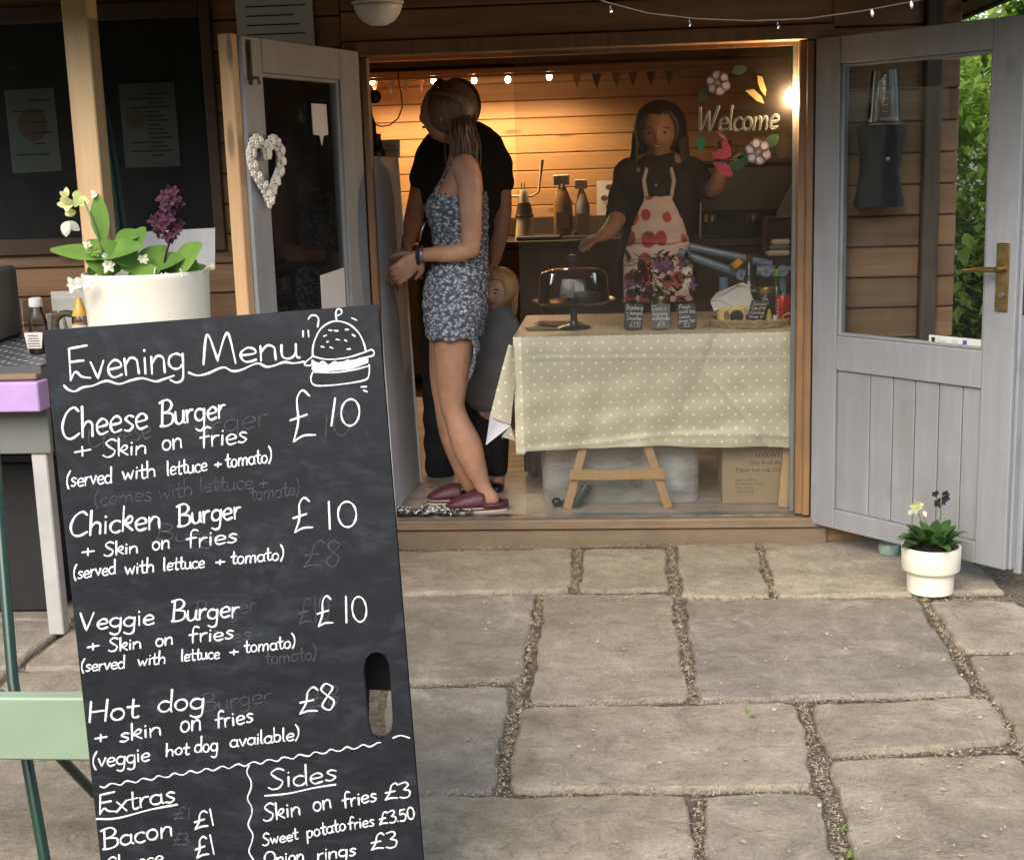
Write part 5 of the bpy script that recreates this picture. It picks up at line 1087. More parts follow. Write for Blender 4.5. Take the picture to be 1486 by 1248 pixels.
def mini(label, x0, x1, yt, yb, tilt, lines, m, y=5.30):
    """small chalk label on a little wooden easel base"""
    a = P(x0, yb, y); w_ = (P(x1, yb, y)-a).length; h_ = P(x0, yt, y).z-P(x0, yb, y).z; t_ = thing('table_chalkboard', label, 'chalkboard', (a.x+w_/2, y, TZ+.001), 'small chalk labels on the table')
    R_ = Matrix.Translation((a.x+w_/2, y, TZ+.004)) @ Matrix.Rotation(rad(-tilt), 4, 'Y') @ Matrix.Rotation(rad(-8), 4, 'X'); b = MB(); b.box((-w_/2,0,0),(w_/2,.004,h_), R_); b.build('board', m, t_, bevel=.0008)
    MB().box((a.x+w_/2-.025, y-.008, TZ+.0012), (a.x+w_/2+.025, y+.022, TZ+.0036)).build('base', M['black'], t_)
    pol = []
    for (s_, fx0, fx1, fz, hh) in lines: pol += write(s_, (-.5+fx0)*w_, -fz*h_, (-.5+fx1)*w_, -fz*h_, hh*h_, wob=.02)
    nn = (R_.to_3x3() @ Vector((0,-1,0))).normalized(); ink(pol, lambda x, y_: R_ @ Vector((x, -.0004, -y_)), .0017, .0003, nn).build('chalk_writing', M['chalk'], t_, fixn=False, smooth=True)
mini('small black chalk label for a smoothie at £3.50', 905, 932, 441, 478, -4, [('Strawberry',.04,.96,.78,.18),('+ banana',.1,.94,.57,.18),('Smoothie',.12,.92,.37,.17),('£3.50',.3,.85,.10,.2)], chk2)
mini('small grey chalk label for a milkshake at £4', 945, 973, 441, 477, 0, [('Coco +',.05,.8,.76,.17),('banana',.08,.85,.55,.17),('milkshake',.05,.98,.36,.17),('£4',.3,.7,.10,.2)], chk3)
mini('small black chalk label for mint tea at £2', 984, 1011, 441, 477, 2, [('Fresh',.1,.7,.80,.17),('mint tea',.1,.95,.61,.16),('Lemon',.1,.65,.42,.16),('ginger tea',.05,.9,.25,.16),('£2',.3,.6,.06,.16)], chk2)
jr = thing('flower_jar', 'glass jar with gold rim holding dark purple and green flowers', 'jar', (.12, 5.42, TZ+.001)); c = Vector((P(960,460,5.42).x, 5.42, TZ+.002))
MB().lathe([(.036,0),(.038,.006),(.038,.08),(.030,.095),(.030,.11)], c, 24).build('jar_glass', M['clear'], jr, smooth=50); MB().lathe([(.0345,.094),(.0355,.1),(.0345,.106),(.0355,.112),(.0335,.118)], c, 24).build('gold_rim', M['brass'], jr, smooth=30)
MB().lathe([(.033,.008),(.034,.06),(.001,.062)], c, 20).build('water', M['leafB'], jr)
r3 = random.Random(9); M['leafD'] = leafmat('dark_leaf', (.02,.05,.015), (.05,.10,.03), .15); M['petalM'] = leafmat('mauve_petal', (.16,.06,.18), (.30,.15,.30), .3)
for k in range(70):
    x = r3.gauss(958, 28); y = r3.uniform(372, 436); p = P(x, y, 5.42+r3.uniform(-.06,.06))
    if abs(x-958) > 52: continue
    mb = MB()
    for q in range(4): leaf(mb, p, (r3.uniform(-1,1), r3.uniform(-1,1), r3.uniform(-.5,1)), r3.uniform(.02,.05), r3.uniform(.012,.022), seg=3)
    mb.build('leaf_cluster', M['leafD'], jr, smooth=True, fixn=False)
for k in range(26):
    x, y = (r3.uniform(908,945), r3.uniform(385,432)) if k < 14 else ((r3.uniform(945,975), r3.uniform(375,392)) if k < 20 else (r3.uniform(985,1010), r3.uniform(378,425)))
    floret(jr, P(x, y, 5.35+r3.uniform(-.03,.03)), .02, 'petalP' if k < 12 else ('petalM' if k < 20 else 'petalW' if k % 2 else 'petalM'), 5, None, k)
for k in range(9): MB().tube([c+Vector((0,0,.03)), c+Vector((r3.uniform(-.03,.03), 0, .12)), P(r3.uniform(920,1000), r3.uniform(385,410), 5.42)], .0016, 5).build('stem', M['stemG'], jr)
# woven tray and what it holds
M['wicker'] = plain('woven_straw', (.36,.25,.14), .8, .3, 50, .4)
by = 5.37; bc = Vector((P(1093,462,by).x, by, TZ+.002)); rxx = .158; ryy = .105
bk = thing('woven_tray', 'oval woven straw tray with a plaited rim on the spotted cloth', 'basket', bc)
for row in range(3):
    for st2 in (0, 1):
        pts = [bc+Vector(((rxx+.004*row+.0035*math.sin(k*.9+st2*math.pi+row))*math.cos(k*2*math.pi/84), (ryy+.004*row+.0035*math.sin(k*.9+st2*math.pi+row))*math.sin(k*2*math.pi/84), .006+row*.010+.004*math.cos(k*.9+st2*math.pi+row))) for k in range(84)]
        MB().tube(pts, .0055, 6, closed=True).build('plaited_rim', M['wicker'], bk, smooth=True)
MB().lathe([(1,.002),(1,.006),(.001,.006)], bc, 40, sx=rxx-.002, sy=ryy-.002).build('tray_base', M['wicker'], bk)
MB().tube([bc+Vector((rxx-.028+.026*math.cos(a), -ryy*.72, .026+.026*math.sin(a))) for a in [k*math.pi/10 for k in range(20)]], .0045, 8, closed=True).build('handle_loop', M['wicker'], bk, smooth=True)
def onT(px, dy=0): return Vector((P(px, 455, by+dy).x, by+dy, TZ+.009))
can = thing('drink_can', 'red soft drink can with white script standing in the woven tray', 'can', onT(1136,-.035)); c = onT(1136,-.035); M['red'] = plain('red_can_print', (.45,.012,.015), .28, .05, 4, .02, .3)
cr_ = .030; MB().lathe([(.024,0),(cr_,.008),(cr_,.100),(.026,.112)], c, 28).build('can_body', M['red'], can, smooth=40); MB().lathe([(.0262,.1122),(.0265,.115),(.024,.1155),(.022,.111),(.001,.111)], c, 28).build('can_top', M['steel'], can, smooth=40)
def wrap(x, y): a = rad(-112)-(y-.008)/cr_*-1; return (c.x+(cr_+.0004)*math.cos(a), c.y+(cr_+.0004)*math.sin(a), c.z+.010+x)
font_mb('Coca-Cola', .024, lambda x, y: wrap(x*.84, -y), shear=.3).build('script_lettering', M['white'], can, fixn=False)
gb2 = thing('green_bottle', 'slim dark green bottle with bright green cap behind the red can', 'bottle', onT(1127,.04)); c = onT(1127,.04); gg = plain('green_glass', (.012,.07,.02), .12, .1); 
MB().lathe([(.026,0),(.028,.01),(.028,.09),(.014,.135),(.011,.15),(.011,.185)], c, 22).build('bottle_body', gg, gb2, smooth=60); MB().lathe([(.0125,.180),(.013,.184),(.0125,.205),(.001,.206)], c, 18).build('cap', plain('lime_cap', (.16,.35,.06), .35), gb2, smooth=40)
bj = thing('dark_jar', 'black jar with gold lid and pale lettering in the woven tray', 'jar', onT(1111,-.01)); c = onT(1111,-.01)
MB().lathe([(.030,0),(.033,.006),(.033,.105),(.028,.118)], c, 24).build('jar_body', M['black'], bj, smooth=45); MB().lathe([(.0315,.1185),(.033,.122),(.033,.140),(.030,.143),(.001,.143)], c, 24).build('gold_lid', plain('gold_foil', (.45,.36,.13), .3, .2, 20, .1, .9), bj, smooth=40)
for i, s_ in enumerate(('Chai', 'Latte')): font_mb(s_, .013, lambda x, y, i=i: (c.x-.018+x, c.y-.0345, c.z+.095-i*.014+y)).build('lettering', M['label'], bj, fixn=False)
db = thing('dark_bottle', 'tall dark glass bottle with white lettering behind the napkins', 'bottle', onT(1087,.03)); c = onT(1087,.03)
MB().lathe([(.035,0),(.038,.01),(.038,.12),(.034,.145),(.018,.185),(.014,.20),(.014,.235),(.012,.238)], c, 26).build('bottle_body', plain('smoked_glass', (.02,.03,.03), .12, .1), db, smooth=60); MB().lathe([(.0125,.238),(.0135,.24),(.0135,.262),(.001,.263)], c, 18).build('cap', plain('brown_cap', (.09,.035,.025), .5), db, smooth=40)
font_mb('Cordial', .017, lambda x, y: (c.x-.028+x, c.y-.039, c.z+.125+y)).build('lettering', M['label'], db, fixn=False)
yt = thing('yellow_tin', 'pale yellow tin with a round dark patch under white napkins', 'tin', onT(1062,-.03)); c = onT(1062,-.03)
MB().box((c.x-.056,c.y-.03,c.z),(c.x+.052,c.y+.035,c.z+.075)).build('tin_body', plain('butter_yellow', (.62,.46,.17), .45, .1, 30, .05), yt, bevel=.008, seg=3)
b = MB(); b.ball((c.x+.016,c.y-.031,c.z+.036), .026, 18, 10, (1,.06,1)); b.build('dark_patch', M['black'], yt, smooth=True); b = MB(); b.ball((c.x-.022,c.y-.031,c.z+.04), .016, 12, 8, (.7,.05,1.2)); b.build('leaf_print', M['sill'], yt, smooth=True)
nk = thing('paper_napkins', 'fanned white paper napkins resting on the yellow tin', 'napkins', (c.x, c.y, c.z+.08))
for k, (q, dz) in enumerate((([(1030,437),(1071,413),(1088,417),(1092,446),(1082,455),(1048,437)], 0), ([(1031,439),(1036,452),(1050,447),(1090,459),(1094,437),(1088,421),(1060,423)], .006))):
    MB().prism([P(x, y, by-.075+dz+.0006*(x-1030)) for x, y in q], (0,.0025,0)).build('napkin', M['paper'], nk, bevel=.001)
b = MB(); b.add([P(1031,437,5.292), P(1071,413,5.30), P(1088,417,5.33), P(1078,400+10,5.40), P(1040,425,5.40)], [(0,1,4),(1,3,4),(1,2,3)]); b.build('napkin_top', M['paper'], nk, fixn=False, solid=.002)
def minib(label, q, y): pass
bs2 = thing('tray_chalkboard', 'small black chalk price list propped in the woven tray', 'chalkboard', onT(1100,-.075)); q = [P(x, y, by-.085) for x, y in ((1084,465),(1107,466),(1114,436),(1091,436))]
MB().prism(q, (0,.004,0)).build('board', chk2, bs2)
pol = []; 
for i, s_ in enumerate(('Soda', 'Coke £1.50', 'Cordial', 'Water £1')): x0 = 1092-i*1.6; pol += write(s_, x0, 443+i*6.2, x0+20, 443+i*6.2, 4.0)
ink(pol, lambda x, y: P(x, y, by-.0855), .0015, .0003, Vector((0,-1,0))).build('chalk_writing', M['chalk'], bs2, fixn=False, smooth=True)
lm = thing('yellow_cone', 'yellow green pointed carton between the chalk list and the can', 'carton', onT(1115,-.06)); MB().lathe([(.017,0),(.012,.03),(.005,.06),(.001,.064)], onT(1116,-.06), 16).build('carton_body', plain('lime_yellow', (.36,.36,.06), .5), lm, smooth=50)
tgx = thing('price_ticket', 'small cream price ticket at the foot of the red can', 'ticket', onT(1121,-.08)); MB().box((onT(1121).x-.006, by-.082, TZ+.024), (onT(1121).x+.008, by-.080, TZ+.05)).build('ticket', M['paper'], tgx)

# blue tubular frame behind the tray
bf = thing('blue_folding_frame', 'light blue tubular metal frame with bolted joints behind the woven tray', 'frame', (.3, 5.98, .105)); M['blue'] = plain('powder_blue_enamel', (.13,.22,.40), .35, .06, 6, .03)
for a_, c_, r, nm in (((984,366),(1074,398),.019,'tube'),((1000,358),(1120,384),.017,'tube'),((1050,402),(1052,640),.021,'upright_tube'),((1098,393),(1124,394),.024,'tube'),((1138,391),(1160,389),.012,'tube'),((1036,446),(1075,470),.014,'tube')):
    y = 5.97 if nm != 'upright_tube' else 6.0
    MB().tube([P(*a_, y), P(*c_, y)], r, 14).build(nm, M['blue'], bf, smooth=50)
for x, y in ((1076,399),(1136,393),(1112,394)): MB().tube([P(x, y, 5.945), P(x, y, 5.995)], .024, 16).build('joint', M['blue'], bf, smooth=50); MB().ball(P(x, y, 5.942), .007).build('bolt', M['steel'], bf, smooth=True)
MB().tube([P(1066,379,5.93), P(1072,386,5.93)], .026, 14).build('yellow_band', M['yellow'], bf, smooth=50); MB().tube([P(1136,393,6.0), (P(1136,393,6.0).x, 6.02, .11)], .018, 12).build('upright_tube', M['blue'], bf, smooth=50)

# ---------------------------------------------------------------- side pane with its stickers
gp = sub('glazed_side_pane', cabin, (.1, 5.07, ZS), label='tall clear pane fixed right of the doorway')
MB().box((-.40, 5.098, .108), (.608, 5.102, ZT-.004)).build('pane', M['screen_glass'], gp); MB().box((.602, 5.095, .108), (.617, 5.108, ZT)).build('pane_edge', M['greytop'], gp); MB().box((-.40, 5.092, ZT-.012), (.60, 5.108, ZT)).build('pane_rail', M['frame_oak'], gp)
PYY = 5.096
def decal(nm, pts, m, lift=0, label=None): return MB().prism([P(x, y, PYY-lift) for x, y in pts], (0,.0008,0)).build(nm, M[m] if isinstance(m, str) else m, gp, label=label)
t = NT('frosted_lettering'); t.col((.17,.19,.17)); t.rough(.6); tr = t.new('BsdfTransparent'); mx = t.new('MixShader', i0=.30, i1=tr, i2=t.b.outputs[0]); t.t.links.new(mx.outputs[0], t.out.inputs['Surface']); M['frost'] = t.m
ink(write('Welcome', 1011, 192, 1128, 186, 36, slant=.15), lambda x, y: P(x, y, PYY), .012, .0005, Vector((0,-1,0))).build('welcome_lettering', M['frost'], gp, smooth=True, fixn=False)
pk = leafmat('pink_petal_print', (.34,.24,.24), (.46,.36,.33), .3); pk3 = plain('pale_petal_print', (.58,.52,.50), .6); pk4 = plain('plum_shadow_print', (.14,.07,.08), .6); pk2 = plain('gold_stamen', (.35,.25,.06), .6)
def blossom(x, y, r, s):
    q = random.Random(s)
    for k in range(6):
        a = k*math.pi/3+.3; cx3, cy3 = x+r*.55*math.cos(a), y+r*.55*math.sin(a)
        decal('flower_petal', [(cx3+r*.41*math.cos(t)*(1+.1*math.sin(3*t+k)), cy3+r*.41*math.sin(t)*1.05) for t in [j*2*math.pi/14 for j in range(14)]], pk, .0003*k)
        cx3, cy3 = x+r*.60*math.cos(a), y+r*.60*math.sin(a); decal('petal_highlight', [(cx3+r*.24*math.cos(t), cy3+r*.24*math.sin(t)) for t in [j*2*math.pi/10 for j in range(10)]], pk3, .0022)
        decal('petal_vein', [(x+r*.30*math.cos(a+.5), y+r*.30*math.sin(a+.5)), (x+r*.78*math.cos(a+.49), y+r*.78*math.sin(a+.49)), (x+r*.80*math.cos(a+.55), y+r*.80*math.sin(a+.55)), (x+r*.32*math.cos(a+.62), y+r*.32*math.sin(a+.62))], pk4, .0028)
    decal('flower_centre', [(x+r*.16*math.cos(t), y+r*.16*math.sin(t)) for t in [j*2*math.pi/8 for j in range(8)]], pk2, .003)
blossom(1042, 121, 19, 1); blossom(1100, 221, 20, 2)
def dleaf(x0, y0, x1, y1, w_, m):
    L = math.hypot(x1-x0, y1-y0); ux, uy = (x1-x0)/L, (y1-y0)/L; o = []
    for j in range(11): t_ = j/10; ww = w_*math.sin(math.pi*t_)**.7*(1+.12*(j % 2)); o.append((x0+ux*L*t_-uy*ww, y0+uy*L*t_+ux*ww))
    for j in range(9, 0, -1): t_ = j/10; ww = w_*math.sin(math.pi*t_)**.7*(1+.12*(j % 2)); o.append((x0+ux*L*t_+uy*ww, y0+uy*L*t_-ux*ww))
    decal('leaf_sticker', o, m)
dg = plain('dark_green_print', (.03,.07,.02), .6)
dleaf(1027,127,1014,148,6,dg); dleaf(1062,105,1084,99,7,dg); dleaf(1017,196,1017,220,6,plain('bright_green_print', (.02,.16,.04), .6)); dleaf(1110,214,1130,196,8,dg); dleaf(1092,226,1056,244,9,dg); dleaf(1080,222,1060,236,4,plain('olive_print', (.16,.13,.05), .6))
rp = NT('red_glitter_print'); vo = rp.new('TexVoronoi', Vector=rp.pos(), Scale=160.0).outputs['Distance']; rp.col(rp.ramp(vo, [(.12,(.9,.6,.6)),(.2,(.42,.04,.05))])); rp.b.inputs['Metallic'].default_value = .3
decal('butterfly_wing', [(1040,220),(1032,222),(1036,230),(1052,231),(1062,227),(1060,214),(1053,203),(1047,206),(1048,216)], rp.m, label='red butterfly wing'); decal('butterfly_wing', [(1033,236),(1046,235),(1058,240),(1064,254),(1058,258),(1046,252),(1040,244)], rp.m, .001, label='red butterfly wing'); decal('butterfly_body', [(1036,232),(1055,231.5),(1058,234),(1054,236),(1036,235.5)], 'black', .0015)
yp = plain('mustard_print', (.40,.33,.10), .6)
decal('butterfly_wing', [(1081,132),(1094,130),(1105,140),(1109,151),(1098,147),(1088,138)], yp, label='yellow butterfly wing'); decal('butterfly_wing', [(1099,110),(1106,112),(1112,130),(1111,140),(1104,132),(1100,122)], yp, .001, label='yellow butterfly wing')
# ---------------------------------------------------------------- people
def remesh(mb, name, m, parent, vox=.007, sm=4, fac=.6, label=None, post=None):
    off = wloc(parent); me = bpy.data.meshes.new(name); me.from_pydata([tuple(Vector(v)-off) for v in mb.v], [], mb.f); me.validate()
    bm_ = bmesh.new(); bm_.from_mesh(me); bmesh.ops.recalc_face_normals(bm_, faces=bm_.faces); bm_.to_mesh(me); bm_.free()
    o = bpy.data.objects.new('t', me); C.objects.link(o)
    r = o.modifiers.new('r', 'REMESH'); r.mode = 'VOXEL'; r.voxel_size = vox
    s = o.modifiers.new('s', 'SMOOTH'); s.factor = fac; s.iterations = sm
    dg_ = bpy.context.evaluated_depsgraph_get(); ev = o.evaluated_get(dg_); me2 = bpy.data.meshes.new_from_object(ev)
    bpy.data.objects.remove(o); me2.name = name
    if post:
        for v in me2.vertices: v.co = post(v.co+off)-off
    me2.materials.clear(); me2.materials.append(m); me2.shade_smooth()
    o2 = bpy.data.objects.new(name, me2); C.objects.link(o2); o2.parent = parent
    if label: o2['label'] = label
    return o2
def skin_mat(name, c):
    t = NT(name); n = t.noise(t.pos(), 12, 4, .6); c0 = t.ramp(n, [(.3, sc3(c, .78)), (.7, sc3(c, 1.12))]); n5 = t.noise(t.pos(), 38, 5, .7); c0 = t.mix(t.ramp(n5, [(.5, (0,)*3), (.72, (.4,)*3)]), c0, (c[0]*.85, c[1]*.6, c[2]*.55)); t.col(c0); t.rough(t.ramp(n5, [(.3, (.40,)*3), (.7, (.62,)*3)]))
    t.b.inputs['Subsurface Weight'].default_value = .08; t.b.inputs['Subsurface Radius'].default_value = (.01,.004,.002); t.bump(t.noise(t.pos(), 160, 3), .08, .001); return t.m
def hair_mat(name, c1, c2):
    t = NT(name); n = t.noise(t.pos((60, 60, 4)), 1.5, 4, .6); t.col(t.ramp(n, [(.35, c2), (.65, c1)])); t.rough(.42); t.bump(n, .5, .004); return t.m
def head_pts(mb, c, f, h=.225, w_=.155, up=(0,0,1)):
    """adult head: f faces forward; adds a modelled head with brow, nose, lips, chin, ears"""
    f = Vector(f).normalized(); u = Vector(up); r = f.cross(u).normalized(); u = r.cross(f); c = Vector(c); nu, nv = 48, 36; vs = []
    g = lambda x, z, cx, cz, sx, sz: math.exp(-((x-cx)/sx)**2-((z-cz)/sz)**2)
    for j in range(nv+1):
        ph = math.pi*j/nv
        for i in range(nu):
            th = 2*math.pi*i/nu; x, y, z = math.sin(ph)*math.sin(th), math.sin(ph)*math.cos(th), -math.cos(ph)
            X = x*w_*.5; Y = y*h*.42; Z = z*h*.5
            if z < 0: X *= 1-.30*(-z)**1.4; Y *= 1-.12*(-z) if y > 0 else 1-.45*(-z)
            if y > 0:
                xn, zn = x, z; k = h
                Y += k*(.085*g(xn,zn,0,-.17,.13,.14)+.035*g(xn,zn,0,.02,.09,.2)+.022*g(xn,zn,0,.22,.5,.12)-.030*g(xn,zn,.36,.06,.17,.11)-.030*g(xn,zn,-.36,.06,.17,.11)
                        +.026*g(xn,zn,0,-.44,.24,.10)-.012*g(xn,zn,0,-.425,.26,.02)+.04*g(xn,zn,0,-.76,.26,.15)+.012*g(xn,zn,.42,-.25,.2,.2)+.012*g(xn,zn,-.42,-.25,.2,.2))
            vs.append(c+r*X+f*Y+u*Z)
    fs = [(j*nu+i, j*nu+(i+1) % nu, (j+1)*nu+(i+1) % nu, (j+1)*nu+i) for j in range(nv) for i in range(nu)]
    mb.add(vs, fs)
    for s_ in (-1, 1): e = MB(); mb.ball(c+r*(s_*w_*.50)-f*.012+u*(-.012*h/.225), h*.12, 10, 7, (.35, .35, 1)) ; mb.ball(c+r*(s_*w_*.505)-f*.018, h*.085, 10, 7, (.5, .5, 1.3))
    return r, f, u
def face_bits(par, c, f, h, w_, lipc, eyec, smile=False):
    f = Vector(f).normalized(); r = f.cross(Vector((0,0,1))).normalized(); u = r.cross(f); c = Vector(c)-f*.005
    for s_ in (-1, 1):
        e = c+r*(s_*w_*.20)+f*(h*.375)+u*(h*.028); MB().ball(e, h*.044, 12, 8, (1,1,.55)).build('eye', eyew, par, smooth=True); MB().ball(e+f*(h*.038), h*.026, 10, 6, (1,.6,1)).build('iris', eyec, par, smooth=True)
        MB().tube([e+r*(-.1*h)+u*(.075*h)+f*(.006), e+u*(.10*h)+f*.009, e+r*(.1*h)+u*(.08*h)+f*(.004)], h*.012, 6).build('eyebrow', lipc[1], par, smooth=True)
    m_ = c+f*(h*.447)-u*(h*.215); k = .06 if smile else .0
    MB().tube([m_+r*(-.13*h)-f*(.03*h)+u*(k*h), m_+r*(-.06*h)+u*(.005*h), m_+u*(-.002*h)+f*.002, m_+r*(.06*h)+u*(.005*h), m_+r*(.13*h)-f*(.03*h)+u*(k*h)], [h*.006,h*.018,h*.022,h*.018,h*.006], 8).build('lips', lipc[0], par, smooth=True)
    if smile: MB().tube([m_+r*(-.08*h)+u*(.02*h)-f*.001, m_+u*(.004*h)+f*.0045, m_+r*(.08*h)+u*(.02*h)-f*.001], h*.011, 6).build('teeth', M['white'], par, smooth=True)
def hand_pts(mb, wrist, palm, fdir, side, s=1.0, curl=.5, thumb=1):
    """palm and five tapering bent fingers; fdir points along the hand, side across it, palm = palm normal"""
    wv = Vector(wrist); f = Vector(fdir).normalized(); sd = Vector(side); sd = (sd-f*sd.dot(f)).normalized(); n = Vector(palm); n = (n-f*n.dot(f)-sd*n.dot(sd)).normalized()
    mb.limb([wv-f*.012*s, wv+f*.02*s, wv+f*.055*s, wv+f*.082*s], [(.022*s,.017*s),(.030*s,.016*s),(.038*s,.015*s),(.036*s,.012*s)], 14, tuple(sd), 4)
    for k, (o_, l) in enumerate(((-.030,.070),(-.010,.080),(.010,.075),(.029,.058))):
        b0 = wv+f*(.072*s)+sd*(o_*s); l *= s; c1 = curl*(.8+.15*k); d = f; p = [b0, b0+f*(.012*s)]
        for j, seg in enumerate((.42,.32,.26)):
            ang = c1*(.55+.5*j); d = (d*math.cos(ang)+n*math.sin(ang)).normalized(); p.append(p[-1]+d*(l*seg))
        mb.limb(p, [.0088*s,.0092*s,.0086*s,.0078*s,.0066*s], 8, tuple(sd), 3)
    b0 = wv+f*(.018*s)+sd*(-.028*s*thumb); d1 = (f*.75-sd*(.75*thumb)+n*.35).normalized(); d2 = (f*.95-sd*(.25*thumb)+n*.5).normalized()
    mb.limb([b0, b0+d1*(.030*s), b0+d1*(.030*s)+d2*(.028*s), b0+d1*(.030*s)+d2*(.050*s)], [.013*s,.0115*s,.0105*s,.008*s], 8, tuple(n), 3)
def strands(name, m, par, roots, n, seed, r=.004, jit=.006, segs=7, nn=5):
    q = random.Random(seed); mb = MB()
    for k in range(n):
        path = roots(q); pts = [Vector(p)+Vector((q.gauss(0,jit)*min(1,i*.5), q.gauss(0,jit)*min(1,i*.5), q.gauss(0,jit*.5))) for i, p in enumerate(path)]
        s2 = []
        for i in range(len(pts)-1):
            p0, p1, p2, p3 = pts[max(i-1,0)], pts[i], pts[i+1], pts[min(i+2,len(pts)-1)]
            for j in range(3): t_ = j/3; s2.append(.5*((2*p1)+(p2-p0)*t_+(2*p0-5*p1+4*p2-p3)*t_*t_+(3*p1-p0-3*p2+p3)*t_**3))
        s2.append(pts[-1]); mm = len(s2); mb.tube(s2, [r*(1-.75*(i/(mm-1))**2) for i in range(mm)], nn)
    return mb.build(name, m, par, smooth=True, fixn=False)
tan = skin_mat('tanned_skin', (.42,.235,.15)); fairs = skin_mat('fair_skin', (.55,.34,.25)); oliv = skin_mat('warm_skin', (.40,.22,.14))
eyew = plain('eye_white', (.28,.25,.23), .3, .05); lip = plain('lip_tone', (.32,.10,.08), .4); brow = plain('brown_brow', (.06,.035,.02), .7); iris = plain('dark_iris', (.02,.012,.008), .15)

# woman in the short patterned dress, standing in the doorway facing left
WY = 5.22
w1 = thing('person', 'long haired woman in short blue patterned dress and maroon clogs in the doorway', 'person', (-.63, WY, .105))
Q = lambda x, y, dy=0.: P(x, y, WY+dy)
b = MB()
b.limb([Q(670,196), Q(671,222), Q(671,240)], [.047,.050,.055], 14)
b.limb([Q(672,236), Q(671,262), Q(664,300), Q(668,345), Q(668,375), Q(664,425), Q(660,462)], [(.135,.058),(.155,.078),(.140,.104),(.122,.092),(.122,.090),(.158,.112),(.150,.105)], 20)
for s_, sw_ in ((-1, 0), (1, 4)):
    b.limb([Q(674-sw_,243,.15*s_), Q(681-sw_,262,.175*s_), Q(683-sw_,300,.185*s_), Q(684-sw_,338,.185*s_), Q(683-sw_,362,.18*s_)], [.050,.047,.042,.038,.034], 14)
    b.limb([Q(683-sw_,362,.18*s_), Q(660,368,.175*s_), Q(632,369,.15*s_), Q(611,371,.13*s_)], [.034,.034,.030,.024], 14)
b.limb([Q(660,452,-.07), Q(658,490,-.075), Q(657,540,-.07), Q(656,585,-.065), Q(664,612,-.06), Q(677,645,-.06), Q(690,680,-.06), Q(702,708,-.06), Q(712,724,-.06)], [.088,.076,.066,.050,.048,.059,.046,.031,.035], 18)
b.limb([Q(655,452,.08), Q(650,495,.08), Q(646,545,.08), Q(648,590,.075), Q(656,625,.07), Q(666,655,.07), Q(676,690,.07), Q(681,704,.07)], [.086,.074,.062,.048,.054,.052,.038,.031], 18)
b.limb([Q(708,728,-.06), Q(680,738,-.06)], [.03,.03], 10)
hand_pts(b, Q(609,371,-.13), (-.3,.9,-.2), (-.75,.1,-.62), (.1,-.25,1), 1.05, .55, 1)
hand_pts(b, Q(606,374,.12), (-.3,-.9,-.2), (-.8,0,-.55), (.1,.1,1), 1.0, .55, -1)
hc = Q(647,164); hf = Vector((-.97,.22,-.02))
head_pts(b, hc, hf, .225, .158)
wbody = remesh(b, 'body', tan, w1, .0046, 4)
face_bits(w1, hc-hf.normalized()*.006, hf, .225, .158, (lip, brow), iris)
# dress: ruched bodice, waist seam and skirt
def dress_mat():
    t = NT('blue_ditsy_print'); v = t.pos(); vo = t.new('TexVoronoi', Vector=t.pos((62,62,105)), Scale=1.0, Randomness=1.0).outputs['Distance']; n = t.noise(v, 70, 4, .7, .8)
    f = t.math('ADD', t.math('MULTIPLY', vo, .8), t.math('MULTIPLY', n, .5))
    t.col(t.ramp(f, [(.40,(.52,.54,.56)),(.52,(.26,.29,.33)),(.64,(.13,.155,.20)),(.84,(.055,.068,.10))])); t.rough(.85); t.bump(t.noise(t.pos((8,8,40)), 1.2, 4, .6), .5, .01); return t.m
dm = dress_mat()
b = MB(); rows_ = []
prof = [(276,668,.090,.135),(284,665,.106,.145),(300,662,.118,.150),(322,666,.110,.142),(345,668,.102,.134),(366,669,.100,.130),(380,668,.104,.138),(400,664,.118,.172),(425,662,.124,.184),(450,661,.121,.186),(470,660,.112,.182),(486,660,.106,.176)]
vs = []; nk_ = 120; sub_ = 6; pr2 = []
for i in range(len(prof)-1):
    for j in range(sub_): t_ = j/sub_; pr2.append(tuple(a_+(c_-a_)*t_ for a_, c_ in zip(prof[i], prof[i+1])))
pr2.append(prof[-1])
for i, (yy, xx, ra, rb_) in enumerate(pr2):
    c_ = Q(xx, yy)
    for k in range(nk_):
        a = 2*math.pi*k/nk_; ruch = .0030*math.sin(i*1.35+2.2*math.sin(a*5+i*.2)+1.5*math.sin(a*11))+.0020*math.sin(a*23+i*.5)
        if i < 3: top = .018*math.cos(a*1)*-1
        else: top = 0
        vs.append(c_+Vector(((ra+ruch)*math.cos(a), (rb_+ruch)*math.sin(a), top*(1-i/3.) if i < 3 else (.004*math.sin(a*9) if i > len(pr2)-3 else 0))))
m_ = len(pr2); b.add(vs, [(i*nk_+k, i*nk_+(k+1) % nk_, (i+1)*nk_+(k+1) % nk_, (i+1)*nk_+k) for i in range(m_-1) for k in range(nk_)])
b.build('dress', dm, w1, smooth=True, solid=.004)
def onbody(p):
    l_ = Vector(p)-wloc(w1); ok, co, nr, _ = wbody.closest_point_on_mesh(l_); return co+nr*.004+wloc(w1)
for s_ in (-1, 1):
    raw = [Q(634,286,.095*s_), Q(638,268,.105*s_), Q(648,250,.115*s_), Q(664,234,.12*s_), Q(682,232,.12*s_), Q(698,250,.11*s_), Q(704,272,.10*s_), Q(704,292,.09*s_)]
    pts_ = []
    for a_, c_ in zip(raw[:-1], raw[1:]): pts_ += [onbody(a_.lerp(c_, k/4)) for k in range(4)]
    MB().tube(pts_, .0048, 8).build('shoulder_strap', dm, w1, smooth=True)
b = MB()
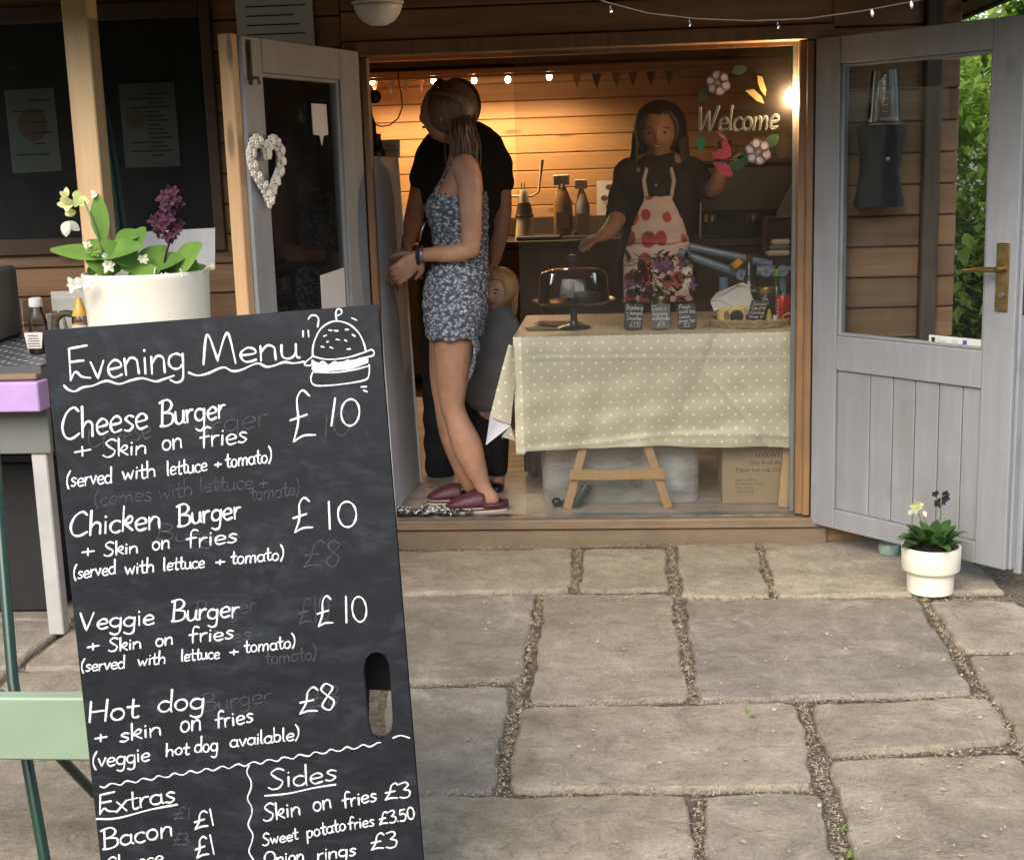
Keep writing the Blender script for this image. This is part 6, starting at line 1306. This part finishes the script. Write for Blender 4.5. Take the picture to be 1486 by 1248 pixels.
for k in range(5): b.tube([Q(684+k*1.5,482,-.13+.02*k), Q(689+k*1.6,505,-.14+.02*k), Q(688-k*1.5,530,-.13+.02*k), Q(680-k*.6,553,-.12+.02*k)], .0055, 6)
b.build('ruffle_ties', dm, w1, smooth=True)
def clog(par, heel, toe, z0, label=None):
    """slip-on clog with striped thick sole"""
    h, t_ = Vector(heel), Vector(toe); h.z = t_.z = 0; d = (t_-h); L = d.length; d.normalize(); s = Vector((-d.y, d.x, 0))
    def outline(g, z): 
        o = []
        for k in range(28):
            a = 2*math.pi*k/28; x = .5+.5*math.cos(a); ww = (.036+.012*x)*(1 if 0 < x < 1 else 1); o.append(h+d*(L*(x*(1+2*g)-g))+s*((ww+g*L)*math.sin(a)*(abs(math.sin(a))**-.25 if abs(math.sin(a)) > .05 else 1))+Vector((0,0,z)))
        return o
    mar = M['maroon']
    for nm, g, za, zb2, m in (('sole', 0, z0+.001, z0+.011, M['clogw']), ('sole_stripe', .006, z0+.0112, z0+.017, mar), ('sole', 0, z0+.0172, z0+.024, M['clogw'])):
        mb = MB(); A_, B_ = outline(g, za), outline(g, zb2); mb.v = A_+B_; mb.f = [tuple(range(27,-1,-1)), tuple(range(28,56))]+[(k,(k+1)%28,(k+1)%28+28,k+28) for k in range(28)]; mb.build(nm, m, par, smooth=40)
    mb = MB(); vs = []; nn2 = 20
    for i in range(15):
        x = 1.0-.62*i/14; hgt = .024+.050*math.sin(min(1, (1-x)/.55)*math.pi/2)**.8*(1 if x > .42 else .96); ww = (.036+.012*x)*math.sin(math.acos(max(-1, min(1, 2*x-1))))**.6+.001
        for k in range(nn2+1): a = math.pi*k/nn2; vs.append(h+d*(L*x)+s*(ww*math.cos(a))+Vector((0,0,z0+.0245+(hgt-.02)*math.sin(a)**.7)))
    mb.add(vs, [(i*(nn2+1)+k, i*(nn2+1)+k+1, (i+1)*(nn2+1)+k+1, (i+1)*(nn2+1)+k) for i in range(14) for k in range(nn2)]); mb.build('clog_upper', mar, par, smooth=True, solid=.004)
    mb = MB(); mb.tube([h+d*(L*x)+s*(.0)+Vector((0,0,0))+s*((.037+.01*x)*sg_)+Vector((0,0,z0+.030)) for sg_, x in ((1,.40),(1,.18),(.55,.03),(-.55,.03),(-1,.18),(-1,.40))], (.012), 8, flat=((0,0,1),.8)); mb.build('heel_rim', mar, par, smooth=True)
    MB().ball(h+d*(L*.42)-s*.043+Vector((0,0,z0+.045)), .006).build('rivet', M['clogw'], par, smooth=True)
M['maroon'] = plain('maroon_rubber', (.075,.019,.030), .5, .1, 20, .05); M['clogw'] = plain('cream_rubber', (.50,.42,.34), .6, .08)
clog(w1, (P(737,735,5.16).x, 5.165, 0), (P(648,738,5.15).x, 5.135, 0), .105); clog(w1, (P(700,722,5.29).x, 5.30, 0), (P(621,728,5.29).x, 5.27, 0), .105)
# hair: brown base, long light brown length down the back
hb = hair_mat('brown_hair', (.17,.102,.053), (.065,.04,.021)); hl = hair_mat('light_brown_hair', (.19,.115,.06), (.08,.048,.025))
b = MB(); b.ball(hc-hf.normalized()*.022+Vector((0,0,.012)), .106, 26, 18, (1.0,.86,1.0)); b.limb([hc-hf.normalized()*.06+Vector((.01,0,0)), Q(672,180), Q(674,215), Q(676,245)], [(.075,.052),(.070,.045),(.062,.036),(.04,.02)], 16)
fwd_ = hf.normalized()
def cut(v):
    d = (v-hc); q = d.dot(fwd_)
    if q > .045 and d.z < .065: v = v-fwd_*(q-.045)*1.0
    return v
remesh(b, 'hair', hb, w1, .008, 3, post=cut)
def rt(q):
    a = q.uniform(-1.45, 1.45); sd_ = Vector((fwd_.y, -fwd_.x, 0)); so_ = math.sin(a); x = q.gauss(0, 7); yy = -.04-.09*so_*.6
    s0 = hc+fwd_*(.045-.02*abs(so_))+sd_*(.05*so_)+Vector((0,0,.070-.012*abs(so_)))
    return [s0, hc+fwd_*.02+sd_*(.075*so_)+Vector((0,0,.120-.045*abs(so_))), hc-fwd_*(.095-.02*abs(so_))+sd_*(.085*so_)+Vector((0,0,.045)), Q(671+x*.8, 178, yy-.01), Q(673+x, 208, yy-.03), Q(676+x*1.05, 238, yy-.04), Q(675+x*.9, q.uniform(256,288), yy-.045)]
strands('long_hair', hl, w1, rt, 420, 4, .0038, .0055)
b = MB(); b.tube([Q(607,371,-.13)+Vector((0,.030*math.cos(a),.030*math.sin(a))) for a in [k*2*math.pi/20 for k in range(20)]], .007, 6, closed=True); b.build('bracelet', M['blackm'], w1, smooth=True)
b = MB(); b.tube([Q(613,370,-.133)+Vector((0,.031*math.cos(a),.031*math.sin(a))) for a in [k*2*math.pi/20 for k in range(20)]], .004, 6, closed=True); b.build('bracelet', M['steel'], w1, smooth=True)
MB().tube([Q(609,350,-.155), Q(612,335,-.15), Q(617,322,-.15)], .004, 6).build('lanyard_clip', M['steel'], w1, smooth=True)

# man in a black T-shirt seen from behind
MY = 5.78
m1 = thing('person', 'man in black T-shirt seen from behind under the warm spotlights', 'person', (-.66, MY, .105)); Q2 = lambda x, y, dy=0.: P(x, y, MY+dy)
b = MB(); b.limb([Q2(667,186), Q2(670,205), Q2(670,218)], [.056,.058,.062], 14, (1,0,0))
b.limb([Q2(671,205), Q2(672,235), Q2(671,290), Q2(669,340), Q2(667,385), Q2(666,415)], [(.14,.08),(.176,.105),(.168,.12),(.160,.11),(.165,.12),(.160,.115)], 20, (1,0,0))
for s_, pp2, rr in ((1, [(714,215,0),(722,250,.0),(727,285,0),(727,320,-.03),(722,352,-.06),(717,376,-.07)], [.046,.047,.046,.043,.037,.030]), (-1, [(628,215,0),(618,250,0),(609,290,-.01),(601,320,-.05),(595,340,-.10),(592,352,-.14)], [.056,.054,.050,.045,.036,.030])):
    b.limb([Q2(*q) for q in pp2], rr, 14)
hand_pts(b, Q2(716,378,-.07), (-1,0,0), (-.05,-.1,-1), (0,1,0), 1.1, .5, 1); hand_pts(b, Q2(592,354,-.14), (1,0,0), (.1,-.4,-1), (0,1,0), 1.1, .5, 1)
for x, dx in ((642,-3),(692,4)): b.limb([Q2(x,410), Q2(x+dx,500), Q2(x+dx,560), Q2(x+dx,640), Q2(x+dx,688)], [.10,.085,.066,.058,.045], 16); b.limb([Q2(x+dx,690), Q2(x+dx,694,.12)], [.042,.038], 10)
hc2 = Q2(660,160); hf2 = Vector((-.55,.82,-.05)); head_pts(b, hc2, hf2, .24, .165); remesh(b, 'body', oliv, m1, .008, 4); face_bits(m1, hc2, hf2, .24, .165, (lip, brow), iris)
b = MB(); b.ball(hc2-hf2.normalized()*.022+Vector((0,0,.016)), .110, 24, 16, (.92,1.0,1.02)); b.limb([hc2-hf2.normalized()*.07, hc2-hf2.normalized()*.075+Vector((0,0,-.075))], [.065,.04], 12); f2n = hf2.normalized()
def cut2(v): q = (v-hc2).dot(f2n); return v-f2n*(q-.055) if q > .055 and (v-hc2).z < .08 else v
remesh(b, 'hair', hair_mat('dark_hair', (.035,.022,.014), (.012,.008,.006)), m1, .009, 3, post=cut2)
b = MB(); b.limb([Q2(671,203), Q2(672,235), Q2(671,290), Q2(669,340), Q2(667,385), Q2(666,412)], [(.145,.085),(.188,.115),(.180,.130),(.178,.126),(.182,.134),(.184,.136)], 24, (1,0,0))
for pp2 in ([(709,212,0),(722,238,0),(726,264,0)], [(633,212,0),(620,238,0),(614,264,0)]): b.limb([Q2(*q) for q in pp2], [.064,.062,.060], 14)
def fold2(v): return v+Vector((0, .005*math.sin(v.z*45+3*math.sin(v.x*14)), 0))+Vector((.003*math.sin(v.z*60+v.y*20), 0, 0))
tsh = plain('black_cotton', (.012,.012,.014), .9, .2, 30, .3); remesh(b, 'tshirt', tsh, m1, .009, 4, post=fold2)
b = MB(); b.limb([Q2(667,385), Q2(666,425)], [(.168,.126),(.172,.13)], 20, (1,0,0))
for x, dx in ((642,-3),(692,4)): b.limb([Q2(x,415), Q2(x+dx,500), Q2(x+dx,560), Q2(x+dx,640), Q2(x+dx,682)], [.108,.094,.080,.072,.066], 16)
remesh(b, 'trousers', plain('dark_denim', (.012,.014,.02), .85, .2, 40, .2), m1, .010, 3, post=fold2)

# small child peering round the woman
KY2 = 5.56
k1 = thing('person', 'small blonde child in grey top peering out behind the woman', 'person', (-.53, KY2, .105)); Q3 = lambda x, y, dy=0.: P(x, y, KY2+dy)
b = MB(); hc3 = Q3(721,424); hf3 = Vector((-.35,-.93,-.05)); head_pts(b, hc3, hf3, .165, .128)
b.limb([Q3(721,440), Q3(722,462)], [.030,.034], 12); b.limb([Q3(721,462), Q3(718,500), Q3(716,560), Q3(714,590)], [(.085,.05),(.095,.07),(.10,.08),(.09,.07)], 18, (1,0,0))
b.limb([Q3(740,468), Q3(750,500,-.03), Q3(744,528,-.06)], [.030,.026,.02], 12); b.limb([Q3(701,468), Q3(694,500,-.02), Q3(697,530,-.03)], [.030,.026,.02], 12)
hand_pts(b, Q3(743,530,-.06), (0,1,0), (-.1,0,-1), (1,0,0), .62, .5, -1); hand_pts(b, Q3(697,532,-.03), (0,1,0), (.1,0,-1), (1,0,0), .62, .5, 1)
for x in (702, 724): b.limb([Q3(x,585), Q3(x-1,630), Q3(x-1,675), Q3(x-1,700)], [.052,.040,.034,.026], 12); b.limb([Q3(x-1,704), Q3(x-3,710,-.08)], [.026,.022], 10)
remesh(b, 'body', fairs, k1, .0055, 3); face_bits(k1, hc3, hf3, .165, .128, (lip, brow), iris)
blond = hair_mat('blonde_hair', (.50,.34,.17), (.30,.18,.08)); f3 = hf3.normalized(); b = MB(); b.ball(hc3-f3*.018+Vector((0,0,.016)), .087, 22, 16, (1,1,1)); b.limb([hc3-f3*.05, Q3(724,450,.03)], [.055,.035], 12)
def cut3(v): q = (v-hc3).dot(f3); return v-f3*(q-.038) if q > .038 and (v-hc3).z < .055 else v
remesh(b, 'hair', blond, k1, .007, 3, post=cut3)
def rt3(q): a = q.uniform(-1.35,1.35)+(math.pi/2 if q.random() < .5 else -math.pi/2)*.9; r_ = Vector((f3.y,-f3.x,0)); s_ = math.sin(a); return [hc3+Vector((0,0,.09)), hc3+r_*(.078*s_)-f3*.01+Vector((0,0,.045)), hc3+r_*(.086*s_)-f3*.012-Vector((0,0,.02)), hc3+r_*(.078*s_)-f3*.008-Vector((0,0,.075+.03*q.random()))]
strands('loose_hair', blond, k1, rt3, 60, 8, .0032, .003)
b = MB(); b.limb([Q3(721,456), Q3(719,480), Q3(717,520), Q3(715,568)], [(.075,.05),(.098,.075),(.118,.09),(.130,.10)], 22, (1,0,0)); b.limb([Q3(738,466), Q3(748,492,-.02)], [.038,.036], 12); b.limb([Q3(703,466), Q3(695,492,-.02)], [.038,.036], 12)
remesh(b, 'grey_top', plain('grey_jersey', (.18,.18,.185), .9, .08, 20, .2), k1, .007, 4, post=fold2)
b = MB(); 
for x in (702, 724): b.limb([Q3(x,565), Q3(x-1,630), Q3(x-1,680)], [.062,.048,.042], 14)
remesh(b, 'leggings', M['blackm'], k1, .008, 3)
for x in (701, 723): MB().limb([Q3(x,707,.02), Q3(x-3,711,-.09)], [.030,.027], 12).build('shoe', M['black'], k1, smooth=True)

# woman in strawberry apron behind the table
AY = 6.12
a1 = thing('person', 'smiling long haired woman in strawberry print apron behind the table', 'person', (.15, AY, .105)); Q4 = lambda x, y, dy=0.: P(x, y, AY+dy)
b = MB(); hc4 = Q4(957,193); hf4 = Vector((-.12,-.98,-.10)); head_pts(b, hc4, hf4, .235, .165)
b.limb([Q4(957,222), Q4(957,246)], [.050,.055], 14)
b.limb([Q4(957,240), Q4(957,262), Q4(955,300), Q4(954,340), Q4(953,385), Q4(952,425)], [(.14,.062),(.178,.088),(.160,.115),(.145,.10),(.165,.115),(.168,.118)], 20, (1,0,0))
b.limb([Q4(911,250), Q4(903,285), Q4(896,316,-.05), Q4(884,335,-.16), Q4(873,343,-.24)], [.052,.047,.041,.034,.025], 14)
b.limb([Q4(1003,248), Q4(1020,268,-.05), Q4(1035,274,-.14), Q4(1044,256,-.22), Q4(1047,240,-.26)], [.052,.047,.041,.034,.026], 14)
hand_pts(b, Q4(872,344,-.25), (0,0,-1), (-.5,-.8,-.15), (-1,.3,0), 1.0, .3, -1); hand_pts(b, Q4(1047,238,-.27), (-1,0,0), (.2,-.4,.9), (0,1,.2), 1.0, .7, 1)
for x in (938, 968): b.limb([Q4(x,420), Q4(x,520), Q4(x,590), Q4(x,650), Q4(x,672)], [.10,.08,.062,.05,.04], 14); b.limb([Q4(x,676), Q4(x,684,-.12)], [.038,.034], 10)
remesh(b, 'body', oliv, a1, .0068, 4); face_bits(a1, hc4, hf4, .235, .165, (lip, brow), iris, True)
dh = hair_mat('dark_brown_hair', (.040,.024,.015), (.014,.009,.006)); f4 = hf4.normalized(); b = MB(); b.ball(hc4-f4*.022+Vector((0,0,.018)), .121, 26, 18, (.98,.95,1.0)); b.limb([hc4-f4*.06, Q4(957,215,.05), Q4(957,248,.06)], [(.085,.06),(.10,.05),(.11,.035)], 18, (1,0,0))
def cut4(v): q = (v-hc4).dot(f4); return v-f4*(q-.050) if q > .050 and (v-hc4).z < .070+.25*abs(v.x-hc4.x) else v
remesh(b, 'hair', dh, a1, .008, 3, post=cut4)
def rt4(q): s_ = q.choice((-1,1)); k = q.random(); return [hc4+Vector((s_*.01,0,.122)), hc4+Vector((s_*(.075+.02*k),-.03+.05*k,.06)), hc4+Vector((s_*(.092+.02*k),-.03+.06*k,-.02)), hc4+Vector((s_*(.10+.03*k),-.04+.06*k,-.12)), hc4+Vector((s_*(.115+.035*k),-.06+.05*k,-.19-.06*q.random()))]
strands('loose_hair', dh, a1, rt4, 130, 6, .0055, .005)
b = MB(); b.limb([Q4(957,244), Q4(957,264), Q4(955,300), Q4(954,340), Q4(953,385), Q4(952,415)], [(.13,.075),(.192,.104),(.174,.128),(.160,.114),(.180,.13),(.182,.132)], 22, (1,0,0))
b.limb([Q4(912,250), Q4(903,285), Q4(897,308,-.03)], [.064,.060,.056], 14); b.limb([Q4(1002,248), Q4(1018,266,-.04), Q4(1028,272,-.10)], [.064,.060,.056], 14); remesh(b, 'black_top', tsh, a1, .008, 4, post=fold2)
def berry():
    t = NT('strawberry_print'); g_ = t.new('NewGeometry').outputs['Position']; mp2 = t.new('Mapping', Vector=g_, Scale=(13.5,0,11)); vo = t.new('TexVoronoi', Vector=mp2, Scale=1.0, Randomness=.38); d = vo.outputs['Distance']
    n = t.noise(t.pos((1,1,1)), 22, 3, .6); f = t.math('ADD', d, t.math('MULTIPLY', t.math('SUBTRACT', n, .5), .16)); sp_ = t.new('SeparateXYZ', Vector=t.new('VectorMath', _operation='SUBTRACT', i0=mp2.outputs[0], i1=vo.outputs['Position']))
    c = t.ramp(f, [(.37,(.40,.07,.06)),(.41,(.52,.15,.13)),(.43,(.62,.50,.50))]); gr = t.math('MULTIPLY', t.math('GREATER_THAN', sp_.outputs[2], .17), t.math('LESS_THAN', f, .33)); c = t.mix(gr, c, (.13,.10,.035)); t.col(c); t.rough(.8); t.bump(t.noise(t.pos(), 30, 3), .15, .003); return t.m
am = berry(); b = MB()
def apr(u, v):
    z_ = 284+v*150; half = (.062+.05*max(0,(z_-290))/30) if z_ < 320 else min(.175, .112+(z_-320)*.0011); half = min(.17, half); a = (u-.5)*2
    cp = Q4(954, z_); ry = .120 if z_ < 300 else (.135 if z_ < 350 else .150); rx_ = .20; ang = a*half/.20
    p = Vector((cp.x+rx_*math.sin(ang)*1.0, AY-ry*math.cos(ang)-.012, cp.z)); p.y += .006*math.sin(p.x*40+z_*.06)*v+.004*math.sin(z_*.2+p.x*12); return tuple(p)
b.grid(apr, 40, 60); b.build('apron', am, a1, smooth=True, solid=.003)
for s_, x0 in ((-1,938),(1,974)): MB().tube([Q4(x0,286,-.125), Q4(x0+s_*4,262,-.11), Q4(x0-s_*1,243,-.06), Q4(x0-s_*4,232,.0)], (.009), 8, flat=((0,1,0),.35)).build('apron_strap', plain('pale_cotton', (.55,.48,.46), .8), a1, smooth=True)
b = MB(); b.tube([Q4(915,352,-.13), Q4(940,350,-.165), Q4(975,351,-.165), Q4(998,346,-.12)], .008, 6, flat=((0,0,1),1.6)); b.build('apron_tie', am, a1, smooth=True)
MB().ball(Q4(952,270,-.108), .010, 10, 6, (.8,.5,1)).build('pendant', M['steel'], a1, smooth=True)
b = MB(); 
for x in (938, 968): b.limb([Q4(x,418), Q4(x,520), Q4(x,600), Q4(x,665)], [.112,.092,.076,.062], 14)
remesh(b, 'trousers', M['blackm'], a1, .010, 3)

# ---------------------------------------------------------------- green growth beyond the cabin corner
ml = leafmat('hedge_leaf', (.30,.44,.06), (.55,.70,.17), .55); ml2 = leafmat('hedge_leaf_deep', (.16,.28,.04), (.36,.50,.09), .5); bark = plain('grey_bark', (.10,.08,.06), .9, .4, 20, .6)
def bush(name, label, cat, c, rx_, ry_, h_, n, seed, m, ls=(.05,.09), trunk=None):
    q = random.Random(seed); t_ = thing(name, label, cat, (c[0], c[1], 0), 'greenery beyond the cabin corner'); mb = MB()
    cl = [(q.uniform(-1,1), q.uniform(-1,1), q.random()) for _ in range(26)]
    for k in range(n):
        a = q.choice(cl); p = Vector((c[0]+rx_*(a[0]*.85+q.gauss(0,.16)), c[1]+ry_*(a[1]*.85+q.gauss(0,.16)), max(.02, (c[2] if len(c) > 2 else 0)+h_*(a[2]*.95+q.gauss(0,.07)))))
        l = q.uniform(*ls); leaf(mb, p, (q.uniform(-1,1), q.uniform(-1,.6), q.uniform(-.7,.5)), l, l*q.uniform(.5,.75), seg=2, curl=.3)
    mb.build('foliage', m, t_, fixn=False)
    s2 = MB()
    for k in range(5 if not trunk else 6):
        a = q.uniform(0,6.28); b0 = Vector((c[0]+.1*math.cos(a), c[1]+.1*math.sin(a), 0)); zt = (c[2] if len(c) > 2 else 0)+h_*.8
        s2.tube([b0 if not trunk else Vector((c[0],c[1],0)), Vector((c[0]+.25*rx_*math.cos(a), c[1]+.25*ry_*math.sin(a), zt*.5)), Vector((c[0]+.7*rx_*math.cos(a), c[1]+.7*ry_*math.sin(a), zt))], [(trunk or .03), (trunk or .03)*.6, .008], 8)
    s2.build('stems' if not trunk else 'trunk', bark, t_, smooth=True)
bush('hazel_bush', 'bright green leafy bush seen through the right door glass', 'bush', (2.25, 7.6), .75, .8, 2.4, 9000, 1, ml)
bush('bramble_bush', 'low deep green leaves at the foot of the bright bush', 'bush', (1.95, 6.7), .5, .55, .95, 5000, 2, ml2, (.06,.11))
bush('alder_tree', 'taller green tree behind the bright bush beyond the corner', 'tree', (2.9, 9.6, .6), 1.3, 1.2, 3.6, 11000, 3, ml, (.07,.11), .09)
bush('elder_bush', 'dark leafy shrub above the right door top corner', 'shrub', (2.0, 5.95, 1.5), .45, .5, 1.6, 3500, 4, ml2, (.05,.09), .03)
bush('hedge_tree', 'green tree further right beyond the door', 'tree', (4.6, 8.2), 1.7, 1.6, 4.2, 9000, 5, ml, (.08,.13), .1)
# leaf litter right of the paving
q = random.Random(21); mb = MB()
for k in range(900):
    p = Vector((q.uniform(1.25, 2.6), q.uniform(4.2, 6.4), -.045+q.uniform(0,.02))); leaf(mb, p, (q.uniform(-1,1), q.uniform(-1,1), q.uniform(-.2,.3)), q.uniform(.02,.05), q.uniform(.012,.025), seg=2)
o = mb.build('leaf_litter', plain('dead_leaves', (.085,.055,.035), .9, .6, 30, .2), fixn=False, kind='stuff')

# unseen hedge added behind the camera to darken the reflections in the panes
mb = MB(); q = random.Random(31)
for k in range(13000):
    x = q.uniform(-12, 12); y = -8+q.gauss(0, .7)+.01*x*x; z = q.random()**.8*(3.9+.4*math.sin(x*.7)+.3*math.sin(x*1.9)); l = q.uniform(.16, .34)
    leaf(mb, (x, y, z), (q.uniform(-1,1), q.uniform(-.4,1), q.uniform(-.6,.4)), l, l*.8, seg=2)
mb.box((-16, -9.6, 0), (16, -8.9, 3.7))  # added solid core, closes the bright gaps between the leaves in reflections
mb.build('reflection_hedge', leafmat('dark_hedge_leaf', (.02,.045,.01), (.05,.09,.02), .2), fixn=False, kind='stuff')
